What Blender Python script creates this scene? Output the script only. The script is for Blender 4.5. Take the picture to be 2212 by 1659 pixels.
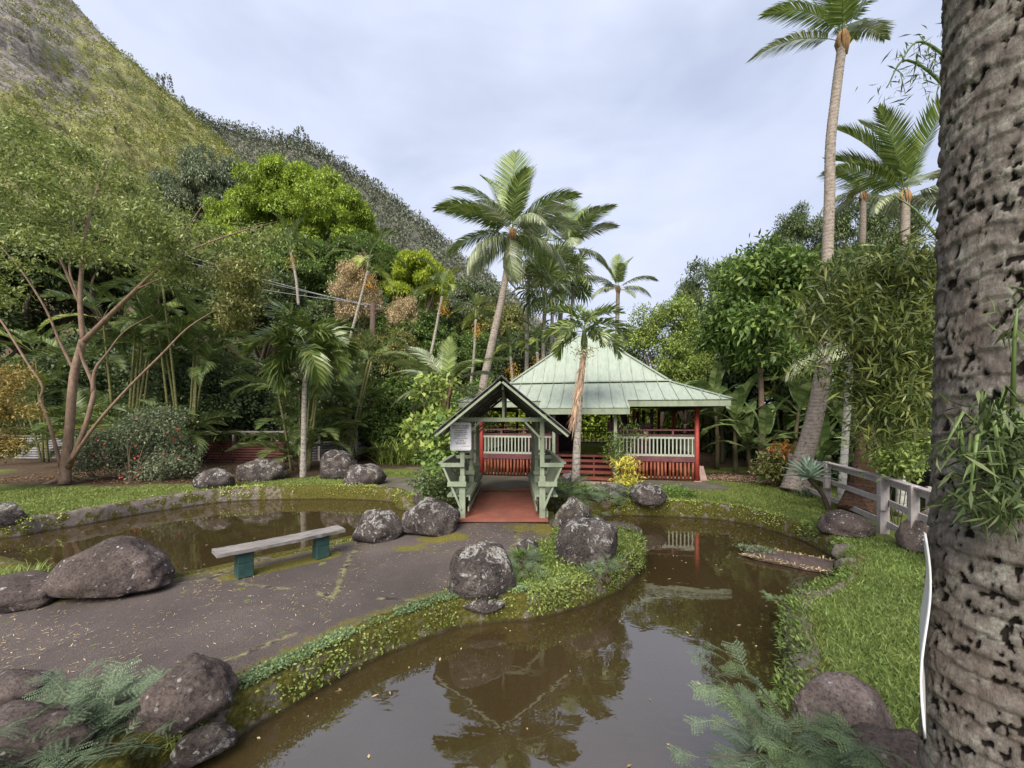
import bpy, bmesh, math, random
import numpy as np
from mathutils import Vector, Matrix, Euler, noise as mnoise

for o in list(bpy.data.objects):
    bpy.data.objects.remove(o)
SC = bpy.context.scene
COL = SC.collection
R = math.radians
# ---------------------------------------------------------------- camera, world, sun, exposure
CAMZ = 2.58                       # metres above the pond surface
cam = bpy.data.cameras.new('camera')
cam.sensor_width = 36.0
cam.lens = 36.0 * 864.0 / 2212.0
cam.shift_y = 78.5 / 2212.0
cam.clip_start = 0.05
cam.clip_end = 3000
camo = bpy.data.objects.new('camera', cam)
camo.location = (0, 0, CAMZ)
camo.rotation_euler = (R(90), 0, 0)
COL.objects.link(camo)
SC.camera = camo

SUN_EL, SUN_AZ = 43.0, 196.0      # azimuth clockwise from +Y: high, behind the camera and a little left
world = bpy.data.worlds.new('World')
SC.world = world
world.use_nodes = True
wn = world.node_tree
wn.nodes.clear()
def WN(t, **kw):
    n = wn.nodes.new(t)
    for k, v in kw.items():
        setattr(n, k, v)
    return n
w_out = WN('ShaderNodeOutputWorld')
w_bg = WN('ShaderNodeBackground')
w_bg.inputs['Strength'].default_value = 0.12
w_sky = WN('ShaderNodeTexSky', sky_type='NISHITA', sun_disc=False)
w_sky.sun_elevation = R(SUN_EL)
w_sky.sun_rotation = R(SUN_AZ)
w_sky.altitude = 200
w_sky.air_density = 1.0
w_sky.dust_density = 2.0
w_tc = WN('ShaderNodeTexCoord')
w_map = WN('ShaderNodeMapping')
w_map.inputs['Scale'].default_value = (1.0, 1.0, 2.2)
w_no = WN('ShaderNodeTexNoise')
w_no.inputs['Scale'].default_value = 1.7
w_no.inputs['Detail'].default_value = 5
w_no.inputs['Roughness'].default_value = 0.5
w_no.inputs['Distortion'].default_value = 0.6
w_cr = WN('ShaderNodeValToRGB')   # cloud cover
w_cr.color_ramp.elements[0].position = 0.24
w_cr.color_ramp.elements[0].color = (0.62, 0.62, 0.62, 1)
w_cr.color_ramp.elements[1].position = 0.52
w_cr.color_ramp.elements[1].color = (1, 1, 1, 1)
w_no2 = WN('ShaderNodeTexNoise')
w_no2.inputs['Scale'].default_value = 2.4
w_no2.inputs['Detail'].default_value = 6
w_cc = WN('ShaderNodeValToRGB')   # cloud brightness
w_cc.color_ramp.elements[0].position = 0.3
w_cc.color_ramp.elements[0].color = (3.0, 3.36, 4.4, 1)
w_cc.color_ramp.elements[1].position = 0.72
w_cc.color_ramp.elements[1].color = (4.0, 4.32, 5.25, 1)
w_mul = WN('ShaderNodeMixRGB', blend_type='MULTIPLY')
w_mul.inputs[0].default_value = 1
w_mul.inputs[2].default_value = (0.72, 0.72, 0.72, 1)
w_mix = WN('ShaderNodeMixRGB')
L = wn.links.new
L(w_tc.outputs['Generated'], w_map.inputs[0])
L(w_map.outputs[0], w_no.inputs['Vector'])
L(w_map.outputs[0], w_no2.inputs['Vector'])
L(w_no.outputs[0], w_cr.inputs[0])
L(w_no2.outputs[0], w_cc.inputs[0])
L(w_sky.outputs[0], w_mul.inputs[1])
L(w_cr.outputs[0], w_mix.inputs[0])
L(w_mul.outputs[0], w_mix.inputs[1])
L(w_cc.outputs[0], w_mix.inputs[2])
L(w_mix.outputs[0], w_bg.inputs['Color'])
L(w_bg.outputs[0], w_out.inputs['Surface'])

sun = bpy.data.lights.new('sun', 'SUN')
sun.energy = 3.6
sun.angle = R(45)
sun.color = (1.0, 0.94, 0.86)
suno = bpy.data.objects.new('sun', sun)
az = R(SUN_AZ)
sdir = Vector((math.sin(az) * math.cos(R(SUN_EL)), math.cos(az) * math.cos(R(SUN_EL)), math.sin(R(SUN_EL))))
suno.rotation_euler = (-sdir).to_track_quat('-Z', 'Y').to_euler()
suno.location = (0, 0, 60)
COL.objects.link(suno)

SC.render.engine = 'CYCLES'
SC.view_settings.view_transform = 'Standard'
SC.view_settings.look = 'None'
SC.view_settings.gamma = 1.0
SC.view_settings.use_curve_mapping = False
SC.view_settings.exposure = 0.82
try:
    SC.cycles.max_bounces = 6
    SC.cycles.transparent_max_bounces = 6
    SC.cycles.diffuse_bounces = 3
    SC.cycles.glossy_bounces = 3
    SC.cycles.use_denoising = True
except Exception:
    pass

# ---------------------------------------------------------------- helpers
F, CX, YH = 864.0, 1106.0, 908.0
def G(x, y, z=0.0):
    """where a sight line through a point of the photo meets height z"""
    d = F * (CAMZ - z) / (y - YH)
    return Vector(((x - CX) / F * d, d, z))
def P(x, y, d):
    return Vector(((x - CX) / F * d, d, CAMZ - (y - YH) / F * d))
def sm(a, b, x):
    t = np.clip((x - a) / (b - a), 0, 1)
    return t * t * (3 - 2 * t)
def gz(X, Y):
    z = 0.31 + 0.013 * np.maximum(0, Y - 7)
    z = z + 0.17 * np.exp(-((X + 0.2) / 1.9) ** 2) * sm(5.6, 8.0, Y) * (1 - sm(12.2, 15, Y))
    # the valley side rising at the back left, and gently behind the house
    s = np.maximum(0, Y - 23.5) * sm(14, -8, X)
    z = z + 0.52 * s + 0.02 * np.maximum(0, Y - 30)
    return z
def gzf(x, y):
    return float(gz(np.float64(x), np.float64(y)))

def new_obj(name, data, parent=None, loc=None, rot=None, scale=None):
    o = bpy.data.objects.new(name, data)
    COL.objects.link(o)
    if parent is not None:
        o.parent = parent
    if loc is not None:
        o.location = loc
    if rot is not None:
        o.rotation_euler = rot
    if scale is not None:
        o.scale = scale
    return o
def sub_of(o, part):
    """make a part a piece of another part, where it stands"""
    o.parent = part
    o.matrix_parent_inverse = part.matrix_basis.inverted()
    return o
def tag(o, label, cat, group=None):
    o['label'] = label
    o['category'] = cat
    if group:
        o['group'] = group
    return o
def struct(o):
    o['kind'] = 'structure'
    return o
def stuff(o):
    o['kind'] = 'stuff'
    return o
def thing(name, label, cat, loc=(0, 0, 0), rotz=0.0, group=None):
    o = new_obj(name, None, loc=loc, rot=(0, 0, rotz))
    o.empty_display_size = 0.2
    return tag(o, label, cat, group)
def origin(o):
    v = Vector((0, 0, 0))
    while o is not None:
        v = v + Vector(o.location)
        o = o.parent
    return v

def mesh_np(name, verts, faces, mat=None, smooth=False, attrs=None):
    verts = np.asarray(verts, dtype=np.float32)
    faces = np.asarray(faces, dtype=np.int32)
    me = bpy.data.meshes.new(name)
    n, k = faces.shape
    me.vertices.add(len(verts))
    me.vertices.foreach_set('co', verts.ravel())
    me.loops.add(n * k)
    me.loops.foreach_set('vertex_index', faces.ravel())
    me.polygons.add(n)
    me.polygons.foreach_set('loop_start', np.arange(0, n * k, k, dtype=np.int32))
    if smooth:
        me.polygons.foreach_set('use_smooth', np.ones(n, dtype=bool))
    if attrs:
        for an, av in attrs.items():
            a = me.attributes.new(an, 'FLOAT', 'POINT')
            a.data.foreach_set('value', np.asarray(av, dtype=np.float32))
    me.update(calc_edges=True)
    if mat is not None:
        me.materials.append(mat)
    return me

class MB:
    def __init__(s):
        s.v = []
        s.f = []
    def add(s, vs, fs):
        b = len(s.v)
        s.v += [tuple(v) for v in vs]
        s.f += [tuple(i + b for i in f) for f in fs]
        return s
    def box(s, c, size, rot=None):
        hx, hy, hz = size[0] / 2, size[1] / 2, size[2] / 2
        vs = [Vector((x, y, z)) for x in (-hx, hx) for y in (-hy, hy) for z in (-hz, hz)]
        if rot is not None:
            vs = [rot @ v for v in vs]
        c = Vector(c)
        return s.add([v + c for v in vs], [(0, 1, 3, 2), (4, 6, 7, 5), (0, 4, 5, 1), (2, 3, 7, 6), (0, 2, 6, 4), (1, 5, 7, 3)])
    def bar(s, p0, p1, w, h, up=(0, 0, 1)):
        p0, p1 = Vector(p0), Vector(p1)
        d = p1 - p0
        ln = d.length
        x = d.normalized()
        u = Vector(up)
        y = u.cross(x)
        if y.length < 1e-4:
            y = Vector((0, 1, 0)).cross(x)
        y.normalize()
        z = x.cross(y)
        m = Matrix((x, y, z)).transposed()
        return s.box((p0 + p1) / 2, (ln, w, h), m)
    def tube(s, pts, rad, n=8, cap=True):
        pts = [Vector(p) for p in pts]
        if not hasattr(rad, '__len__'):
            rad = [rad] * len(pts)
        vs = []
        ref = Vector((0.31, 0.95, 0.05)).normalized()
        for i, p in enumerate(pts):
            a = pts[max(i - 1, 0)]
            b = pts[min(i + 1, len(pts) - 1)]
            t = (b - a)
            t = t.normalized() if t.length > 1e-9 else Vector((0, 0, 1))
            x = ref - t * ref.dot(t)
            if x.length < 0.05:
                x = Vector((1, 0, 0)) - t * t.x
            x.normalize()
            y = t.cross(x)
            for k in range(n):
                an = 2 * math.pi * k / n
                vs.append(p + (x * math.cos(an) + y * math.sin(an)) * rad[i])
        fs = []
        for i in range(len(pts) - 1):
            for k in range(n):
                a = i * n + k
                b = i * n + (k + 1) % n
                fs.append((a, b, b + n, a + n))
        if cap:
            fs.append(tuple(range(n - 1, -1, -1)))
            fs.append(tuple((len(pts) - 1) * n + k for k in range(n)))
        return s.add(vs, fs)
    def prism(s, poly, h0, h1, axis='z'):
        """extrude a 2-D outline between h0 and h1 along an axis"""
        n = len(poly)
        def mk(p, h):
            return {'z': (p[0], p[1], h), 'y': (p[0], h, p[1]), 'x': (h, p[0], p[1])}[axis]
        vs = [mk(p, h0) for p in poly] + [mk(p, h1) for p in poly]
        fs = [tuple(range(n - 1, -1, -1)), tuple(range(n, 2 * n))]
        for i in range(n):
            j = (i + 1) % n
            fs.append((i, j, j + n, i + n))
        return s.add(vs, fs)
    def mesh(s, name, mat, smooth=False, off=None):
        me = bpy.data.meshes.new(name)
        if off is not None:
            vs = [(v[0] - off[0], v[1] - off[1], v[2] - off[2]) for v in s.v]
        else:
            vs = s.v
        me.from_pydata(vs, [], s.f)
        if smooth:
            me.polygons.foreach_set('use_smooth', [True] * len(me.polygons))
        if mat is not None:
            me.materials.append(mat)
        me.update()
        return me
    def build(s, name, mat, parent=None, smooth=False, world=False, bevel=0.0):
        off = origin(parent) if (world and parent is not None) else None
        o = new_obj(name, s.mesh(name, mat, smooth, off), parent)
        if bevel > 0:
            m = o.modifiers.new('bevel', 'BEVEL')
            m.width = bevel
            m.segments = 1
            m.limit_method = 'ANGLE'
        return o

def catmull(pts, n):
    pts = [Vector(p) for p in pts]
    q = [pts[0] * 2 - pts[1]] + pts + [pts[-1] * 2 - pts[-2]]
    out = []
    for i in range(1, len(q) - 2):
        a, b, c, d = q[i - 1], q[i], q[i + 1], q[i + 2]
        for k in range(n):
            t = k / n
            out.append(0.5 * ((2 * b) + (c - a) * t + (2 * a - 5 * b + 4 * c - d) * t * t + (3 * b - a - 3 * c + d) * t ** 3))
    out.append(pts[-1].copy())
    return out
def lerp_list(vals, n):
    vals = list(vals)
    return [float(np.interp(i / (n - 1) * (len(vals) - 1), range(len(vals)), vals)) for i in range(n)]

# ---------------------------------------------------------------- materials
class NT:
    def __init__(s, name):
        s.m = bpy.data.materials.new(name)
        s.m.use_nodes = True
        s.t = s.m.node_tree
        s.t.nodes.clear()
        s.out = s.n('ShaderNodeOutputMaterial')
    def n(s, t, **kw):
        nd = s.t.nodes.new(t)
        for k, v in kw.items():
            setattr(nd, k, v)
        return nd
    def l(s, a, b):
        s.t.links.new(a, b)
    def setin(s, nd, **kw):
        for k, v in kw.items():
            nd.inputs[k.replace('_', ' ')].default_value = v
        return nd
    def pos(s, kind='pos', scale=(1, 1, 1)):
        if kind == 'pos':
            o = s.n('ShaderNodeNewGeometry').outputs['Position']
        else:
            o = s.n('ShaderNodeTexCoord').outputs['Object']
        if tuple(scale) != (1, 1, 1):
            mp = s.n('ShaderNodeMapping')
            mp.inputs['Scale'].default_value = scale
            s.l(o, mp.inputs[0])
            o = mp.outputs[0]
        return o
    def noise(s, co, scale, detail=4, rough=0.55, dist=0.0):
        nd = s.n('ShaderNodeTexNoise')
        s.setin(nd, Scale=scale, Detail=detail, Roughness=rough, Distortion=dist)
        s.l(co, nd.inputs['Vector'])
        return nd.outputs[0]
    def voro(s, co, scale, feature='F1', rnd=1.0):
        nd = s.n('ShaderNodeTexVoronoi', feature=feature)
        s.setin(nd, Scale=scale, Randomness=rnd)
        s.l(co, nd.inputs['Vector'])
        return nd.outputs['Distance']
    def ramp(s, fac, stops, interp='LINEAR'):
        nd = s.n('ShaderNodeValToRGB')
        cr = nd.color_ramp
        cr.interpolation = interp
        while len(cr.elements) < len(stops):
            cr.elements.new(0.5)
        for e, (p, c) in zip(cr.elements, stops):
            e.position = p
            e.color = (c[0], c[1], c[2], 1) if hasattr(c, '__len__') else (c, c, c, 1)
        s.l(fac, nd.inputs[0])
        return nd.outputs[0]
    def mix(s, fac, a, b, mode='MIX'):
        nd = s.n('ShaderNodeMixRGB', blend_type=mode)
        for sock, v in zip(nd.inputs, (fac, a, b)):
            if hasattr(v, 'is_linked'):
                s.l(v, sock)
            elif hasattr(v, '__len__'):
                sock.default_value = (v[0], v[1], v[2], 1)
            elif sock.type == 'RGBA':
                sock.default_value = (v, v, v, 1)
            else:
                sock.default_value = v
        return nd.outputs[0]
    def math(s, op, a, b=None):
        nd = s.n('ShaderNodeMath', operation=op)
        for sock, v in zip(nd.inputs, (a, b)):
            if v is None:
                continue
            if hasattr(v, 'is_linked'):
                s.l(v, sock)
            else:
                sock.default_value = v
        return nd.outputs[0]
    def attr(s, name):
        return s.n('ShaderNodeAttribute', attribute_name=name).outputs['Fac']
    def bump(s, h, strength=0.5, dist=0.02, prev=None):
        nd = s.n('ShaderNodeBump')
        s.setin(nd, Strength=strength, Distance=dist)
        s.l(h, nd.inputs['Height'])
        if prev is not None:
            s.l(prev, nd.inputs['Normal'])
        return nd.outputs[0]
    def done(s, color, rough=0.7, spec=0.3, normal=None, transl=0.0, metallic=0.0, **kw):
        b = s.n('ShaderNodeBsdfPrincipled')
        if hasattr(color, 'is_linked'):
            s.l(color, b.inputs['Base Color'])
        else:
            b.inputs['Base Color'].default_value = (color[0], color[1], color[2], 1)
        if hasattr(rough, 'is_linked'):
            s.l(rough, b.inputs['Roughness'])
        else:
            b.inputs['Roughness'].default_value = rough
        b.inputs['Specular IOR Level'].default_value = spec
        b.inputs['Metallic'].default_value = metallic
        for k, v in kw.items():
            b.inputs[k.replace('_', ' ')].default_value = v
        if normal is not None:
            s.l(normal, b.inputs['Normal'])
        sh = b.outputs[0]
        if transl > 0:
            tr = s.n('ShaderNodeBsdfTranslucent')
            if hasattr(color, 'is_linked'):
                s.l(color, tr.inputs[0])
            else:
                tr.inputs[0].default_value = (color[0], color[1], color[2], 1)
            mx = s.n('ShaderNodeMixShader')
            mx.inputs[0].default_value = transl
            s.l(sh, mx.inputs[1])
            s.l(tr.outputs[0], mx.inputs[2])
            sh = mx.outputs[0]
        s.l(sh, s.out.inputs['Surface'])
        return s.m

def plain(name, c1, c2=None, scale=6, rough=0.7, bump=0.25, bscale=40, spec=0.3, stretch=(1, 1, 1), kind='pos', c3=None, dirt=None):
    t = NT(name)
    co = t.pos(kind, stretch)
    if c2 is None:
        c2 = tuple(c * 0.7 for c in c1)
    f = t.noise(co, scale, 6, 0.62)
    stops = [(0.3, c2), (0.62, c1)]
    if c3 is not None:
        stops.append((0.78, c3))
    col = t.ramp(f, stops)
    if dirt is not None:
        f2 = t.noise(t.pos(kind), 2.3, 8, 0.7)
        col = t.mix(t.ramp(f2, [(0.5, 0.0), (0.72, 0.75)]), col, dirt)
    nm = t.bump(t.noise(co, bscale, 4, 0.6), bump, 0.01)
    return t.done(col, rough, spec, nm)

def leafmat(name, c1, c2, c3=None, rough=0.5, spec=0.35, transl=0.28, patch=0.0, patch_c=None):
    """leaves: each leaf takes its own tone between the given colours"""
    lk = lambda c: tuple(min(0.8, v * k) for v, k in zip(c, (1.8, 1.68, 1.6)))
    c1, c2, c3 = lk(c1), lk(c2), (lk(c3) if c3 is not None else None)
    t = NT(name)
    g = t.n('ShaderNodeNewGeometry')
    r = g.outputs['Random Per Island']
    stops = [(0.0, c1), (0.75, c2)]
    if c3 is not None:
        stops = [(0.0, c1), (0.55, c2), (0.97, c3)]
    col = t.ramp(r, stops)
    f = t.noise(t.pos('pos'), 0.9, 2, 0.5)
    col = t.mix(0.55, col, t.mix(1.0, col, t.ramp(f, [(0.3, 0.55), (0.7, 1.35)]), 'MULTIPLY'))
    if patch > 0:
        f3 = t.noise(t.pos('pos'), 0.35, 2, 0.5)
        col = t.mix(t.ramp(f3, [(0.5 - patch * 0.2, 0.0), (0.62, 1.0)]), col, patch_c)
    return t.done(col, rough, spec, None, transl)

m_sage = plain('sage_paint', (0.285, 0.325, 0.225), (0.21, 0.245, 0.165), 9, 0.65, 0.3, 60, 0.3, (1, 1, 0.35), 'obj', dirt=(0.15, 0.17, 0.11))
m_sage_d = plain('sage_roof_shade', (0.12, 0.13, 0.11), (0.07, 0.08, 0.065), 9, 0.8, 0.2, 60, 0.2)  # sage paint darkened, shade under the bridge roof put into the colour
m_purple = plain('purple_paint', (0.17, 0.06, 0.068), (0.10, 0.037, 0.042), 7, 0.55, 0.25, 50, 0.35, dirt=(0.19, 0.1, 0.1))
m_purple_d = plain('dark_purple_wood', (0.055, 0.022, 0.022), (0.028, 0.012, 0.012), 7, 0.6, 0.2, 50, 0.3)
m_red = plain('red_paint', (0.40, 0.058, 0.042), (0.30, 0.042, 0.032), 6, 0.5, 0.2, 60, 0.35, dirt=(0.36, 0.08, 0.05))
m_bamboo = plain('stained_bamboo', (0.25, 0.07, 0.032), (0.14, 0.032, 0.016), 5, 0.5, 0.25, 40, 0.35, (3, 3, 0.8), c3=(0.42, 0.2, 0.11))
m_step = plain('red_brown_boards', (0.26, 0.07, 0.05), (0.17, 0.042, 0.032), 6, 0.6, 0.25, 50, 0.3, dirt=(0.2, 0.1, 0.07))
m_floor = plain('dark_floorboards', (0.07, 0.045, 0.042), (0.035, 0.022, 0.022), 6, 0.35, 0.2, 30, 0.4, (8, 0.6, 1))
m_deck = plain('red_deck_paint', (0.28, 0.095, 0.064), (0.2, 0.072, 0.05), 3.5, 0.75, 0.3, 50, 0.25, dirt=(0.17, 0.08, 0.06), c3=(0.36, 0.15, 0.1))
m_white = plain('white_panel', (0.74, 0.72, 0.73), (0.68, 0.66, 0.68), 5, 0.4, 0.02, 40, 0.4)
m_ink = plain('maroon_ink', (0.16, 0.03, 0.03), (0.13, 0.025, 0.025), 5, 0.6, 0.0, 10, 0.2)
m_ink2 = plain('grey_ink', (0.16, 0.12, 0.13), (0.13, 0.1, 0.11), 5, 0.6, 0.0, 10, 0.2)
m_slab = plain('mossy_slab', (0.145, 0.125, 0.105), (0.085, 0.09, 0.05), 1.6, 0.9, 0.5, 60, 0.15, c3=(0.2, 0.19, 0.09))
m_slab2 = plain('brown_slab', (0.2, 0.15, 0.125), (0.14, 0.105, 0.09), 2.5, 0.9, 0.4, 60, 0.15)
m_pink = plain('pinkish_concrete', (0.5, 0.34, 0.29), (0.36, 0.24, 0.2), 4, 0.85, 0.3, 60, 0.2)
m_teal = plain('teal_block_paint', (0.032, 0.078, 0.066), (0.02, 0.048, 0.041), 6, 0.6, 0.35, 45, 0.3, dirt=(0.075, 0.12, 0.1))
m_plank = plain('weathered_plank', (0.3, 0.27, 0.25), (0.1, 0.085, 0.075), 7, 0.85, 0.9, 22, 0.2, (0.45, 6, 6), 'obj', c3=(0.47, 0.44, 0.41), dirt=(0.12, 0.18, 0.16))
m_pale = plain('pale_sage_paint', (0.43, 0.455, 0.36), (0.33, 0.355, 0.27), 9, 0.6, 0.2, 60, 0.3, (1, 1, 0.35), 'obj')
m_fence = plain('grey_fence_wood', (0.47, 0.42, 0.4), (0.31, 0.27, 0.255), 7, 0.85, 0.4, 40, 0.2, (2, 2, 0.7), 'obj')
m_tin = plain('grey_corrugated_tin', (0.3, 0.29, 0.3), (0.17, 0.16, 0.17), 2.2, 0.55, 0.2, 30, 0.5, dirt=(0.18, 0.1, 0.07))
m_rust = plain('rusty_corrugated_tin', (0.15, 0.055, 0.045), (0.075, 0.026, 0.022), 2.0, 0.75, 0.3, 30, 0.3, c3=(0.24, 0.12, 0.09))
m_pole = plain('tarred_pole_wood', (0.12, 0.085, 0.065), (0.06, 0.042, 0.034), 6, 0.9, 0.5, 30, 0.2, (4, 4, 0.5), c3=(0.26, 0.21, 0.18))
m_wire = plain('wire', (0.35, 0.35, 0.36), None, 3, 0.5, 0.0, 10, 0.4)
m_barkl = plain('pale_brown_bark', (0.3, 0.2, 0.145), (0.17, 0.115, 0.082), 9, 0.85, 0.6, 35, 0.2, (1, 1, 0.6), c3=(0.38, 0.3, 0.24))
m_barkd = plain('dark_bark', (0.13, 0.095, 0.07), (0.06, 0.045, 0.035), 8, 0.9, 0.6, 30, 0.2)
m_stemg = plain('green_stem', (0.14, 0.2, 0.06), (0.09, 0.13, 0.04), 5, 0.5, 0.1, 30, 0.4)
m_husk = plain('orange_husk', (0.33, 0.19, 0.085), (0.18, 0.1, 0.05), 8, 0.8, 0.4, 40, 0.2)
m_black = plain('black_car_paint', (0.012, 0.012, 0.014), (0.01, 0.01, 0.012), 3, 0.12, 0.0, 10, 0.6)
m_glass = plain('dark_glass', (0.02, 0.022, 0.025), (0.015, 0.017, 0.02), 3, 0.05, 0.0, 10, 0.8)
m_tyre = plain('tyre_rubber', (0.02, 0.02, 0.02), None, 5, 0.9, 0.1, 40, 0.2)
m_chrome = plain('bright_metal', (0.6, 0.6, 0.62), None, 5, 0.25, 0.0, 40, 0.6)
# ---------------------------------------------------------------- special materials
def mk_boulder():
    t = NT('lichen_basalt')
    co = t.pos('pos')
    f = t.noise(co, 3.2, 8, 0.65)
    base = t.ramp(f, [(0.3, (0.028, 0.023, 0.021)), (0.48, (0.07, 0.057, 0.051)), (0.62, (0.12, 0.1, 0.089)), (0.76, (0.21, 0.175, 0.155))])
    pores = t.ramp(t.noise(co, 30, 5, 0.7), [(0.34, 0.3), (0.5, 0.95), (0.7, 1.35)])
    base = t.mix(1.0, base, pores, 'MULTIPLY')
    # pale crusts of lichen: big ragged patches and many small rounds, more on top
    g = t.n('ShaderNodeNewGeometry')
    sx = t.n('ShaderNodeSeparateXYZ')
    t.l(g.outputs['Normal'], sx.inputs[0])
    up = t.ramp(sx.outputs['Z'], [(0.0, 0.0), (0.9, 1.0)])
    big = t.noise(co, 4.6, 7, 0.68, 0.6)
    big = t.math('ADD', big, t.math('MULTIPLY', up, 0.075))
    bigm = t.ramp(big, [(0.585, 0.0), (0.62, 1.0)])
    warp = t.mix(0.11, co, t.n('ShaderNodeTexNoise').outputs['Color'])
    sv = t.voro(warp, 11)
    where = t.ramp(t.noise(co, 2.3, 3, 0.5), [(0.44, 0.0), (0.6, 1.0)])
    small = t.math('MULTIPLY', t.ramp(sv, [(0.2, 1.0), (0.26, 0.0)]), where)
    sv2 = t.voro(warp, 31)
    small2 = t.math('MULTIPLY', t.ramp(sv2, [(0.22, 1.0), (0.3, 0.0)]), t.ramp(t.noise(co, 3.1, 4, 0.6), [(0.5, 0.0), (0.62, 1.0)]))
    lich = t.math('MAXIMUM', t.math('MAXIMUM', bigm, small), small2)
    lich = t.math('MULTIPLY', lich, t.ramp(t.noise(co, 34, 5, 0.7), [(0.4, 0.0), (0.56, 0.8)]))
    col = t.mix(lich, base, t.ramp(t.noise(co, 14, 3), [(0.35, (0.34, 0.31, 0.28)), (0.65, (0.56, 0.54, 0.5))]))
    moss = t.math('MULTIPLY', t.ramp(t.noise(co, 1.6, 5, 0.6), [(0.56, 0.0), (0.7, 0.7)]), up)
    col = t.mix(moss, col, (0.13, 0.12, 0.035))
    n1 = t.bump(t.noise(co, 7, 8, 0.72), 1.0, 0.07)
    n2 = t.bump(t.noise(co, 40, 5, 0.7), 0.9, 0.018, n1)
    return t.done(col, 0.88, 0.2, n2)
m_boulder = mk_boulder()

def mk_boulder_brown(k=1.0):
    t = NT('brown_basalt' if k == 1 else 'pale_weathered_stone')
    co = t.pos('pos')
    f = t.noise(co, 2.6, 8, 0.65)
    base = t.ramp(f, [(0.3, (0.058 * k, 0.044 * k, 0.039 * k)), (0.5, (0.11 * k, 0.085 * k, 0.075 * k)), (0.72, (0.185 * k, 0.145 * k, 0.127 * k))])
    base = t.mix(1.0, base, t.ramp(t.noise(co, 36, 5, 0.7), [(0.34, 0.42), (0.5, 0.98), (0.7, 1.3)]), 'MULTIPLY')
    big = t.noise(co, 6, 7, 0.7, 0.5)
    lich = t.math('MULTIPLY', t.ramp(big, [(0.61, 0.0), (0.65, 1.0)]), t.ramp(t.noise(co, 40, 4, 0.7), [(0.42, 0.0), (0.55, 0.9)]))
    sv = t.voro(co, 15)
    small = t.math('MULTIPLY', t.ramp(sv, [(0.16, 1.0), (0.23, 0.0)]), t.ramp(t.noise(co, 2.0, 3), [(0.5, 0.0), (0.6, 1.0)]))
    col = t.mix(t.math('MAXIMUM', lich, small), base, (0.5, 0.47, 0.45))
    n1 = t.bump(t.noise(co, 6, 8, 0.72), 1.0, 0.07)
    n2 = t.bump(t.noise(co, 42, 5, 0.7), 0.9, 0.016, n1)
    return t.done(col, 0.9, 0.18, n2)
m_boulder_b = mk_boulder_brown()
m_boulder_l = mk_boulder_brown(1.7)

def mk_ground():
    t = NT('lawn_ground')
    co = t.pos('pos')
    n = t.noise(co, 1.4, 6, 0.65)
    fine = t.noise(co, 26, 5, 0.7)
    grass = t.ramp(fine, [(0.3, (0.05, 0.07, 0.016)), (0.52, (0.14, 0.185, 0.045)), (0.72, (0.24, 0.28, 0.08))])
    grass = t.mix(t.ramp(n, [(0.45, 0.0), (0.68, 0.6)]), grass, (0.19, 0.2, 0.062))
    soil = t.ramp(t.noise(co, 12, 6, 0.7), [(0.3, (0.045, 0.03, 0.021)), (0.55, (0.105, 0.072, 0.047)), (0.75, (0.17, 0.125, 0.085))])
    d = t.math('ADD', t.attr('dirt'), t.math('MULTIPLY', t.math('SUBTRACT', n, 0.5), 0.9))
    col = t.mix(t.ramp(d, [(0.38, 0.0), (0.62, 1.0)]), grass, soil)
    mo = t.math('ADD', t.attr('moss'), t.math('MULTIPLY', t.math('SUBTRACT', t.noise(co, 3, 6, 0.7), 0.5), 0.9))
    moss = t.ramp(t.noise(co, 30, 5, 0.7), [(0.3, (0.05, 0.05, 0.01)), (0.6, (0.16, 0.145, 0.03))])
    col = t.mix(t.ramp(mo, [(0.4, 0.0), (0.6, 1.0)]), col, moss)
    nm = t.bump(t.noise(co, 45, 5, 0.75), 0.8, 0.03)
    return t.done(col, 0.95, 0.12, nm)
m_ground = mk_ground()

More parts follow.
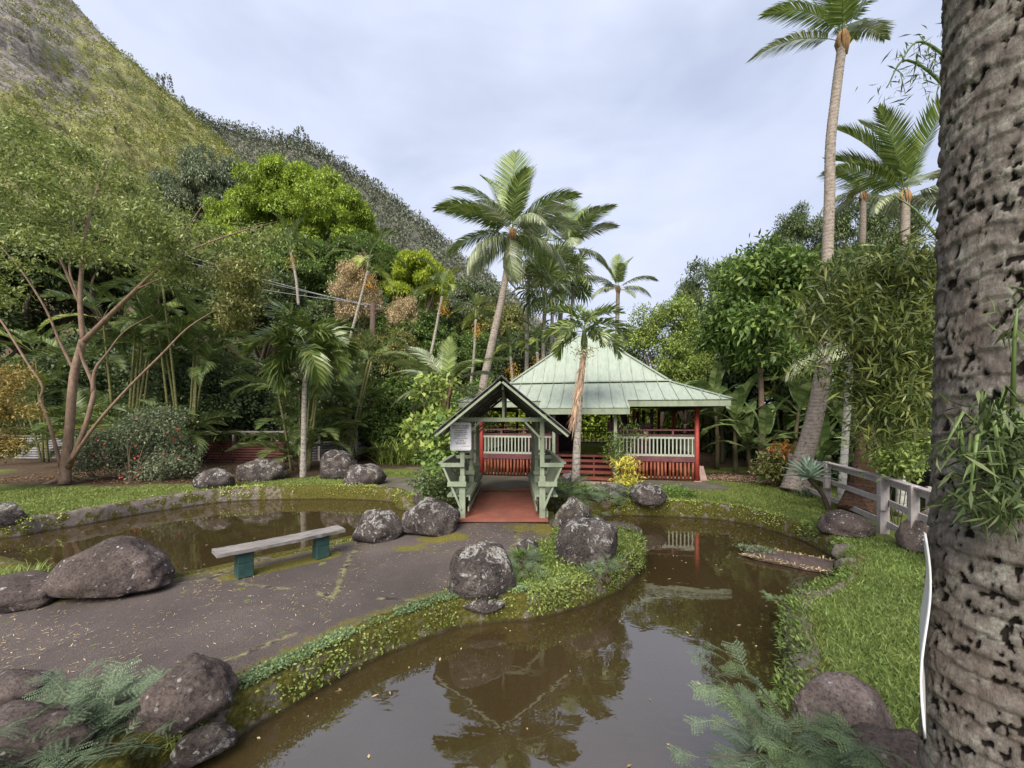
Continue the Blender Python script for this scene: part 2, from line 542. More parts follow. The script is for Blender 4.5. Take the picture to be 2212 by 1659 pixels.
def mk_path():
    t = NT('worn_asphalt')
    co = t.pos('pos')
    f = t.noise(co, 0.9, 5, 0.6)
    base = t.ramp(f, [(0.3, (0.088, 0.07, 0.064)), (0.7, (0.145, 0.116, 0.105))])
    grit = t.ramp(t.voro(co, 85), [(0.0, 1.5), (0.25, 1.02), (0.75, 0.62)])
    base = t.mix(1.0, base, grit, 'MULTIPLY')
    base = t.mix(t.ramp(t.noise(co, 0.55, 7, 0.7, 0.8), [(0.42, 0.0), (0.6, 0.6)]), base, (0.06, 0.05, 0.045))
    spk = t.ramp(t.noise(co, 130, 2, 0.5), [(0.69, 0.0), (0.74, 0.6)])
    base = t.mix(spk, base, (0.42, 0.38, 0.35))
    # pale dry crumbs of grass in drifts
    cr = t.math('MULTIPLY', t.ramp(t.noise(t.pos('pos', (1, 2.5, 1)), 55, 3, 0.6), [(0.62, 0.0), (0.68, 0.8)]), t.ramp(t.noise(co, 1.1, 4), [(0.47, 0.0), (0.6, 1.0)]))
    base = t.mix(cr, base, (0.34, 0.29, 0.15))
    wv = t.mix(0.25, co, t.n('ShaderNodeTexNoise').outputs['Color'])
    ck = t.voro(t.mix(1.0, wv, (0.0, 0.0, 0.0), 'ADD'), 0.42, 'DISTANCE_TO_EDGE')
    ckm = t.ramp(ck, [(0.004, 1.0), (0.016, 0.0)])
    base = t.mix(t.math('MULTIPLY', ckm, t.ramp(t.noise(co, 2.2, 4), [(0.4, 0.0), (0.6, 0.8)])), base, t.ramp(t.noise(co, 9, 3), [(0.42, (0.025, 0.02, 0.018)), (0.58, (0.26, 0.24, 0.11))]))
    mo = t.math('ADD', t.attr('moss'), t.math('MULTIPLY', t.math('SUBTRACT', t.noise(co, 5.5, 8, 0.75), 0.5), 1.0))
    moss = t.ramp(t.noise(co, 42, 5, 0.7), [(0.3, (0.055, 0.05, 0.012)), (0.65, (0.2, 0.175, 0.03))])
    col = t.mix(t.ramp(mo, [(0.42, 0.0), (0.66, 0.92)]), base, moss)
    nm = t.bump(t.voro(co, 85), 0.55, 0.008)
    nm = t.bump(t.noise(co, 3, 5), 0.25, 0.03, nm)
    return t.done(col, 0.92, 0.16, nm)
m_path = mk_path()

def mk_wall():
    t = NT('mossy_stone')
    co = t.pos('pos')
    stone = t.ramp(t.noise(co, 6, 8, 0.7), [(0.3, (0.09, 0.075, 0.066)), (0.6, (0.21, 0.175, 0.155)), (0.75, (0.31, 0.28, 0.25))])
    moss = t.ramp(t.noise(co, 24, 6, 0.75), [(0.3, (0.022, 0.024, 0.006)), (0.5, (0.075, 0.07, 0.014)), (0.7, (0.17, 0.15, 0.03))])
    mo = t.math('ADD', t.attr('moss'), t.math('MULTIPLY', t.math('SUBTRACT', t.noise(co, 4.5, 8, 0.75), 0.5), 2.0))
    col = t.mix(t.ramp(mo, [(0.4, 0.0), (0.55, 1.0)]), stone, moss)
    sx = t.n('ShaderNodeSeparateXYZ')
    t.l(co, sx.inputs[0])
    col = t.mix(t.ramp(t.math('ADD', sx.outputs['Z'], 0.0), [(0.012, 0.75), (0.05, 0.0)]), col, (0.03, 0.022, 0.014))
    nm = t.bump(t.noise(co, 22, 7, 0.75), 0.9, 0.03)
    return t.done(col, 0.93, 0.15, nm)
m_wall = mk_wall()

def mk_water():
    t = NT('muddy_water')
    co = t.pos('pos')
    body = t.ramp(t.noise(co, 0.35, 3, 0.5), [(0.3, (0.05, 0.034, 0.0135)), (0.7, (0.07, 0.048, 0.021))])
    nm = t.bump(t.noise(t.pos('pos', (1, 1.6, 1)), 2.2, 3, 0.5, 0.4), 0.018, 0.1)
    nm = t.bump(t.noise(co, 11, 2, 0.5), 0.012, 0.02, nm)
    dif = t.n('ShaderNodeBsdfDiffuse')
    t.l(body, dif.inputs[0])
    tr = t.n('ShaderNodeBsdfTransparent')
    tr.inputs[0].default_value = (0.75, 0.6, 0.4, 1)
    mx = t.n('ShaderNodeMixShader')
    mx.inputs[0].default_value = 0.28
    t.l(dif.outputs[0], mx.inputs[1])
    t.l(tr.outputs[0], mx.inputs[2])
    gl = t.n('ShaderNodeBsdfGlossy')
    gl.inputs['Roughness'].default_value = 0.012
    gl.inputs['Color'].default_value = (0.97, 0.96, 0.95, 1)
    t.l(nm, gl.inputs['Normal'])
    fr = t.n('ShaderNodeFresnel')
    fr.inputs['IOR'].default_value = 2.3
    t.l(nm, fr.inputs['Normal'])
    m2 = t.n('ShaderNodeMixShader')
    t.l(fr.outputs[0], m2.inputs[0])
    t.l(mx.outputs[0], m2.inputs[1])
    t.l(gl.outputs[0], m2.inputs[2])
    t.l(m2.outputs[0], t.out.inputs['Surface'])
    return t.m
m_water = mk_water()

def mk_roof():
    t = NT('pale_green_metal_roof')
    co = t.pos('obj')
    f = t.noise(t.pos('obj', (5, 0.9, 0.9)), 2.2, 6, 0.65)
    col = t.ramp(f, [(0.28, (0.26, 0.3, 0.24)), (0.5, (0.315, 0.36, 0.29)), (0.75, (0.36, 0.4, 0.33))])
    st = t.noise(t.pos('obj', (7, 1.1, 1.1)), 1.7, 8, 0.75)
    col = t.mix(t.ramp(st, [(0.5, 0.0), (0.7, 0.6)]), col, (0.17, 0.19, 0.14))
    nm = t.bump(t.noise(co, 1.5, 3), 0.12, 0.03)
    return t.done(col, 0.5, 0.4, nm)
m_roof = mk_roof()

def mk_palmbark(name, light, dark, rings=12.0, spot=(0.03, 0.025, 0.02), spots=0.55):
    t = NT(name)
    co = t.pos('pos')
    sx = t.n('ShaderNodeSeparateXYZ')
    t.l(co, sx.inputs[0])
    w = t.math('ADD', t.math('MULTIPLY', sx.outputs['Z'], rings), t.math('MULTIPLY', t.noise(co, 3.0, 4), 1.6))
    fr = t.math('FRACT', w)
    col = t.ramp(t.noise(co, 9, 6, 0.7), [(0.3, dark), (0.62, light)])
    ring = t.ramp(fr, [(0.0, 0.42), (0.14, 1.0), (0.85, 1.05), (1.0, 0.5)])
    col = t.mix(0.8, col, t.mix(1.0, col, ring, 'MULTIPLY'))
    sp = t.ramp(t.noise(t.pos('pos', (1, 1, 0.75)), 17, 4, 0.6), [(spots, 0.0), (spots + 0.05, 0.9)])
    col = t.mix(sp, col, spot)
    nm = t.bump(fr, 0.5, 0.02)
    nm = t.bump(t.noise(co, 25, 5, 0.7), 0.6, 0.02, nm)
    return t.done(col, 0.9, 0.15, nm)
m_cocob = mk_palmbark('coconut_bark', (0.37, 0.31, 0.26), (0.2, 0.16, 0.13), 9.0, (0.05, 0.04, 0.033), 0.6)
m_cocod = mk_palmbark('brown_palm_bark', (0.2, 0.115, 0.075), (0.09, 0.05, 0.034), 13.0, (0.02, 0.014, 0.01), 0.6)
m_manilab = mk_palmbark('pale_palm_bark', (0.42, 0.38, 0.32), (0.24, 0.2, 0.17), 6.0, (0.1, 0.08, 0.06), 0.57)
m_whiteb = mk_palmbark('whitish_palm_bark', (0.58, 0.56, 0.5), (0.36, 0.35, 0.3), 5.0, (0.2, 0.19, 0.14), 0.63)

# ---------------------------------------------------------------- pond outline (world X, Y at the water line)
def gp(lst, z=0.0):
    return [(G(x, y, z).x, G(x, y, z).y) for x, y in lst]
path_side = gp([(300, 1725), (400, 1655), (490, 1608), (560, 1565), (640, 1520), (710, 1480), (780, 1440), (840, 1410), (900, 1388),
                (960, 1362), (1010, 1350), (1080, 1342), (1160, 1335), (1230, 1318), (1300, 1293), (1350, 1265), (1378, 1238),
                (1387, 1213), (1378, 1190)])
under_near = [(1.75, 8.35), (1.25, 8.75), (0.6, 9.0), (-0.4, 9.05), (-1.3, 8.95), (-2.1, 8.5), (-2.75, 8.0)]
left_near = [(-3.15, 7.72), (-3.7, 7.15), (-4.35, 6.5), (-5.05, 5.9), (-5.5, 5.45), (-6.0, 5.3), (-6.6, 5.75), (-7.6, 6.35), (-9.5, 7.0), (-13, 7.6)]
left_far = [(-13.5, 8.0)] + gp([(0, 1164), (100, 1147), (187, 1133), (290, 1113), (375, 1099), (470, 1086), (562, 1080), (690, 1078), (790, 1080), (850, 1086)])
under_far = [(-3.3, 11.6), (-2.5, 11.3), (-1.3, 11.2), (-0.2, 11.2), (0.9, 11.1)]
right_far = gp([(1260, 1113), (1330, 1113), (1382, 1114), (1470, 1117), (1551, 1123), (1610, 1132), (1664, 1146), (1710, 1160), (1742, 1172),
                (1778, 1190), (1808, 1210), (1822, 1235), (1814, 1262), (1802, 1292), (1765, 1312), (1730, 1325), (1701, 1340), (1694, 1374),
                (1694, 1431), (1701, 1468), (1690, 1560), (1640, 1659)])
near_out = [(1.3, 2.35), (0.6, 2.0), (-0.4, 1.9), (-1.5, 1.95), (-2.1, 2.3)]
POND = path_side + under_near + left_near + left_far + under_far + right_far + near_out
def smooth_closed(pts, n=4):
    m = len(pts)
    out = []
    for i in range(m):
        a, b, c, d = [np.array(pts[(i + k) % m]) for k in (-1, 0, 1, 2)]
        for k in range(n):
            t = k / n
            out.append(0.5 * ((2 * b) + (c - a) * t + (2 * a - 5 * b + 4 * c - d) * t * t + (3 * b - a - 3 * c + d) * t ** 3))
    return np.array(out)
POND = smooth_closed(POND, 4)
def inside(poly, X, Y):
    poly = np.asarray(poly)
    r = np.zeros(np.shape(X), dtype=bool)
    j = len(poly) - 1
    for i in range(len(poly)):
        xi, yi = poly[i]
        xj, yj = poly[j]
        if yi != yj:
            c = ((yi > Y) != (yj > Y)) & (X < (xj - xi) * (Y - yi) / (yj - yi) + xi)
            r ^= c
        j = i
    return r
def sdist(poly, X, Y):
    """distance to a closed outline, negative inside"""
    poly = np.asarray(poly)
    best = np.full(np.shape(X), 1e9)
    for i in range(len(poly)):
        a = poly[i]
        b = poly[(i + 1) % len(poly)]
        d = b - a
        l2 = max(float(d @ d), 1e-12)
        t = np.clip(((X - a[0]) * d[0] + (Y - a[1]) * d[1]) / l2, 0, 1)
        best = np.minimum(best, np.hypot(X - a[0] - t * d[0], Y - a[1] - t * d[1]))
    return np.where(inside(poly, X, Y), -best, best)

# ---------------------------------------------------------------- ground sheet
def axis(segs):
    out = [segs[0][0]]
    for a, b, st in segs:
        n = max(1, int(round((b - a) / st)))
        out += list(np.linspace(a, b, n + 1)[1:])
    return np.array(out)
gxs = axis([(-400, -40, 30), (-40, -16, 2.0), (-16, 10, 0.11), (10, 40, 2.0), (40, 400, 30)])
gys = axis([(-60, 0, 10), (0, 1.5, 0.25), (1.5, 16, 0.11), (16, 40, 1.2), (40, 100, 10), (100, 700, 60)])
GX, GY = np.meshgrid(gxs, gys)
near_m = (GX > -16.2) & (GX < 10.2) & (GY > 1.3) & (GY < 16.2)
SD = np.full(GX.shape, 99.0)
SD[near_m] = sdist(POND, GX[near_m], GY[near_m])
rng = np.random.default_rng(5)
GZ = gz(GX, np.minimum(GY, 60)) + rng.normal(0, 0.006, GX.shape) * near_m
GZ = np.where(SD < 0.06, -0.7, GZ)
# bare soil: under the big left tree and shrub, along the back fence, by the right side of the house
def blob(X, Y, cx, cy, rx, ry, p=1.0):
    return np.exp(-(((X - cx) / rx) ** 2 + ((Y - cy) / ry) ** 2) ** p)
dirt = 0.95 * blob(GX, GY, -14.5, 17.0, 8.0, 4.2, 2) + 0.9 * blob(GX, GY, 8.6, 15.2, 2.0, 1.6, 2) + 0.35 * blob(GX, GY, -7, 15.5, 4, 1.2) + 0.9 * (GY > 17.5) + 0.45 * blob(GX, GY, 7.2, 10.6, 1.5, 1.0)
moss_g = 0.75 * sm(0.75, 0.0, SD) + 0.35 * blob(GX, GY, -4, 14, 3, 2)
nx, ny = len(gxs), len(gys)
idx = np.arange(nx * ny).reshape(ny, nx)
gf = np.stack([idx[:-1, :-1].ravel(), idx[:-1, 1:].ravel(), idx[1:, 1:].ravel(), idx[1:, :-1].ravel()], 1)
me = mesh_np('ground', np.stack([GX.ravel(), GY.ravel(), GZ.ravel()], 1), gf, m_ground, True, {'dirt': np.clip(dirt, 0, 1).ravel(), 'moss': moss_g.ravel()})
struct(new_obj('ground', me))

# water: one sheet in the pond basin
wme = bpy.data.meshes.new('pond_water')
bm = bmesh.new()
vs = [bm.verts.new((p[0], p[1], 0.0)) for p in POND + 0.0]
cen = POND.mean(0)
fc = bm.faces.new(vs)
fc.normal_update()
if fc.normal.z < 0:
    fc.normal_flip()
bmesh.ops.triangulate(bm, faces=[fc])
bm.to_mesh(wme)
bm.free()
wme.materials.append(m_water)
wo = struct(new_obj('pond_water', wme))

# path and slabs: sheets laid on the ground
def sheet(name, poly, mat, lift, step, mossf=None, edge=0.0):
    poly = np.array(poly)
    x0, y0 = poly.min(0)
    x1, y1 = poly.max(0)
    xs = np.arange(x0, x1 + step, step)
    ys = np.arange(y0, y1 + step, step)
    X, Y = np.meshgrid(xs, ys)
    cxm = (X[:-1, :-1] + X[1:, 1:]) / 2
    cym = (Y[:-1, :-1] + Y[1:, 1:]) / 2
    keep = inside(poly, cxm, cym)
    Z = gz(X, Y) + lift
    if edge > 0:
        sd = sdist(poly, X, Y)
        Z = Z - 0.02 * sm(-edge, 0.0, sd)
    ms = mossf(X, Y) if mossf else np.zeros_like(X)
    ix = np.arange(X.size).reshape(X.shape)
    q = np.stack([ix[:-1, :-1], ix[:-1, 1:], ix[1:, 1:], ix[1:, :-1]], -1)[keep]
    used = np.unique(q)
    remap = np.zeros(X.size, dtype=np.int64)
    remap[used] = np.arange(len(used))
    V = np.stack([X.ravel(), Y.ravel(), Z.ravel()], 1)[used]
    return struct(new_obj(name, mesh_np(name, V, remap[q], mat, True, {'moss': ms.ravel()[used]})))
isl = [(G(1000, 1292, 0.33).x, G(1000, 1292, 0.33).y), (G(960, 1270, 0.33).x, G(960, 1270, 0.33).y), (G(1080, 1215, 0.36).x, G(1080, 1215, 0.36).y),
       (G(1130, 1185, 0.38).x, G(1130, 1185, 0.38).y), (G(1190, 1165, 0.42).x, G(1190, 1165, 0.42).y), (0.95, 8.3)]
ps_in = []
for i in range(len(path_side)):
    a = np.array(path_side[max(i - 1, 0)])
    b = np.array(path_side[min(i + 1, len(path_side) - 1)])
    t = (b - a) / np.linalg.norm(b - a)
    nrm = np.array((-t[1], t[0]))
    ps_in.append(tuple(np.array(path_side[i]) + nrm * 0.22))
ln_in = [(-2.95, 7.45), (-3.55, 6.95), (-4.2, 6.3), (-4.85, 5.7), (-5.4, 5.1), (-6.1, 4.9), (-7.5, 5.3), (-9.5, 5.6)]
PATH = ps_in[1:11] + isl + [(0.95, 9.2), (-1.35, 9.2), (-1.6, 8.55), (-2.5, 7.85)] + ln_in + [(-13, 5.8), (-13, 1.2), (-3.2, 1.2)]
bench_a, bench_b = G(515, 1240, 0.33), G(705, 1200, 0.33)
def path_moss(X, Y):
    m = np.zeros_like(X)
    # along the bench, beside the gate and by the pond wall
    ab = np.array((bench_b.x - bench_a.x, bench_b.y - bench_a.y))
    ln = np.linalg.norm(ab)
    u = ab / ln
    s = (X - bench_a.x) * u[0] + (Y - bench_a.y) * u[1]
    w = (X - bench_a.x) * -u[1] + (Y - bench_a.y) * u[0]
    ds = np.hypot(np.maximum(0, np.abs(s - ln / 2) - ln / 2 - 0.05), w + 0.02)
    m = np.maximum(m, 0.85 * sm(0.34, 0.08, ds))
    for x, y, rx, ry, k in ((960, 1165, 0.7, 0.35, .85), (890, 1180, 0.6, 0.25, .7), (1180, 1150, 0.55, 0.5, .85), (1130, 1150, 0.7, 0.5, .62), (1050, 1150, 0.8, 0.4, .42),
                            (985, 1262, 0.3, 0.3, .7), (1130, 1185, 0.4, 0.35, .5), (800, 1175, 0.7, 0.2, .5), (940, 1190, 0.9, 0.5, .42), (700, 1360, 0.9, 0.3, .3)):
        g = G(x, y, 0.4)
        m = np.maximum(m, k * blob(X, Y, g.x, g.y, rx, ry))
    sd = sdist(POND, X, Y)
    m = np.maximum(m, 0.6 * sm(0.75, 0.28, sd))
    return m
sheet('path', PATH, m_path, 0.012, 0.075, path_moss)
WALK = [(-4.9, 13.3), (-3.4, 12.5), (-2.6, 11.6), (-1.5, 11.2), (0.9, 11.1), (1.2, 12.4), (3.4, 12.6), (6.6, 12.45), (7.2, 13.0), (6.9, 14.1), (-1.0, 16.2), (-2.0, 16.3), (-3.2, 15.0), (-4.7, 15.2)]
sheet('house_walkway', WALK, m_slab, 0.014, 0.09)
pad = [G(x, y, 0.44) for x, y in ((842, 1003), (905, 990), (985, 992), (958, 1010), (905, 1017))]
mb = MB()
mb.prism([(p.x, p.y) for p in pad], 0.36, 0.455)
struct(mb.build('slab', m_slab2))

# pond wall: a low kerb of mossy stones round the water
def build_wall():
    pts = POND
    n = len(pts)
    prof = [(-0.03, -0.55), (-0.02, -0.02), (0.0, 0.6), (0.02, 0.93), (0.07, 1.03), (0.17, 1.05), (0.25, 1.0), (0.30, 0.55)]   # (outward, share of the top height)
    V = []
    ms = []
    for i in range(n):
        a = pts[(i - 1) % n]
        b = pts[(i + 1) % n]
        t = (b - a) / max(np.linalg.norm(b - a), 1e-9)
        # outward normal (outline winds so that the pond lies to the left or right; test it)
        nr = np.array((t[1], -t[0]))
        V.append((pts[i], nr))
    test = pts[0] + V[0][1] * 0.05
    if inside(pts, np.array([test[0]]), np.array([test[1]]))[0]:
        V = [(p, -nr) for p, nr in V]
    rows = []
    for i, (p, nr) in enumerate(V):
        top = gzf(*(p + nr * 0.3)) + 0.015
        row = []
        for k, (o, h) in enumerate(prof):
            nz = mnoise.noise(Vector((p[0] * 2.2, p[1] * 2.2, k * 0.7)))
            nz2 = mnoise.noise(Vector((p[0] * 7, p[1] * 7, k * 2.1)))
            oo = o + (0.045 * nz + 0.02 * nz2) * (1 if 0 < k < 7 else 0.4)
            z = (h * top if h > 0 else h) + (0.035 * nz + 0.012 * nz2) * (1 if k > 1 else 0)
            row.append((p[0] + nr[0] * oo, p[1] + nr[1] * oo, z))
        rows.append(row)
        m = 0.62
        if p[0] < -5 and p[1] > 7:
            m = 0.44 + 0.3 * min(1, max(0, (p[0] + 9) / 3))
        if p[0] > 2 and p[1] < 6:
            m = 0.4
        ms += [m] * len(prof)
    K = len(prof)
    verts = np.array(rows).reshape(-1, 3)
    ix = np.arange(n * K).reshape(n, K)
    nxt = np.roll(ix, -1, 0)
    f = np.stack([ix[:, :-1], nxt[:, :-1], nxt[:, 1:], ix[:, 1:]], -1).reshape(-1, 4)
    o = new_obj('pond_wall', mesh_np('pond_wall', verts, f, m_wall, True, {'moss': ms}))
    tag(o, 'low mossy stone wall running round the brown pond', 'wall')
build_wall()

# ---------------------------------------------------------------- mountains
def mk_mount(name, veg, rock, rockamt, sc=1.0):
    t = NT(name)
    co = t.pos('pos')
    f = t.noise(co, 0.12 * sc, 8, 0.7)
    g = t.noise(co, 0.9 * sc, 6, 0.7)
    v = t.ramp(g, [(0.3, veg[0]), (0.5, veg[1]), (0.7, veg[2])])
    v = t.mix(t.ramp(f, [(0.42, 0.0), (0.6, 0.7)]), v, veg[3])
    r = t.ramp(t.noise(t.pos('pos', (1, 1, 2.6)), 0.42 * sc, 10, 0.8), [(0.36, rock[0]), (0.5, rock[1]), (0.64, rock[2])])
    a = t.math('ADD', t.attr('rock'), t.math('MULTIPLY', t.math('SUBTRACT', t.noise(co, 0.16 * sc, 8, 0.72), 0.5), 1.6))
    a = t.math('ADD', a, t.math('MULTIPLY', t.math('SUBTRACT', t.noise(t.pos('pos', (1, 1, 2)), 0.8 * sc, 6, 0.7), 0.5), 1.0))
    col = t.mix(t.ramp(a, [(0.46, 0.0), (0.58, rockamt)]), v, r)
    nm = t.bump(t.noise(t.pos('pos', (1, 1, 1.8)), 0.4 * sc, 10, 0.78), 1.0, 1.6)
    return t.done(col, 0.95, 0.1, nm)
m_mt1 = mk_mount('grassy_cliff', [(0.13, 0.155, 0.05), (0.28, 0.3, 0.105), (0.45, 0.45, 0.18), (0.42, 0.37, 0.19)],
                 [(0.12, 0.105, 0.1), (0.36, 0.32, 0.3), (0.58, 0.53, 0.5)], 0.9)
m_mt2 = mk_mount('hazed_wooded_ridge', [(0.12, 0.128, 0.1), (0.165, 0.172, 0.135), (0.21, 0.21, 0.165), (0.2, 0.185, 0.155)],  # distance haze put into the colours: lightened, low in contrast
                 [(0.05, 0.045, 0.042), (0.09, 0.08, 0.075), (0.13, 0.12, 0.11)], 0.4)
def mountain(name, ridge, base, mat, amp, ns, nt, seed, rockf):
    """ridge, base: lists of world points; the slope between them, plus a back slope behind the ridge"""
    rp = catmull(ridge, max(1, ns // (len(ridge) - 1)))
    bp = catmull(base, max(1, ns // (len(base) - 1)))
    m = len(rp)
    bi = [bp[min(len(bp) - 1, int(round(i / (m - 1) * (len(bp) - 1))))] for i in range(m)]
    V = []
    rk = []
    for j in range(nt + 6):
        t = j / nt
        for i in range(m):
            if t <= 1:
                p = bi[i].lerp(rp[i], t)
                w = math.sin(min(t, 0.96) * math.pi) ** 0.6
                q = p * 0.03 + Vector((seed, 0, 0))
                d = mnoise.fractal(q, 0.9, 2.1, 6) * amp + mnoise.fractal(Vector((p.x * 0.16, p.y * 0.16, p.z * 0.28)) + Vector((seed, 3, 0)), 0.8, 2.1, 5) * amp * 0.36
                p = p + Vector((0.5, -0.8, 0.3)) * d * (0.25 + 0.75 * w)
            else:
                k = (t - 1) * nt
                p = rp[i] + Vector((k * 6, k * 14, -k * 10))
                d = mnoise.fractal(rp[i] * 0.03 + Vector((seed, 0, 0)), 0.9, 2.1, 6) * amp
                p = p + Vector((0.5, -0.8, 0.3)) * d * 0.25
            V.append(p)
            rk.append(rockf(i / (m - 1), min(t, 1)))
    ix = np.arange(m * (nt + 6)).reshape(nt + 6, m)
    f = np.stack([ix[:-1, :-1], ix[:-1, 1:], ix[1:, 1:], ix[1:, :-1]], -1).reshape(-1, 4)
    o = struct(new_obj(name, mesh_np(name, np.array([tuple(v) for v in V]), f, mat, True, {'rock': rk})))
    return o, V, m
r1 = [P(-420, -560, 120), P(-120, -300, 130), P(60, -110, 140), P(150, -2, 145), P(255, 100, 150), P(345, 186, 155), P(430, 262, 160), P(520, 345, 165), P(620, 440, 170), P(760, 600, 175)]
b1 = [P(-800, 820, 55), P(-450, 800, 58), P(-150, 800, 62), P(0, 780, 66), P(150, 760, 70), P(300, 740, 76), P(420, 730, 84), P(540, 730, 95), P(650, 730, 110), P(800, 730, 130)]
mt1, V1, w1 = mountain('mountain', r1, b1, m_mt1, 6.0, 180, 110, 3.3, lambda s, t: float(np.clip(0.66 - 1.6 * max(0, s - 0.22), 0.0, 0.66) * sm(0.34, 0.6, t)) + 0.1)
r2 = [P(200, 330, 330), P(330, 285, 330), P(400, 245, 330), P(470, 275, 330), P(560, 296, 330), P(640, 316, 330), P(720, 350, 330), P(800, 400, 330), P(880, 462, 325), P(960, 532, 320), P(1040, 600, 315), P(1100, 655, 310), P(1190, 740, 305), P(1290, 820, 300)]
b2 = [P(150, 800, 160), P(420, 800, 165), P(600, 810, 170), P(800, 830, 180), P(1000, 850, 190), P(1180, 870, 200), P(1330, 880, 230)]
mt2, V2, w2 = mountain('far_ridge', r2, b2, m_mt2, 9.0, 170, 70, 9.1, lambda s, t: 0.1)
# ---------------------------------------------------------------- house (local frame: x along the front, y away from the viewer)
HX, HY, HZ = -1.2, 15.7, 0.4
HROT = math.atan2(14.2 - 15.7, 6.57 + 1.2)
house = thing('pavilion_house', 'open-sided pavilion with pale green metal roof and red corner posts beyond the covered bridge', 'house', (HX, HY, HZ), HROT)
def inst(name, me, parent, loc, rot=None, scale=None):
    return new_obj(name, me, parent, loc, rot, scale)
W = 7.91
def clip_poly(poly, xa, xb):
    def half(poly, x, keep_right):
        out = []
        for i in range(len(poly)):
            a, b = poly[i], poly[(i + 1) % len(poly)]
            ia = (a[0] >= x) if keep_right else (a[0] <= x)
            ib = (b[0] >= x) if keep_right else (b[0] <= x)
            if ia:
                out.append(a)
            if ia != ib:
                t = (x - a[0]) / (b[0] - a[0])
                out.append((x, a[1] + t * (b[1] - a[1])))
        return out
    poly = half(poly, xa, True)
    if len(poly) >= 3:
        poly = half(poly, xb, False)
    return poly
RC = (4.05, 3.95)
def roof_face(rot_k, xb, yb, zb, xt, yt, zt, step=0.44, center=RC, squared=True):
    """standing seam panels on one slope; coordinates relative to the roof centre, slope facing -y"""
    rot = Matrix.Rotation(rot_k * math.pi / 2, 3, 'Z')
    trap = [(xb[0], 0.0), (xb[1], 0.0), (xt[1], 1.0), (xt[0], 1.0)]
    n = Vector((0, -(zt - zb), (yt - yb))).normalized()
    k0 = int(math.floor(xb[0] / step))
    k1 = int(math.ceil(xb[1] / step))
    for k in range(k0, k1):
        pl = clip_poly(trap, k * step, (k + 1) * step - 0.004)
        if len(pl) < 3:
            continue
        w = max(p[0] for p in pl) - min(p[0] for p in pl)
        if w < 0.02:
            continue
        m = MB()
        top = [Vector((x, yb + (yt - yb) * t, zb + (zt - zb) * t)) for x, t in pl]
        bot = [v - n * 0.02 for v in top]
        q = len(top)
        fs = [tuple(range(q)), tuple(range(2 * q - 1, q - 1, -1))] + [(i, i + q, (i + 1) % q + q, (i + 1) % q) for i in range(q)]
        m.add([rot @ v for v in top + bot], fs)
        # seam rib along the panel's left edge
        xs = k * step
        ts = [t for x, t in pl if abs(x - xs) < 1e-6]
        if len(ts) >= 2:
            a, b = min(ts), max(ts)
            p0 = Vector((xs + 0.012, yb + (yt - yb) * a, zb + (zt - zb) * a)) + n * 0.018
            p1 = Vector((xs + 0.012, yb + (yt - yb) * b, zb + (zt - zb) * b)) + n * 0.018
            if (p1 - p0).length > 0.05:
                m.bar(rot @ p0, rot @ p1, 0.024, 0.042, up=rot @ n)
        o = m.build('roof_panel', m_roof, house)
        o.location = (center[0], center[1], 0)
EH, BH, TH = 4.75, 3.05, 0.38
EZ, BZ, TZ = 2.89, 3.66, 6.08
for k in range(4):
    roof_face(k, (-EH, EH), -EH, EZ, (-BH, BH), -BH, BZ)
    roof_face(k, (-BH + 0.02, BH - 0.02), -BH + 0.01, BZ + 0.06, (-TH, TH), -TH, TZ)
# the roof runs lower over the front steps
PX0, PX1 = 2.45 - RC[0], 5.45 - RC[0]
roof_face(0, (PX0, PX1), -5.68, 2.60, (PX0, PX1), -EH + 0.012, EZ + 0.018)
# hip caps, break flashing, top cap
for k in range(4):
    rot = Matrix.Rotation(k * math.pi / 2, 3, 'Z')
    m = MB()
    m.bar(rot @ Vector((-EH, -EH, EZ + 0.03)), rot @ Vector((-BH, -BH, BZ + 0.05)), 0.14, 0.03)
    m.bar(rot @ Vector((-BH, -BH, BZ + 0.1)), rot @ Vector((-TH, -TH, TZ + 0.035)), 0.14, 0.03)
    o = m.build('hip_cap', m_roof, house)
    o.location = (RC[0], RC[1], 0)
    m = MB()
    m.bar(rot @ Vector((-BH - 0.05, -BH - 0.05, BZ + 0.045)), rot @ Vector((BH + 0.05, -BH - 0.05, BZ + 0.045)), 0.13, 0.05)
    o = m.build('break_flashing', m_roof, house)
    o.location = (RC[0], RC[1], 0)
m = MB()
m.prism([(-TH - .05, -TH - .05), (TH + .05, -TH - .05), (TH + .05, TH + .05), (-TH - .05, TH + .05)], TZ - 0.01, TZ + 0.06)
o = m.build('roof_cap', m_roof, house)
o.location = (RC[0], RC[1], 0)
# fascia boards
def fas(p0, p1, h=0.2):
    m = MB()
    m.bar(p0, p1, 0.035, h)
    return m.build('fascia', m_sage, house)
e0x, e1x, e0y, e1y = RC[0] - EH, RC[0] + EH, RC[1] - EH, RC[1] + EH
fz = EZ - 0.13
fas((e0x + .02, e0y + 0.05, fz), (2.43, e0y + 0.05, fz))
fas((5.47, e0y + 0.05, fz), (e1x - .02, e0y + 0.05, fz))
fas((e0x + 0.05, e0y + .08, fz), (e0x + 0.05, e1y, fz))
fas((e1x - 0.05, e0y + .08, fz), (e1x - 0.05, e1y, fz))
fas((2.45, RC[1] - 5.64, 2.48), (5.45, RC[1] - 5.64, 2.48))
fas((2.47, RC[1] - 5.62, 2.48), (2.47, e0y + 0.02, 2.76), 0.16)
fas((5.43, RC[1] - 5.62, 2.48), (5.43, e0y + 0.02, 2.76), 0.16)
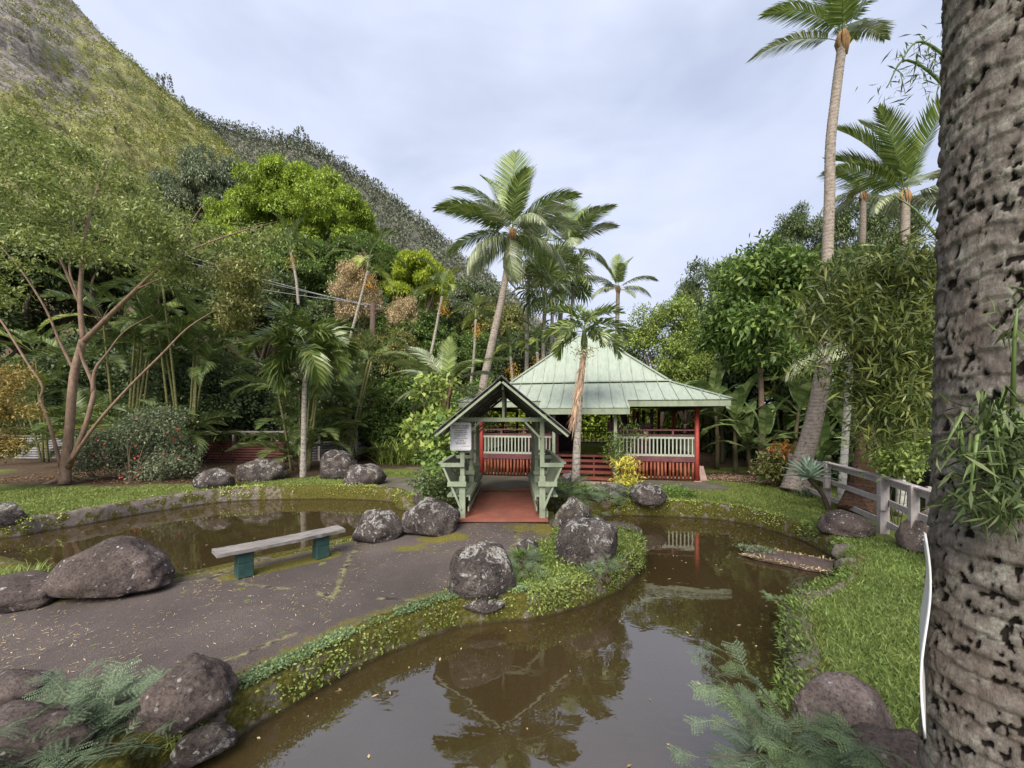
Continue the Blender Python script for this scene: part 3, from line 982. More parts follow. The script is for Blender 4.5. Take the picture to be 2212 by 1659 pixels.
# plate beams under the eaves, dark
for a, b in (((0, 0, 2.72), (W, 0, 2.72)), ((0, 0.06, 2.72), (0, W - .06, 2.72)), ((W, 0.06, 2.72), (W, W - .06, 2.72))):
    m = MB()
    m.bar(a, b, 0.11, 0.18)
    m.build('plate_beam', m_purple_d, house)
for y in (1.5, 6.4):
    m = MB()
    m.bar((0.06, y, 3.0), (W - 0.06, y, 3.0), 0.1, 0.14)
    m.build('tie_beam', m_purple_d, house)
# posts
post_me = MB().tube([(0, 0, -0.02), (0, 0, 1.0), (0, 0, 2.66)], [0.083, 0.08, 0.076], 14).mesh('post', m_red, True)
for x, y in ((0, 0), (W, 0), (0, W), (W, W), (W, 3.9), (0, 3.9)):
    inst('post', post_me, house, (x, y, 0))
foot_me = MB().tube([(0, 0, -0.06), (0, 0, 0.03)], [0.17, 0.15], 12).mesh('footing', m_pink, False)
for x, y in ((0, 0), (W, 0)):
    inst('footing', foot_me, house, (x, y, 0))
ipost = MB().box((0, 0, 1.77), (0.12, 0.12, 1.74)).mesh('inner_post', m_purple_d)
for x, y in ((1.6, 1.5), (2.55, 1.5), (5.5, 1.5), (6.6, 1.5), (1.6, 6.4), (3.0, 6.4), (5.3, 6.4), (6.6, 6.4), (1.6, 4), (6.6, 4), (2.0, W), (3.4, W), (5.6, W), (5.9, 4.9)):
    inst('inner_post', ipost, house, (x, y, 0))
m = MB().box((6.05, 2.6, 1.78), (0.13, 0.13, 1.76))
m.build('inner_post', m_red, house)
# floor boards
fl = MB().box((0, 0, 0), (0.155, W - 0.1, 0.05)).mesh('floor_board', m_floor)
for i in range(49):
    inst('floor_board', fl, house, (0.12 + i * 0.16, W / 2, 0.875))
# edge beams
def beam(a, b, w, h, mat=m_purple, name='edge_beam'):
    return MB().bar(a, b, w, h).build(name, mat, house)
beam((0.08, 0, 0.79), (3.0, 0, 0.79), 0.1, 0.19)
beam((5.0, 0, 0.79), (W - 0.08, 0, 0.79), 0.1, 0.19)
beam((3.05, -0.02, 0.86), (4.95, -0.02, 0.86), 0.12, 0.07, m_step, 'threshold')
beam((W, 0.09, 0.79), (W, W - .09, 0.79), 0.1, 0.19)
beam((0, 0.09, 0.79), (0, W - .09, 0.79), 0.1, 0.19)
beam((0.08, W, 0.79), (W - 0.08, W, 0.79), 0.1, 0.19)
# railings: two purple rails over a panel of pale balusters
bal_me = MB().box((0, 0, 0), (0.045, 0.03, 0.62)).mesh('baluster', m_pale)
def railing(p0, p1, n, stubs, dark=False):
    p0, p1 = Vector((p0[0], p0[1], 0)), Vector((p1[0], p1[1], 0))
    d = (p1 - p0).normalized()
    ang = math.atan2(d.y, d.x)
    mt = m_purple_d if dark else m_purple
    for z, h, w in ((1.83, 0.045, 0.1), (1.645, 0.05, 0.07)):
        MB().bar(p0 + Vector((0, 0, z)), p1 + Vector((0, 0, z)), w, h).build('rail', mt, house)
    for z in (1.555, 0.925):
        MB().bar(p0 + Vector((0, 0, z)), p1 + Vector((0, 0, z)), 0.05, 0.075).build('panel_rail', m_pale, house)
    for i in range(n):
        t = (i + 0.5) / n
        q = p0.lerp(p1, t)
        nrm = Vector((d.y, -d.x, 0)) * 0.018
        inst('baluster', bal_me, house, (q.x + nrm.x, q.y + nrm.y, 1.24), (0, 0, ang))
    for s in stubs:
        q = p0.lerp(p1, s)
        MB().box((q.x, q.y, 1.738), (0.07, 0.06, 0.14)).build('rail_stub', mt, house)
railing((0.09, 0), (2.75, 0), 20, (0.27, 0.6))
railing((5.05, 0), (W - 0.09, 0), 21, (0.42, 0.74))
railing((W, 0.09), (W, W - 0.09), 30, (0.3, 0.6))
railing((0, 0.09), (0, W - 0.09), 30, (0.3, 0.6))
railing((0.09, W), (W - 0.09, W), 34, (0.2, 0.4, 0.6, 0.8), True)
# bamboo skirt
random.seed(11)
bam_mes = []
for k in range(5):
    m = MB()
    pts, rr = [], []
    rad = random.uniform(0.04, 0.054)
    node = random.uniform(0.2, 0.45)
    for z, s in ((0, 1.0), (node - .02, 0.97), (node, 1.14), (node + .02, 0.97), (0.67, 0.95)):
        pts.append((random.uniform(-.004, .004), 0, z))
        rr.append(rad * s)
    m.tube(pts, rr, 8)
    bam_mes.append(m.mesh('bamboo', m_bamboo, True))
def skirt(x0, x1):
    x = x0
    while x < x1:
        inst('bamboo', random.choice(bam_mes), house, (x, -0.03 + random.uniform(-.01, .01), 0.015 - random.uniform(0, .02)), (random.uniform(-.02, .02), random.uniform(-.025, .025), random.uniform(0, 6)))
        x += random.uniform(0.118, 0.14)
    MB().box(((x0 + x1) / 2, 0.06, 0.12), (x1 - x0, 0.05, 0.07)).build('skirt_rail', m_pink, house)
skirt(0.16, 2.8)
skirt(5.2, W - 0.1)
# front steps
tr = MB().box((0, 0, 0), (1.9, 0.3, 0.045)).mesh('tread', m_step)
for i in range(4):
    z = 0.19 + i * 0.175
    y = -1.02 + i * 0.27
    trd = inst('tread', tr, house, (4.0, y, z))
    fr = MB().bar((3.05, y - 0.135, z - 0.035), (4.95, y - 0.135, z - 0.035), 0.02, 0.05).build('nosing', m_step, house)
    sub_of(fr, trd)
for i in range(4):
    z = 0.28 + i * 0.175
    y = -0.85 + i * 0.27
    if i in (1, 2):
        lat = MB()
        for k in range(26):
            x = 3.08 + k * 0.0735
            lat.bar((x, y, z - .055), (x + 0.075, y, z + .055), 0.012, 0.016, up=(0, 1, 0))
            lat.bar((x + 0.075, y + .013, z - .055), (x, y + .013, z + .055), 0.012, 0.016, up=(0, 1, 0))
        lat.build('lattice', m_purple_d, house)
    for x in (3.07, 3.68, 4.32, 4.93):
        MB().box((x, y - .0, z), (0.05, 0.03, 0.125)).build('riser_block', m_step, house)
for x in (3.03, 4.97):
    MB().bar((x, -1.25, 0.05), (x, -0.05, 0.83), 0.05, 0.2).build('stringer', m_step, house)
MB().box((4.0, -1.35, 0.02), (2.3, 0.7, 0.1)).build('step_slab', m_pink, house)
pp = MB().box((0, 0, 1.22), (0.1, 0.1, 2.5)).mesh('porch_post', m_sage)
for x in (2.95, 5.02):
    inst('porch_post', pp, house, (x, -1.28, 0))
# inner front wall: panelled doors folded back, glazed lights above, low panel on the right
def wall_panel(x0, x1, y, z0, z1, mat=m_purple, name='wall_panel'):
    o = MB().box(((x0 + x1) / 2, y, (z0 + z1) / 2), (x1 - x0, 0.05, z1 - z0)).build(name, mat, house)
    return o
def sash(x0, x1, y, z0, z1, nx_, nz_):
    m = MB()
    for k in range(nx_ + 1):
        x = x0 + (x1 - x0) * k / nx_
        m.box((x, y, (z0 + z1) / 2), (0.03, 0.035, z1 - z0 + 0.03))
    for k in range(nz_ + 1):
        z = z0 + (z1 - z0) * k / nz_
        m.box(((x0 + x1) / 2, y - .003, z), (x1 - x0 - 0.03, 0.033, 0.03))
    return m.build('window_frame', m_purple_d, house)
for x0, x1 in ((2.55, 2.95), (4.85, 5.4)):
    wp_ = wall_panel(x0, x1, 0.9, 0.9, 2.12)
    sub_of(sash(x0 + .03, x1 - .03, 0.9, 2.15, 2.62, 2, 2), wp_)
    for zz in (1.15, 1.65):
        sub_of(MB().box(((x0 + x1) / 2, 0.862, zz + .12), (x1 - x0 - 0.14, 0.02, 0.36)).build('raised_panel', m_purple, house), wp_)
wall_panel(1.6, 2.5, 1.45, 0.9, 1.95)
wall_panel(5.45, 6.55, 1.45, 0.9, 1.95)
MB().bar((5.42, 1.42, 2.0), (6.6, 1.42, 2.0), 0.07, 0.07).build('wall_cap', m_purple, house)
sash(5.5, 6.1, 1.45, 2.05, 2.6, 3, 2)
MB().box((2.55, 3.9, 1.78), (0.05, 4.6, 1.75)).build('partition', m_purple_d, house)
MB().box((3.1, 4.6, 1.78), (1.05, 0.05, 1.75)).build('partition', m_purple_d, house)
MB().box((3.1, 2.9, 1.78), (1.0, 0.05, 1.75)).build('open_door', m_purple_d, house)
# loose boards leaning on the right corner
for dx, a in ((0.2, 0.18), (0.32, 0.26)):
    b = MB().box((0, 0, 0.27), (0.11, 0.035, 0.56)).build('leaning_board', m_pink, None)
    wp = house.matrix_basis @ Vector((W + dx, 0.1, 0.0))
    b.location = (wp.x, wp.y, 0.41)
    b.rotation_euler = (0, -a, HROT)
    tag(b, 'short pink board leaning by the red corner post, ' + ('nearer the post' if dx < 0.3 else 'farther from the post'), 'board', 'boards by the corner post')

# ---------------------------------------------------------------- covered bridge (gateway with benches)
BX = -0.2
gate = thing('covered_bridge', 'sage green covered footbridge with gabled roof, side benches and red deck', 'bridge', (BX, 8.3, 0.5))
def gb(m, name, mat, **kw):
    return m.build(name, mat, gate, world=True, **kw)
DZ = 0.555
# deck planks covered in red paint: one board surface
gb(MB().box((BX, 10.1, DZ - 0.05), (1.86, 3.85, 0.1)), 'deck', m_deck)
gb(MB().bar((BX - 0.93, 8.16, DZ - .008), (BX + 0.93, 8.16, DZ - .008), 0.12, 0.05), 'deck_lip', m_deck)
PS = 0.83
YS = (8.33, 10.15, 11.95)
BZ0, BZ1 = 2.555, 2.635
for s in (-1, 1):
    x = BX + s * PS
    for i, y in enumerate(YS):
        m = MB()
        m.box((x, y, (DZ + 1.42) / 2 - 0.02), (0.125, 0.11, 1.42 - DZ + 0.04))
        m.box((x - s * 0.003, y, (1.42 + BZ1) / 2), (0.092, 0.1, BZ1 - 1.42))
        gb(m, 'post', m_sage, bevel=0.006)
    # wall plate
    gb(MB().bar((x, 7.72, BZ0 + 0.10), (x, 12.5, BZ0 + 0.10), 0.09, 0.09), 'wall_plate', m_sage)
for i, y in enumerate(YS):
    yy = y - 0.075
    gb(MB().bar((BX - PS - 0.13, yy, (BZ0 + BZ1) / 2), (BX + PS + 0.13, yy, (BZ0 + BZ1) / 2), 0.045, 0.085), 'tie_beam', m_sage)
    gb(MB().box((BX + 0.02, yy + 0.003, 2.63 + 0.30), (0.05, 0.045, 0.6)), 'king_post', m_sage)
    for s in (-1, 1):
        gb(MB().bar((BX + s * (PS - 0.05), yy, 2.22), (BX + s * (PS - 0.36), yy, 2.545), 0.04, 0.055, up=(0, 1, 0)), 'knee_brace', m_sage)
# roof
RZ, EVZ, EVX = 3.40, 2.35, 1.27
for s in (-1, 1):
    # corrugated sheets side by side along the slope
    ysheet = np.linspace(7.62, 12.55, 7)
    for a, b in zip(ysheet[:-1], ysheet[1:]):
        n = 18
        top = []
        V = []
        for j in range(n + 1):
            y = a + (b - a) * j / n - (0 if j else 0)
            w = 0.010 * math.sin(j / n * 2 * math.pi * 6)
            for (x, z) in ((BX, RZ), (BX + s * (EVX + 0.05), EVZ - 0.035)):
                V.append((x, y, z + 0.02 + w))
            for (x, z) in ((BX, RZ), (BX + s * (EVX + 0.05), EVZ - 0.035)):
                V.append((x, y, z + 0.014 + w))
        fs = []
        for j in range(n):
            q = 4 * j
            fs += [(q, q + 4, q + 5, q + 1), (q + 2, q + 3, q + 7, q + 6)]
        fs += [(1, 3, 2, 0), (4 * n, 4 * n + 2, 4 * n + 3, 4 * n + 1)]
        m = MB()
        m.add(V, fs)
        gb(m, 'roof_sheet', m_tin)
    for y in (7.70, 12.47):
        gb(MB().bar((BX + s * 0.015, y, RZ - 0.085), (BX + s * EVX, y, EVZ - 0.075), 0.04, 0.145, up=(0, 1, 0)), 'barge_board', m_sage)
    for k in range(6):
        t = (k + 0.4) / 6
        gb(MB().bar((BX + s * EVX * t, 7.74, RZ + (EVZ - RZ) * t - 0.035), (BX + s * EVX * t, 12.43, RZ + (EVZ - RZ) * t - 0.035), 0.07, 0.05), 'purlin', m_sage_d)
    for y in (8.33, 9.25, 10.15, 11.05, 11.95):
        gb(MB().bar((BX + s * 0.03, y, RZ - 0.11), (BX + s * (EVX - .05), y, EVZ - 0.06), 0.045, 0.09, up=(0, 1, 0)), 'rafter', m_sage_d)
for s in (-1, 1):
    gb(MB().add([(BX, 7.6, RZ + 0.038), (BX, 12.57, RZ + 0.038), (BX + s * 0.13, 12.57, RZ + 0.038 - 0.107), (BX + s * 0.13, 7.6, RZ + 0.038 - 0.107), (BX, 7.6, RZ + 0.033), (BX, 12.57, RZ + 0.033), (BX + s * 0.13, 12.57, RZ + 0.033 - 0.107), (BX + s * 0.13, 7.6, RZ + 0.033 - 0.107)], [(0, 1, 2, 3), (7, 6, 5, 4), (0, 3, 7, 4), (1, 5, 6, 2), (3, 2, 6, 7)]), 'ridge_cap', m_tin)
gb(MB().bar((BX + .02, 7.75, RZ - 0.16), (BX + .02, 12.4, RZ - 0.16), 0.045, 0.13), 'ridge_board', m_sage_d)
# benches along both sides with leaning slatted backs
for s in (-1, 1):
    xi = BX + s * (PS - 0.02)
    for i, y in enumerate(YS):
        yy = y - 0.085
        gb(MB().bar((BX + s * (PS - 0.05), yy, 1.66), (BX + s * (PS + 0.44), yy, 1.66), 0.045, 0.085), 'arm_rail', m_sage, bevel=0.004)
        gb(MB().bar((BX + s * (PS - 0.09), yy - .004, 1.265), (BX + s * (PS + 0.30), yy - .004, 1.265), 0.045, 0.1), 'seat_bearer', m_sage, bevel=0.004)
        gb(MB().bar((BX + s * (PS + 0.41), yy + 0.05, 1.66), (BX + s * (PS + 0.02), yy + 0.05, 0.74), 0.04, 0.095, up=(0, 1, 0)), 'back_strut', m_sage)
    gb(MB().bar((BX + s * (PS + 0.44), YS[0] - 0.1, 1.70), (BX + s * (PS + 0.44), YS[2] + 0.1, 1.70), 0.09, 0.035), 'back_cap', m_sage)
    sl = MB().bar((0, 0, 0), (s * 0.23, 0, 0.62), 0.062, 0.018, up=(0, 1, 0))
    slm = sl.mesh('back_slat', m_sage)
    # bar's width runs across; turn it so that the slat's broad face looks inward
    sl2 = MB().bar((0, 0, 0), (s * 0.23, 0, 0.63), 0.075, 0.018)
    slm = sl2.mesh('back_slat', m_sage)
    k = 0
    y = YS[0] + 0.06
    while y < YS[2] - 0.02:
        new_obj('back_slat', slm, gate, Vector((BX + s * (PS + 0.19), y, 1.05)) - origin(gate))
        y += 0.088
    for j in range(4):
        xx = BX + s * (PS - 0.07 + 0.115 * j)
        gb(MB().bar((xx, YS[0] + 0.02, 1.0), (xx, YS[2] + 0.04, 1.0), 0.1, 0.035), 'seat_board', m_sage)
    gb(MB().bar((BX + s * (PS - 0.137), YS[0] + 0.03, 0.955), (BX + s * (PS - 0.137), YS[2] + 0.04, 0.955), 0.03, 0.1), 'seat_apron', m_sage)
    gb(MB().bar((BX + s * (PS - 0.115), YS[0] + 0.05, 0.72), (BX + s * (PS - 0.115), YS[2] + 0.02, 0.72), 0.03, 0.09), 'foot_rail', m_sage)
    for y in (9.2, 10.15, 11.05):
        gb(MB().box((BX + s * (PS - 0.06), y, 0.775), (0.06, 0.07, 0.42)), 'seat_leg', m_sage)
    gb(MB().bar((BX + s * (PS + 0.1), YS[0] + 0.02, 0.62), (BX + s * (PS + 0.1), YS[2], 0.62), 0.05, 0.13), 'side_joist', m_sage)

# notice board hung on the left front post
SX0, SX1, SZ0, SZ1, SY = -1.265, -0.835, 1.965, 2.535, 8.185
def rrect(x0, x1, z0, z1, r, n=5):
    pts = []
    for cx_, cz_, a0 in ((x1 - r, z1 - r, 0), (x0 + r, z1 - r, 90), (x0 + r, z0 + r, 180), (x1 - r, z0 + r, 270)):
        for k in range(n + 1):
            a = R(a0 + 90 * k / n)
            pts.append((cx_ + r * math.cos(a), cz_ + r * math.sin(a)))
    return pts
notice = thing('notice_sign', 'white notice with maroon lettering hung on the left front post of the covered bridge', 'sign', ((SX0 + SX1) / 2, SY, SZ0))
m = MB()
m.prism(rrect(SX0, SX1, SZ0, SZ1, 0.035), SY - 0.004, SY + 0.004, 'y')
npanel = m.build('panel', m_white, notice, world=True)
m = MB()
outer, inner = rrect(SX0 + .018, SX1 - .018, SZ0 + .018, SZ1 - .018, 0.025), rrect(SX0 + .021, SX1 - .021, SZ0 + .021, SZ1 - .021, 0.023)
q = len(outer)
m.add([(p[0], SY - 0.0055, p[1]) for p in outer] + [(p[0], SY - 0.0055, p[1]) for p in inner], [(i, (i + 1) % q, (i + 1) % q + q, i + q) for i in range(q)])
sub_of(m.build('border_line', m_ink2, notice, world=True), npanel)
LINES = [('BAHAY KUBO', 2.452, 0.056, m_ink, 0.0), ('RESTORATION PROJECT', 2.412, 0.0305, m_ink, 0.0), ('Please pardon the', 2.362, 0.034, m_ink2, 0.0),
         ('inconvenience while', 2.325, 0.034, m_ink2, 0.0), ('we work to restore', 2.288, 0.034, m_ink2, 0.0), ('our Bahay Kubo.', 2.251, 0.034, m_ink2, 0.0),
         ('If you are interested', 2.205, 0.034, m_ink2, 0.0), ('in helping,', 2.165, 0.034, m_ink2, 0.0), ('please call us at', 2.127, 0.034, m_ink2, 0.0),
         ('808-270-6450', 2.089, 0.036, m_ink2, 0.0), ('Parks and Recreation', 2.045, 0.019, m_ink2, 0.1)]
for txt, z, size, mt, dx in LINES:
    cu = bpy.data.curves.new('lettering', 'FONT')
    cu.body = txt
    cu.size = size
    cu.align_x = 'CENTER'
    cu.extrude = 0.0006
    cu.offset = 0.0006 if mt is m_ink2 else 0.0012
    to = bpy.data.objects.new('lettering', cu)
    COL.objects.link(to)
    dg = bpy.context.evaluated_depsgraph_get()
    tm = bpy.data.meshes.new_from_object(to.evaluated_get(dg))
    bpy.data.objects.remove(to)
    tm.materials.clear()
    tm.materials.append(mt)
    sub_of(new_obj('lettering', tm, notice, Vector(((SX0 + SX1) / 2 + dx, SY - 0.0056, z)) - origin(notice), (R(90), 0, 0)), npanel)
for x, z in (((SX0 + SX1) / 2, SZ1 - 0.02), ((SX0 + SX1) / 2, SZ0 + 0.03)):
    sub_of(MB().tube([(x, SY - 0.009, z), (x, SY - 0.002, z)], 0.006, 8).build('screw', m_ink2, notice, world=True), npanel)

# ---------------------------------------------------------------- bench on the path
bA, bB = G(527, 1243, 0.335), G(693, 1203, 0.335)
bd = (bB - bA).normalized()
bang = math.atan2(bd.y, bd.x)
bench = thing('plank_bench', 'low bench of a weathered plank on two teal concrete blocks', 'bench', (bA.x, bA.y, 0.335), bang)
bl = (bB - bA).length
for x in (0, bl):
    blk = MB()
    blk.box((x, 0.0, 0.095), (0.2, 0.2, 0.2))
    blk.box((x + 0.004, 0.003, 0.285), (0.196, 0.196, 0.176))
    blk.build('block_leg', m_teal, bench, bevel=0.008)
pl = MB()
n = 24
V = []
rnd = random.Random(4)
for i in range(n + 1):
    t = i / n
    x = -0.35 + (bl + 0.68) * t
    sag = -0.012 * math.sin(t * math.pi)
    for (yy, zz) in ((-0.17, 0.0), (0.17, 0.0), (0.175, 0.05), (0.06, 0.058), (-0.06, 0.056), (-0.175, 0.05)):
        V.append((x + rnd.uniform(-.004, .004), yy + rnd.uniform(-.006, .006), 0.378 + zz + sag + rnd.uniform(-.003, .003)))
fs = []
for i in range(n):
    for k in range(6):
        a, b = i * 6 + k, i * 6 + (k + 1) % 6
        fs.append((a, a + 6, b + 6, b))
fs += [tuple(range(5, -1, -1))[::-1], tuple(n * 6 + k for k in range(6))]
pl.add(V, fs)
pl.build('plank', m_plank, bench)

# ---------------------------------------------------------------- boulders
def rock_mesh(seed, sub=4, rough=0.22, flat=0.35, box=0.0):
    bm = bmesh.new()
    bmesh.ops.create_icosphere(bm, subdivisions=sub, radius=1.0)
    sv = Vector((seed * 7.13, seed * 3.7, seed * 1.9))
    cuts = []
    rr = random.Random(seed)
    for k in range(7):
        a = Vector((rr.gauss(0, 1), rr.gauss(0, 1), rr.gauss(0, 0.8))).normalized()
        cuts.append((a, rr.uniform(0.72, 0.95)))
    for v in bm.verts:
        d = v.co.normalized()
        r = 1 + rough * (mnoise.fractal(d * 1.1 + sv, 1.0, 2.0, 3)) + 0.05 * mnoise.fractal(d * 4 + sv, 0.9, 2.0, 4) + 0.018 * mnoise.fractal(d * 13 + sv, 0.8, 2.0, 3)
        p = d * r
        for a, h in cuts:
            e = p.dot(a) - h
            if e > 0:
                p = p - a * e * 0.72
        if p.z < -flat:
            p.z = -flat + (p.z + flat) * 0.25
        v.co = p
    zmin = min(v.co.z for v in bm.verts)
    xs = [v.co.x for v in bm.verts]
    ys = [v.co.y for v in bm.verts]
    zs = [v.co.z for v in bm.verts]
    for v in bm.verts:
        v.co.x = (v.co.x - (max(xs) + min(xs)) / 2) / (max(xs) - min(xs))
        v.co.y = (v.co.y - (max(ys) + min(ys)) / 2) / (max(ys) - min(ys))
        v.co.z = (v.co.z - zmin) / (max(zs) - zmin)
    me = bpy.data.meshes.new('boulder')
    bm.to_mesh(me)
    bm.free()
    me.polygons.foreach_set('use_smooth', [True] * len(me.polygons))
    return me
def boulder(x0, y0, x1, y1, label, seed, z=None, mat=m_boulder, depth=0.8, hs=0.9, rot=0.0, tilt=0.0, sub=4, flat=0.35, rough=0.22, sink=0.05, dd=0.0):
    zz = 0.36 if z is None else z
    g = G((x0 + x1) / 2, y1, zz)
    if z is None:
        for _ in range(3):
            zz = gzf(g.x, g.y)
            g = G((x0 + x1) / 2, y1, zz)
    d = g.y + dd
    w = (x1 - x0) / F * d
    dep = w * depth
    d2 = d + dep * 0.42
    cx_ = ((x0 + x1) / 2 - CX) / F * d2
    w = (x1 - x0) / F * d2
    # the top edge of the picture outline lies over the boulder's middle
    h = ((y1 - y0) / F * d) * hs
    me = rock_mesh(seed, sub, rough, flat)
    me.materials.append(mat)
    o = new_obj('boulder', me, None, (cx_, d2, zz - sink), (0, tilt, rot), (w, dep, h + sink))
    tag(o, label, 'boulder', 'boulders round the pond')
    return o
boulder(124, 1170, 360, 1306, 'big dome-shaped brown boulder at the left end of the bench', 21, 0.33, m_boulder_b, 0.75, 0.93, 0.0, -0.0, 5, 0.1, 0.2)
boulder(-60, 1252, 128, 1326, 'low pale-speckled boulder at the left edge beside the big dome-shaped boulder', 22, 0.33, m_boulder_b, 0.8, 0.8)
boulder(-40, 1088, 42, 1138, 'lichen-grey rock at the left edge on the lawn beyond the pond', 23, 0.3, m_boulder, 0.9, 0.9)
boulder(427, 1010, 505, 1057, 'small dark boulder on the far lawn, leftmost of the row behind the pond', 24)
boulder(513, 988, 621, 1041, 'long white-crusted boulder behind the pond, just left of the slender palm', 25)
boulder(690, 972, 770, 1036, 'white-topped boulder right of the slender palm, front one of the touching pair', 26, None, m_boulder, 0.8, 1.0)
boulder(730, 965, 792, 1008, 'white-topped boulder partly hidden behind its twin, right of the slender palm', 27, None, m_boulder, 0.9, 1.0, dd=2.2)
boulder(744, 1000, 835, 1051, 'split brown boulder with a white cap on the far pond bank', 28)
boulder(765, 1103, 872, 1173, 'speckled grey boulder on the path, second to the left of the covered bridge', 29, 0.36, m_boulder, 0.85, 0.92)
boulder(868, 1078, 994, 1160, 'large lichen-patched boulder against the left front post of the covered bridge', 30, 0.42, m_boulder, 0.8, 0.93, sub=5)
boulder(892, 1042, 962, 1092, 'lichen-white rock behind the large boulder left of the covered bridge', 31, 0.4, m_boulder, 0.9, 1.0)
boulder(968, 1180, 1120, 1298, 'tilted egg-shaped boulder with a white spot at the path edge', 32, 0.30, m_boulder, 0.75, 0.95, 0.35, -0.12, 5, 0.6, 0.12)
boulder(1200, 1128, 1342, 1228, 'big rounded dark boulder on the grassy point between path and pond', 33, 0.33, m_boulder, 0.8, 1.0, 0.1, 0.0, 5, 0.5, 0.14)
boulder(1190, 1083, 1282, 1160, 'pointed lichen-covered boulder behind the big rounded dark boulder', 34, 0.36, m_boulder, 0.9, 1.05, sub=5, rough=0.3)
boulder(1270, 1130, 1390, 1166, 'long smooth brown rock lying in the pond beyond the big rounded boulder', 35, -0.02, m_boulder_b, 0.45, 0.95, -0.05, 0.0, 4, 0.4, 0.1)
boulder(1115, 1168, 1165, 1200, 'small rock half hidden in the plants between the two path-side boulders', 36, 0.36, m_boulder, 0.9, 1.0)
boulder(1205, 1017, 1253, 1052, 'speckled boulder at the foot of the palm before the steps', 37)
boulder(1258, 1048, 1372, 1078, 'low lichen-white rock under the yellow croton', 38)
boulder(1360, 1046, 1438, 1092, 'blocky lichen-crusted boulder on the far bank right of the yellow croton', 39, None, m_boulder, 0.9, 0.95)
boulder(1764, 1103, 1888, 1162, 'flat-topped brown boulder at the corner of the pond near the grey fence', 40, 0.34, m_boulder_b, 0.75, 0.85, 0.1, 0.05, 5, 0.25)
boulder(1950, 1092, 2060, 1200, 'lichen-white rocky mound between the fence and the near palm trunk', 41, 0.33, m_boulder_l, 0.8, 0.9)
boulder(304, 1422, 500, 1598, 'rough brown boulder at the corner of path and pond in the lower left', 42, 0.3, m_boulder_b, 0.8, 0.75, 0.5, -0.1, 5, 0.35, 0.3)
boulder(-70, 1530, 190, 1700, 'broad brown boulder behind the ferny shrub in the lower left corner', 43, 0.3, m_boulder_b, 0.7, 0.72, 0.2, 0, 5)
boulder(-60, 1478, 100, 1540, 'flat brown rock at the left edge on the near side of the path', 44, 0.33, m_boulder_b, 0.9, 0.8)
boulder(1715, 1478, 1912, 1640, 'grey-brown boulder in the grass behind the ferny bush at lower right', 45, 0.3, m_boulder_l, 0.9, 0.85, 0.1, 0, 5, 0.2)
boulder(1830, 1600, 2040, 1760, 'reddish rock at the foot of the near palm trunk', 46, 0.3, m_boulder_b, 0.9, 0.75)
boulder(1798, 1178, 1850, 1208, 'pale stone set in the pond edge beside the floating log, farther of two', 47, 0.2, m_wall, 0.9, 0.9, sub=3)
boulder(1806, 1205, 1852, 1232, 'pale stone set in the pond edge beside the floating log, nearer of two', 48, 0.2, m_wall, 0.9, 0.9, sub=3)
boulder(995, 1290, 1095, 1318, 'flat pale stone capping the pond wall below the egg-shaped boulder', 49, 0.2, m_boulder, 0.5, 0.8, 0.1, 0, 4)
boulder(385, 1545, 500, 1640, 'pale slab wedged under the rough brown boulder in the lower left', 50, 0.12, m_boulder, 0.5, 0.6, 0.7, 0, 4)
# ---------------------------------------------------------------- foliage materials
lf_mango = leafmat('mango_leaves', (0.06, 0.1, 0.016), (0.145, 0.22, 0.026), (0.29, 0.37, 0.05))
lf_mango2 = leafmat('yellow_green_mango_leaves', (0.09, 0.13, 0.016), (0.21, 0.28, 0.025), (0.36, 0.42, 0.05))
lf_green = leafmat('mid_green_leaves', (0.03, 0.06, 0.016), (0.075, 0.13, 0.03), (0.15, 0.21, 0.05))
lf_dark = leafmat('dark_green_leaves', (0.028, 0.046, 0.018), (0.062, 0.092, 0.034), (0.12, 0.155, 0.064))
lf_grey = leafmat('grey_green_leaves', (0.045, 0.065, 0.038), (0.095, 0.125, 0.07), (0.19, 0.22, 0.14))
lf_olive = leafmat('olive_leaves', (0.055, 0.065, 0.02), (0.11, 0.125, 0.035), (0.21, 0.22, 0.075))
lf_light = leafmat('fresh_green_leaves', (0.07, 0.11, 0.022), (0.14, 0.2, 0.045), (0.25, 0.31, 0.085))
lf_dead = leafmat('dry_tan_leaves', (0.15, 0.115, 0.06), (0.3, 0.24, 0.14), (0.46, 0.4, 0.26), 0.8, 0.15, 0.2)
lf_gold = leafmat('golden_leaves', (0.09, 0.075, 0.02), (0.18, 0.14, 0.04), (0.3, 0.25, 0.09))
lf_croton = leafmat('yellow_croton_leaves', (0.2, 0.22, 0.03), (0.48, 0.4, 0.06), (0.66, 0.56, 0.16))
lf_palm = leafmat('palm_leaflets', (0.045, 0.075, 0.018), (0.09, 0.135, 0.03), (0.2, 0.24, 0.08), 0.28, 0.65, 0.25)
lf_palmg = leafmat('silvery_palm_leaflets', (0.075, 0.1, 0.05), (0.14, 0.175, 0.09), (0.32, 0.35, 0.24), 0.28, 0.7, 0.22)
lf_areca = leafmat('areca_leaflets', (0.04, 0.068, 0.02), (0.085, 0.125, 0.04), (0.18, 0.215, 0.08), 0.4, 0.45, 0.25)
lf_arecay = leafmat('yellow_green_palm_leaflets', (0.1, 0.14, 0.025), (0.17, 0.22, 0.045), (0.3, 0.33, 0.1), 0.4, 0.45, 0.25)
lf_palmdead = leafmat('dead_frond', (0.2, 0.13, 0.085), (0.35, 0.25, 0.18), (0.47, 0.38, 0.29), 0.85, 0.1, 0.15)
lf_banana = leafmat('banana_leaf', (0.05, 0.085, 0.028), (0.1, 0.15, 0.05), (0.21, 0.27, 0.12), 0.32, 0.55, 0.25)
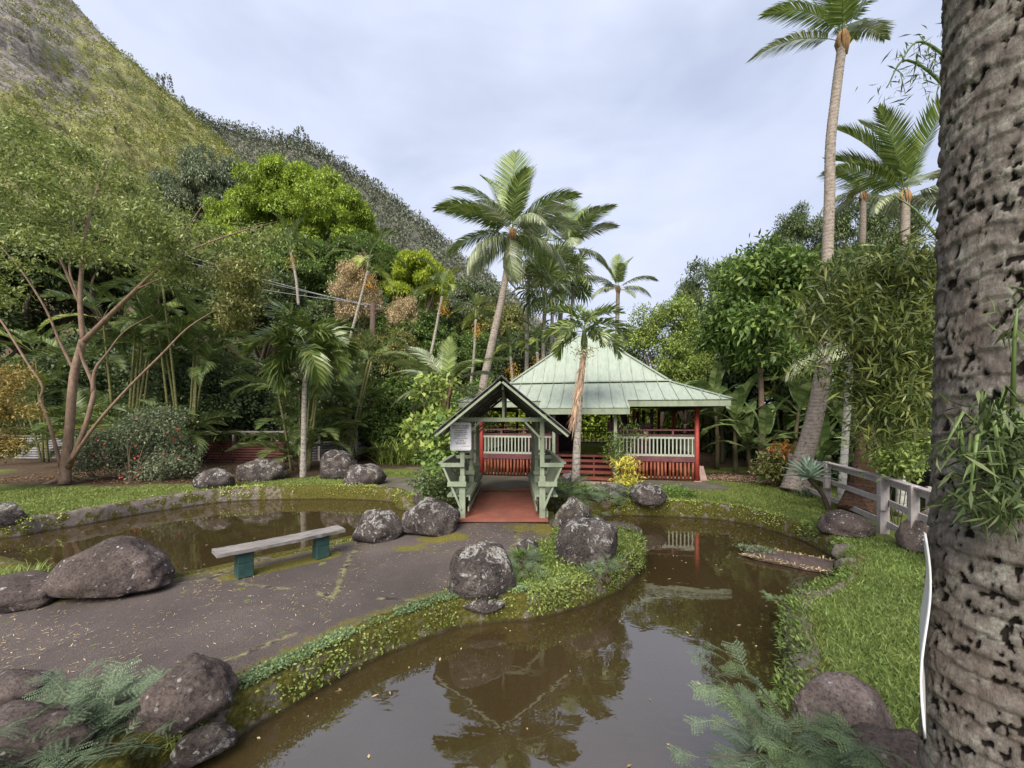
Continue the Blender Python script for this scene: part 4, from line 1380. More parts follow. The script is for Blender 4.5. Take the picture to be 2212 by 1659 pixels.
lf_bamboo = leafmat('bamboo_leaves', (0.03, 0.05, 0.014), (0.075, 0.1, 0.026), (0.18, 0.205, 0.06), 0.4, 0.4, 0.3)
lf_fern = leafmat('blue_green_leaflets', (0.045, 0.07, 0.042), (0.08, 0.115, 0.07), (0.14, 0.185, 0.11), 0.6, 0.25, 0.2)
lf_fern2 = leafmat('green_fern_leaflets', (0.045, 0.075, 0.035), (0.085, 0.13, 0.06), (0.15, 0.21, 0.1), 0.6, 0.25, 0.2)
lf_grass = leafmat('grass_blades', (0.045, 0.072, 0.018), (0.085, 0.13, 0.032), (0.15, 0.205, 0.06), 0.5, 0.3, 0.25)
lf_grassl = leafmat('pale_lawn_blades', (0.06, 0.09, 0.02), (0.115, 0.155, 0.038), (0.19, 0.23, 0.07), 0.5, 0.3, 0.25)  # lighter, yellower green than the other grass
lf_agave = leafmat('agave_leaf', (0.1, 0.155, 0.115), (0.16, 0.23, 0.175), (0.24, 0.32, 0.25), 0.45, 0.4, 0.0)
lf_red = leafmat('red_flowers', (0.5, 0.03, 0.03), (0.65, 0.08, 0.08), None, 0.5, 0.3, 0.2)
lf_orange = leafmat('orange_fruit', (0.45, 0.14, 0.02), (0.6, 0.26, 0.04), (0.7, 0.4, 0.08), 0.6, 0.2, 0.1)
lf_cream = leafmat('cream_flowers', (0.4, 0.38, 0.22), (0.55, 0.52, 0.34), None, 0.6, 0.2, 0.2)
lf_bank = leafmat('vine_leaves', (0.024, 0.042, 0.018), (0.055, 0.085, 0.034), (0.11, 0.15, 0.065))
lf_far = leafmat('hazed_wood_leaves', (0.072, 0.088, 0.06), (0.09, 0.106, 0.073), (0.115, 0.126, 0.09), 0.8, 0.1, 0.1)  # leaf tones paled and evened to paint in the haze
lf_hill = leafmat('hill_shrub_leaves', (0.1, 0.125, 0.04), (0.17, 0.195, 0.065), (0.25, 0.265, 0.1), 0.8, 0.1, 0.1)

def unit(a):
    return a / np.maximum(np.linalg.norm(a, axis=-1, keepdims=True), 1e-9)
def leaf_quads(pos, dirs, nrm, L_, W_, fold=0.12, curl=0.0, mid=0.45):
    side = unit(np.cross(dirs, nrm))
    n2 = unit(np.cross(side, dirs))
    L_ = np.asarray(L_)[:, None]
    W_ = np.asarray(W_)[:, None]
    b = pos
    tip = pos + dirs * L_ - n2 * L_ * curl
    m = pos + dirs * L_ * mid + n2 * W_ * fold
    v = np.stack([b, m + side * W_ / 2, tip, m - side * W_ / 2], 1).reshape(-1, 3)
    f = np.arange(len(pos) * 4).reshape(-1, 4)
    return v, f
def rand_dirs(n, rng, zmin=-1.0):
    z = rng.uniform(zmin, 1, n)
    a = rng.uniform(0, 2 * np.pi, n)
    r = np.sqrt(1 - z * z)
    return np.stack([r * np.cos(a), r * np.sin(a), z], 1)
def cloud(lobes, nclus, per, ll, lw, rng, droop=0.25, spread=0.2, zmin=-0.65, shell=(0.66, 1.06), outw=0.7, rnd=0.8, fold=0.15, curl=0.1):
    """leaf clusters over the shells of many lobes; lobes = rows of cx,cy,cz,rx,ry,rz"""
    lb = np.asarray(lobes, dtype=float)
    wt = (lb[:, 3] * lb[:, 4] + lb[:, 4] * lb[:, 5] + lb[:, 3] * lb[:, 5])
    pick = rng.choice(len(lb), nclus, p=wt / wt.sum())
    u = rand_dirs(nclus, rng, zmin)
    c = lb[pick]
    rad = rng.uniform(shell[0], shell[1], nclus)[:, None]
    pos = c[:, :3] + u * c[:, 3:] * rad
    un = unit(u / c[:, 3:])
    pos = np.repeat(pos, per, 0)
    un = np.repeat(un, per, 0)
    n = len(pos)
    pos = pos + rng.normal(0, spread, (n, 3)) * np.array([1, 1, 0.75])
    d = unit(un * outw + rand_dirs(n, rng) * rnd + np.array([0, 0, -droop]))
    nr = unit(un * 0.6 + np.array([0, 0, 0.7]) + rand_dirs(n, rng) * 0.55)
    l_ = ll * rng.uniform(0.65, 1.25, n)
    w_ = lw * rng.uniform(0.7, 1.2, n)
    return leaf_quads(pos, d, nr, l_, w_, fold, curl)
def sublobes(c, r, n, rr, rng, zmin=-0.45, reach=0.74, jit=0.1):
    u = rand_dirs(n, rng, zmin)
    out = []
    for k in range(n):
        s = rr * rng.uniform(0.7, 1.3)
        q = np.array(c) + u[k] * np.array(r) * (reach + rng.normal(0, jit))
        m = np.mean(r)
        out.append((q[0], q[1], q[2], s * m, s * m, s * m * 0.8))
    return out
def join(*vf):
    V, Fc, b = [], [], 0
    for v, f in vf:
        V.append(v)
        Fc.append(f + b)
        b += len(v)
    return np.concatenate(V), np.concatenate(Fc)

def limb_mesh(base, fork, ends, r0, mat, rng, n=7):
    m = MB()
    base, fork = Vector(base), Vector(fork)
    mid = base.lerp(fork, 0.5) + Vector((rng.normal(0, 0.04), rng.normal(0, 0.04), 0)) * (fork - base).length
    tp = catmull([base, mid, fork], 5)
    m.tube(tp, lerp_list([r0 * 1.25, r0, r0 * 0.75], len(tp)), n)
    for e in ends:
        e = Vector(e)
        md = fork.lerp(e, 0.5) + Vector((rng.normal(0, 0.1), rng.normal(0, 0.1), 0.08)) * (e - fork).length
        q = catmull([fork - Vector((0, 0, 0.05)), md, e], 4)
        m.tube(q, lerp_list([r0 * 0.55, r0 * 0.3, r0 * 0.1], len(q)), 5)
    return m

class TreeKind:
    """one broad-leaved tree built at the origin, base at 0, height 1 crown scaled by the caller"""
    def __init__(s, seed, mat, crown_r, crown_z, nl, rr, nclus, per, ll, lw, bark=m_barkd, droop=0.25, trunk_r=0.2, spread=0.2, zmin=-0.65, shell=(0.66, 1.06), fork=0.45, outw=0.7):
        rng = np.random.default_rng(seed)
        lobes = sublobes((0, 0, crown_z), crown_r, nl, rr, rng)
        v, f = cloud(lobes, nclus, per, ll, lw, rng, droop, spread, zmin, shell, outw)
        s.crown = mesh_np('crown', v, f, mat)
        ends = [l[:3] for l in lobes[:9]]
        s.trunk = limb_mesh((0, 0, -0.4), (0, 0, crown_z * fork), ends, trunk_r, bark, rng).mesh('trunk', bark, True)
    def place(s, name, label, loc, scale=1.0, rotz=0.0, cat='tree', group=None, mat=None):
        sc = scale if hasattr(scale, '__len__') else (scale,) * 3
        t = new_obj(name, None, None, loc, (0, 0, rotz), sc)
        t.empty_display_size = 0.2
        tag(t, label, cat, group)
        new_obj('trunk', s.trunk, t)
        c = new_obj('crown', s.crown, t)
        if mat is not None:
            c.material_slots[0].link = 'OBJECT'
            c.material_slots[0].material = mat
        return t

# ---------------------------------------------------------------- palms
def frond_mesh(Ln, nl, ll, lw, bend, mat, vang=0.25, droop=0.35, seed=0, petiole=0.15, b0=0.0, fw0=0.35, fw1=1.0, rr=0.016, plum=0.0, power=1.3, rachis=None):
    rnd = random.Random(seed)
    m = MB()
    N = 14
    pts = [Vector((0, 0, 0))]
    tans = []
    for i in range(N):
        t = (i + 0.5) / N
        a = b0 - bend * t ** power
        tv = Vector((math.cos(a), 0, math.sin(a)))
        tans.append(tv)
        pts.append(pts[-1] + tv * Ln / N)
    tans.append(tans[-1])
    m.tube(pts[::2], lerp_list([rr, rr * 0.7, rr * 0.2], len(pts[::2])), 4)
    def at(t):
        x = t * N
        i = min(int(x), N - 1)
        return pts[i].lerp(pts[i + 1], x - i), tans[i]
    for s in (-1, 1):
        for k in range(nl):
            t = petiole + (1 - petiole) * (k + rnd.uniform(-0.3, 0.3) + 0.5) / nl
            t = min(max(t, petiole), 0.995)
            q = (t - petiole) / (1 - petiole)
            p, tv = at(t)
            ln = ll * (0.5 + 0.5 * math.sin(math.pi * min(1, 0.15 + q * 0.75))) * (1 - 0.62 * max(0, q - 0.55) / 0.45) * rnd.uniform(0.88, 1.08)
            fw = fw0 + (fw1 - fw0) * q + rnd.uniform(-0.06, 0.06)
            up = Vector((-tv.z, 0, tv.x))
            va = vang + rnd.uniform(-plum, plum)
            d = (Vector((0, s, 0)) * math.cos(fw) + tv * math.sin(fw)) * math.cos(va) + up * math.sin(va)
            d.normalize()
            wd = (tv - d * tv.dot(d))
            if wd.length < 0.05:
                wd = up - d * up.dot(d)
            wd.normalize()
            dr = droop * rnd.uniform(0.7, 1.3)
            mid = p + d * ln * 0.5 - Vector((0, 0, 1)) * ln * dr * 0.22
            tip = p + d * ln * (1 - 0.2 * dr) - Vector((0, 0, 1)) * ln * dr
            w = lw * rnd.uniform(0.85, 1.1)
            m.add([p - wd * w * 0.3, p + wd * w * 0.3, mid + wd * w * 0.5, mid - wd * w * 0.5, tip], [(0, 1, 2, 3), (3, 2, 4)])
    return m.mesh('frond', mat)
COCO = [frond_mesh(3.4, 78, 0.9, 0.05, 0.55, lf_palm, 0.35, 0.12, 1, 0.16),
        frond_mesh(3.4, 78, 0.92, 0.05, 1.15, lf_palm, 0.15, 0.4, 2, 0.16),
        frond_mesh(3.4, 78, 0.95, 0.05, 1.5, lf_palmg, -0.1, 0.6, 3, 0.16),
        frond_mesh(3.2, 74, 0.9, 0.05, 0.95, lf_palmg, 0.2, 0.35, 4, 0.16)]
MANI = [frond_mesh(1.5, 50, 0.52, 0.062, 1.75, lf_palm, 0.3, 0.35, 5, 0.2, 0.0, 0.45, 1.0, 0.014, 0.5, 1.0),
        frond_mesh(1.5, 50, 0.52, 0.062, 1.35, lf_palm, 0.35, 0.25, 6, 0.2, 0.0, 0.45, 1.0, 0.014, 0.5, 1.0),
        frond_mesh(1.45, 50, 0.52, 0.062, 2.1, lf_palm, 0.2, 0.45, 7, 0.2, 0.0, 0.45, 1.0, 0.014, 0.5, 1.0)]
AREC = [frond_mesh(2.0, 42, 0.52, 0.034, 1.1, lf_areca, 0.45, 0.25, 8, 0.2, 0.0, 0.5, 1.1, 0.013),
        frond_mesh(2.0, 42, 0.52, 0.034, 1.5, lf_areca, 0.35, 0.4, 9, 0.2, 0.0, 0.5, 1.1, 0.013),
        frond_mesh(1.9, 40, 0.5, 0.034, 1.25, lf_arecay, 0.4, 0.35, 10, 0.2, 0.0, 0.5, 1.1, 0.013)]
def fan_mesh(r, n, mat, seed, droop=0.35):
    rnd = random.Random(seed)
    m = MB()
    m.tube([(0, 0, 0), (r * 0.5, 0, 0.06 * r), (r * 0.95, 0, 0)], [0.012, 0.01, 0.008], 4)
    c = Vector((r * 0.95, 0, 0))
    for k in range(n):
        a = (k / (n - 1) - 0.5) * R(290)
        d = Vector((math.cos(a), math.sin(a), rnd.uniform(-0.05, 0.15)))
        d.normalize()
        wd = Vector((-math.sin(a), math.cos(a), 0))
        ln = r * (0.8 + 0.35 * math.cos(a * 0.5)) * rnd.uniform(0.9, 1.05)
        w = ln * 0.115
        dr = droop * rnd.uniform(0.5, 1.5)
        mid = c + d * ln * 0.6 - Vector((0, 0, ln * dr * 0.2))
        tip = c + d * ln - Vector((0, 0, ln * dr))
        m.add([c, mid + wd * w * .5, tip, mid - wd * w * .5], [(0, 1, 2, 3)])
    return m.mesh('frond', mat)
FAN = [fan_mesh(0.95, 26, lf_palm, 1, 0.3), fan_mesh(0.95, 26, lf_palmg, 2, 0.55), fan_mesh(0.9, 24, lf_palm, 3, 0.7)]

def put_frond(parent, me, loc, az, el, roll=0.0, sc=1.0, name='frond'):
    mt = Matrix.Rotation(az, 4, 'Z') @ Matrix.Rotation(-el, 4, 'Y') @ Matrix.Rotation(roll, 4, 'X')
    return new_obj(name, me, parent, loc, mt.to_euler(), (sc, sc, sc))
def palm(name, label, path, radii, bark, spec, meshes, fsc, seed, cat='palm tree', group=None, shaft=None, husk=False, ring=0.0, n=12, hang=None):
    """path: world points base..top; spec: list of (azimuth deg, elevation deg, mesh index, scale)"""
    rnd = random.Random(seed)
    base = Vector(path[0])
    t = thing(name, label, cat, base, 0, group)
    pts = catmull(path, 10)
    rad = lerp_list(radii, len(pts))
    if ring:
        p2, r2_ = [], []
        ln = sum((b - a).length for a, b in zip(pts[:-1], pts[1:]))
        k = max(12, int(ln / ring) * 2)
        cum = [0]
        for a, b in zip(pts[:-1], pts[1:]):
            cum.append(cum[-1] + (b - a).length)
        for i in range(k + 1):
            s = ln * i / k
            j = min(max(0, int(np.searchsorted(cum, s)) - 1), len(pts) - 2)
            w = (s - cum[j]) / max(cum[j + 1] - cum[j], 1e-6)
            p2.append(pts[j].lerp(pts[j + 1], w))
            r2_.append((rad[j] * (1 - w) + rad[j + 1] * w) * (1.035 if i % 2 else 0.965) * rnd.uniform(0.98, 1.02))
        pts, rad = p2, r2_
    MB().tube(pts, rad, n).build('trunk', bark, t, True, True)
    top = pts[-1]
    off = Vector((0, 0, 0))
    if shaft:
        ln, mat = shaft
        MB().tube([top, top + Vector((0, 0, ln * 0.4)), top + Vector((0, 0, ln))], [radii[-1] * 1.15, radii[-1] * 1.25, radii[-1] * 0.6], 10).build('crown_shaft', mat, t, True, True)
        off = Vector((0, 0, ln * 0.92))
    if husk:
        m = MB()
        for k in range(9):
            a = k * 2.4
            d = Vector((math.cos(a), math.sin(a), 0))
            m.tube([top - Vector((0, 0, 0.22 + 0.1 * (k % 3))) + d * radii[-1] * 0.8, top + d * radii[-1] * 1.2, top + Vector((0, 0, 0.3)) + d * radii[-1] * 0.75], [0.035, 0.06, 0.03], 5)
        m.build('husk', m_husk, t, True, True)
    for az, el, mi, s in spec:
        put_frond(t, meshes[mi], top - base + off + Vector((0, 0, rnd.uniform(0, .2) * (1 if el > 30 else 0))), R(az), R(el), R(rnd.uniform(-25, 25)), fsc * s)
    return t, top
def gold_spec(n, el0, el1, nm, seed, az0=0.0, lo=None):
    rnd = random.Random(seed)
    out = []
    for k in range(n):
        q = k / max(1, n - 1)
        el = el0 + (el1 - el0) * q + rnd.uniform(-7, 7)
        mi = min(nm - 1, int(q * nm)) if rnd.random() < 0.75 else rnd.randrange(nm)
        out.append((az0 + k * 137.5 + rnd.uniform(-14, 14), el, mi, rnd.uniform(0.88, 1.06)))
    return out

def clump_fruit(parent, loc, mat, n, r, seed, name='fruit_cluster', drop=0.5):
    rng = np.random.default_rng(seed)
    p = rng.normal(0, r, (n, 3)) * np.array([1, 1, 0.7]) - np.array([0, 0, 1]) * rng.uniform(0, drop, (n, 1))
    d = unit(rand_dirs(n, rng) + np.array([0, 0, -0.8]))
    v, f = leaf_quads(p, d, rand_dirs(n, rng), rng.uniform(0.06, 0.14, n), np.full(n, 0.035), 0.3)
    return stuff(new_obj(name, mesh_np(name, v, f, mat), parent, loc))

# -- the big coconut left of the house
c1 = [Vector((-1.62, 18.6, 0.4)), P(1040, 860, 18.6), P(1062, 745, 18.6), P(1085, 640, 18.6), P(1098, 560, 18.6), P(1107, 508, 18.6)]
sp = [(175, 12, 1, 1.0), (190, 38, 1, .95), (150, 55, 3, .95), (205, -5, 2, .95), (95, 86, 0, 1.5), (60, 76, 0, 1.3), (10, 58, 1, 1.1), (140, 72, 0, 1.2), (-15, 35, 3, .95), (5, 8, 2, 1.0), (-40, 15, 2, .9),
      (-90, 60, 1, .9), (-120, 30, 3, .9), (-70, 25, 2, .9), (90, 30, 3, .9), (130, 10, 2, .9), (170, -55, 2, .8), (60, 20, 1, .9), (-160, 62, 1, 1.0), (30, 82, 0, 1.2), (250, -50, 2, .75), (172, 45, 1, 1.15), (15, 32, 3, 1.1)]
palm('coconut_palm', 'tall curved coconut palm with full crown rising just left of the house', c1, [0.24, 0.2, 0.175, 0.16, 0.14, 0.13], m_cocob, sp, COCO, 1.0, 1, group='coconut palms', husk=True, ring=0.12)
c2 = [P(1200, 905, 27), P(1205, 760, 27), P(1215, 640, 27), P(1232, 540, 27)]
palm('coconut_palm', 'slimmer coconut palm with drooping crown, behind the tall one left of the roof peak', c2, [0.2, 0.18, 0.15, 0.14], m_cocob, [(95, 84, 0, 1.1), (40, 74, 0, 1.05), (150, 72, 0, 1.05), (10, 48, 3, 1.0), (172, 50, 1, .95), (-5, 12, 2, .8), (185, 5, 2, .85), (-60, 55, 1, .9), (230, 45, 3, .9), (70, 60, 0, 1.0), (-100, 20, 2, .8), (20, -45, 2, .7), (160, -40, 2, .7), (90, 40, 1, .9), (-20, 65, 1, 1.0)], COCO, 1.15, 2, group='coconut palms', ring=0.15)
c3 = [P(1332, 850, 33), P(1333, 720, 33), P(1335, 625, 33)]
sp = [(175, 38, 3, 1.0), (5, 42, 1, 1.0), (90, 82, 0, .95), (140, 70, 0, .95), (40, 72, 0, .95), (-20, 20, 2, .8), (200, 15, 2, .8), (-90, 50, 1, .8), (90, 40, 1, .8), (-60, -10, 3, .6)]
palm('coconut_palm', 'small distant coconut palm standing against the sky behind the roof peak', c3, [0.2, 0.17, 0.15], m_cocob, sp, COCO, 1.08, 3, group='coconut palms', husk=True)
# -- tall leaning coconut at the right and two behind it
c4 = [G(1716, 1062, 0.4), P(1728, 1010, 12.3), P(1750, 940, 12.3), P(1772, 840, 12.3), P(1786, 700, 12.3), P(1788, 540, 12.3), P(1792, 420, 12.3), P(1794, 310, 12.3), P(1806, 200, 12.3), P(1820, 90, 12.3)]
sp = [(172, 22, 3, .95), (165, 62, 1, .9), (95, 78, 0, 1.0), (30, 62, 1, .95), (15, 40, 3, .85), (-60, 55, 1, .85), (230, 50, 1, .85), (-100, 75, 0, .95), (60, 70, 0, .9), (130, 80, 0, 1.0), (-20, 75, 0, .9)]
palm('coconut_palm', 'very tall leaning coconut palm by the grey fence, crown cut off above', c4, [0.4, 0.28, 0.245, 0.22, 0.175, 0.148, 0.138, 0.133, 0.127, 0.122], m_cocob, sp, COCO, 0.88, 4, group='coconut palms', husk=True, ring=0.1, n=16)
c5 = [P(1860, 760, 24), P(1861, 600, 24), P(1864, 470, 24), P(1865, 425, 24)]
sp = [(178, 15, 2, 1.0), (5, 20, 2, 1.0), (95, 75, 0, .9), (60, 60, 0, .85), (140, 60, 0, .85), (-20, 30, 1, .8), (200, 30, 1, .8), (-90, 50, 1, .8), (90, 30, 1, .8), (170, -12, 3, .8)]
palm('coconut_palm', 'short-crowned coconut palm against the sky, just right of the very tall one', c5, [0.2, 0.18, 0.16, 0.15], m_cocob, sp, COCO, 0.95, 5, group='coconut palms', husk=True)
c6 = [P(1952, 760, 19), P(1953, 600, 19), P(1955, 480, 19), P(1955, 425, 19)]
sp = [(100, 82, 0, 1.2), (150, 72, 0, 1.2), (60, 70, 0, 1.2), (170, 45, 1, 1.0), (20, 50, 3, 1.0), (-90, 70, 0, 1.1), (-30, 20, 2, .8), (190, 10, 2, .6), (10, 10, 3, .9), (90, 55, 1, 1.0), (120, 60, 0, 1.1), (-150, 62, 0, 1.0)]
palm('coconut_palm', 'upright feathery coconut palm beside the near trunk, nearer of the two far right ones', c6, [0.22, 0.19, 0.18, 0.17], m_cocob, sp, COCO, 1.22, 6, group='coconut palms', husk=True)
# -- young coconuts
c7 = [P(962, 960, 15.6), P(962, 900, 15.6), P(966, 838, 15.6)]
sp = [(178, 35, 3, .8), (165, 62, 3, .85), (92, 88, 0, .62), (15, 55, 1, .85), (2, 8, 3, .85), (185, 5, 3, .75), (200, 48, 1, .7), (40, 40, 3, .7), (-60, 45, 1, .7), (130, 50, 3, .7), (-20, -5, 3, .7), (150, 15, 2, .7)]
palm('young_coconut_palm', 'young coconut palm with pale arching fronds left of the covered bridge roof', c7, [0.2, 0.17, 0.14], m_cocod, sp, COCO, 0.98, 7, group='young coconut palms', husk=True)
c8 = [G(1848, 1108, 0.4), P(1862, 1050, 9.6), P(1875, 960, 9.6), P(1874, 850, 9.6), P(1868, 745, 9.6)]
sp = [(165, 62, 1, .9), (150, 75, 0, .95), (185, 45, 3, .85), (175, 12, 2, .8), (20, 60, 1, .9), (5, 30, 3, .8), (90, 65, 0, .9), (-80, 60, 1, .6), (215, 55, 1, .8), (60, 45, 3, .8), (190, 70, 0, .9)]
palm('young_coconut_palm', 'stout brown-barked palm standing inside the grey fence at the right', c8, [0.36, 0.26, 0.22, 0.2, 0.17], m_cocod, sp, COCO, 0.72, 8, group='young coconut palms', husk=True, ring=0.07, n=16)
# -- manila palms
c9 = [G(655, 1031, 0.41), P(656, 960, 15.1), P(657, 880, 15.1), P(659, 795, 15.1)]
c9[0].y = 15.1
c9[0].x = (655 - CX) / F * 15.1
sp = gold_spec(13, 70, -12, 3, 12, 10)
p9, top9 = palm('manila_palm', 'slender pale-trunked palm among boulders on the far left lawn', c9, [0.13, 0.1, 0.092, 0.085], m_manilab, sp, MANI, 1.5, 9, group='manila palms', shaft=(0.95, m_stemg), ring=0.14)
clump_fruit(p9, top9 - Vector(c9[0]) + Vector((0, 0, -0.05)), lf_cream, 260, 0.2, 5, 'flower_cluster', 0.15)
c10 = [Vector((1.98, 12.7, 0.42)), P(1247, 950, 12.7), P(1252, 860, 12.7), P(1258, 790, 12.7), P(1262, 755, 12.7)]
c10[0].x = (1243 - CX) / F * 12.7
sp = [(178, 32, 0, 1.0), (170, 62, 1, .95), (195, 8, 2, .9), (10, 62, 1, 1.0), (-5, 38, 0, 1.05), (0, 10, 0, 1.0), (95, 80, 1, .9), (-90, 50, 0, .8), (-60, 25, 2, .8), (-130, 30, 0, .85), (60, 45, 0, .9), (130, 48, 0, .9), (40, 72, 1, .9)]
p10, top10 = palm('manila_palm', 'small palm growing in front of the house steps with a dead frond hanging', c10, [0.15, 0.115, 0.1, 0.095, 0.09], m_manilab, sp, MANI, 1.02, 10, group='manila palms', shaft=(0.62, m_stemg), ring=0.12)
clump_fruit(p10, top10 - Vector(c10[0]), lf_cream, 240, 0.17, 6, 'flower_cluster', 0.1)
# the dead frond: a hanging sheaf of dry leaflets
rng = np.random.default_rng(8)
n = 420
tt = rng.uniform(0, 1, n)
pos = np.stack([-0.02 - 0.34 * tt + rng.normal(0, 0.03, n), rng.normal(-0.1, 0.03, n), -0.15 - 2.2 * tt], 1)
d = unit(np.stack([rng.normal(-0.16, 0.16, n), rng.normal(-0.05, 0.12, n), np.full(n, -1.0)], 1))
v, f = leaf_quads(pos, d, rand_dirs(n, rng), rng.uniform(0.3, 0.6, n), np.full(n, 0.022), 0.2, 0.05)
new_obj('dead_frond', mesh_np('dead_frond', v, f, lf_palmdead), p10, top10 - Vector(c10[0]) + Vector((0, 0, 0.05)))
# -- fan palms behind the house
for k, (x, yt, yb, d, lab) in enumerate(((1143, 556, 850, 23, 'fan palm on a thin trunk right beside the tall coconut trunk'), (1178, 628, 850, 22, 'low-crowned fan palm between the two coconut trunks left of the roof'),
                                         (1196, 585, 850, 25, 'fan palm with a high crown behind the low-crowned one left of the roof'), (1238, 600, 850, 26, 'fan palm nearest the roof peak, behind the slim coconut'))):
    sp = gold_spec(19, 80, -50, 3, 40 + k, 20 * k)
    pf, tf = palm('fan_palm', lab, [P(x - 6, yb, d), P(x - 4, (yb + yt) / 2, d), P(x, yt, d)], [0.13, 0.11, 0.1], m_manilab, sp, FAN, 0.98, 20 + k, group='fan palms behind the house')
    if k in (1, 0):
        clump_fruit(pf, tf - Vector(P(x - 6, yb, d)) + Vector((-0.3, -0.2, -1.2)), lf_orange, 90, 0.12, 60 + k, 'fruit_cluster', 0.7)
# -- thin white trunk palm by the right fence
palm('slender_palm', 'thin white-trunked palm behind the grey fence', [G(1816, 1090, 0.4), P(1824, 980, 10.6), P(1832, 850, 10.6), P(1840, 700, 10.6)], [0.095, 0.085, 0.08, 0.07], m_whiteb,
     gold_spec(9, 70, 0, 3, 33), AREC, 0.8, 33, group='slender palms', ring=0.16)
palm('slender_palm', 'pale ringed trunk behind the fence beside the near palm trunk', [P(1945, 1110, 9.3), P(1950, 980, 9.3), P(1958, 800, 9.3), P(1965, 640, 9.3)], [0.1, 0.09, 0.085, 0.075], m_whiteb,
     gold_spec(9, 70, 0, 3, 34), AREC, 0.9, 34, group='slender palms', ring=0.16)
palm('slender_palm', 'leaning ringed trunk among the banana leaves behind the fence', [P(1890, 1060, 12.5), P(1915, 960, 12.5), P(1940, 860, 12.5), P(1990, 700, 12.5)], [0.13, 0.12, 0.11, 0.1], m_manilab,
     gold_spec(9, 70, 0, 3, 35), AREC, 1.0, 35, group='slender palms', ring=0.14)
# -- areca palms with thin trunks on the hillside
for k, (xb, yb, xt, yt, d, lab, sc) in enumerate(((645, 660, 628, 545, 29, 'thin palm with orange fruit on the wooded slope, left of the mango crown', 1.15), (705, 900, 795, 585, 23.5, 'leaning thin palm with spreading crown over the utility pole', 1.25),
                                              (905, 870, 955, 640, 24, 'thin leaning palm with yellow fruit above the young coconut', 1.0), (1012, 870, 1028, 690, 25, 'thin palm with orange fruit left of the tall coconut trunk', 1.0),
                                              (1105, 880, 1103, 770, 22, 'small palm with dry fronds just right of the tall coconut trunk', 0.7), (1162, 880, 1160, 760, 21, 'short thin palm with an orange bract by the roof', 0.7))):
    sp = gold_spec(9, 78, -5, 3, 70 + k, 33 * k)
    pa, ta = palm('areca_palm', lab, [P(xb, yb, d), P((xb + xt) / 2 + 3, (yb + yt) / 2, d), P(xt, yt, d)], [0.1, 0.09, 0.075], m_manilab, sp, AREC, sc, 70 + k, group='thin palms on the slope', shaft=(0.6, m_stemg))
    clump_fruit(pa, ta - Vector(P(xb, yb, d)) + Vector((0.1, -0.1, -0.3)), lf_orange, 160, 0.2, 80 + k, 'fruit_cluster', 0.8)

# -- areca clumps: many canes from one root
def areca_clump(label, loc, canes, h0, h1, spread, seed, fsc=1.0, low=6, group='areca clumps', nf=6):
    rnd = random.Random(seed)
    t = thing('areca_clump', label, 'palm clump', loc, 0, group)
    for k in range(canes):
        a = rnd.uniform(0, 6.28)
        r = rnd.uniform(0.1, 0.5)
        h = rnd.uniform(h0, h1)
        lean = rnd.uniform(0.05, spread)
        p0 = Vector((math.cos(a) * r, math.sin(a) * r, -0.1))
        p2 = Vector((math.cos(a) * (r + lean * h), math.sin(a) * (r + lean * h), h))
        p1 = p0.lerp(p2, 0.5) + Vector((0, 0, 0.06 * h))
        q = catmull([p0, p1, p2], 6)
        MB().tube(q, lerp_list([0.055, 0.05, 0.04], len(q)), 7).build('cane', m_cane, t, True)
        for j in range(nf):
            put_frond(t, AREC[rnd.choice((0, 1, 1, 2)) if rnd.random() < 0.5 else rnd.choice((0, 1))], p2, a + rnd.uniform(-0.5, 0.5) + j * 2.4, R(rnd.uniform(5, 78)), R(rnd.uniform(-30, 30)), fsc * rnd.uniform(0.8, 1.15))
    for k in range(low):
        a = k * 2.4 + rnd.uniform(-.4, .4)
        put_frond(t, AREC[rnd.choice((0, 1))], Vector((math.cos(a) * 0.35, math.sin(a) * 0.35, rnd.uniform(0.3, 1.6))), a, R(rnd.uniform(25, 70)), 0, fsc * rnd.uniform(0.8, 1.1))
    return t
m_cane = mk_palmbark('areca_cane', (0.26, 0.25, 0.1), (0.14, 0.13, 0.06), 7.0, (0.06, 0.05, 0.03), 0.66)
def at(x, d):
    X = (x - CX) / F * d
    return Vector((X, d, gzf(X, d)))
areca_clump('tall areca clump behind the multi-stemmed tree, left of its leaning stem', at(270, 18.6), 8, 4.5, 7.5, 0.2, 1, 1.25)
areca_clump('tall areca clump with bare canes right of the multi-stemmed tree', at(400, 19.2), 9, 4.5, 8.0, 0.2, 2, 1.25)
areca_clump('dense areca clump with fronds to the ground behind the slender palm', at(652, 17.3), 10, 1.8, 4.6, 0.28, 3, 1.15, 26)
areca_clump('areca clump at the back fence just left of the utility pole', at(745, 19.0), 5, 2.4, 5.0, 0.25, 4, 1.15, 10)
areca_clump('low areca behind the red-flowered shrub', at(330, 17.4), 4, 0.6, 1.6, 0.3, 5, 1.2, 14)
areca_clump('low areca at the left behind the corrugated fence', at(120, 20.5), 6, 1.5, 5.5, 0.25, 6, 1.3, 10)
areca_clump('bushy areca left of the red-flowered shrub, behind the main trunk', at(205, 18.2), 4, 1.0, 3.0, 0.3, 7, 1.2, 10)
areca_clump('areca clump in the woods right of the bananas', at(1700, 18.0), 6, 3.0, 6.0, 0.22, 8, 1.2, 6)
areca_clump('areca clump in the woods behind the house corner', at(1545, 25.0), 6, 4.0, 8.0, 0.2, 9, 1.3, 6)
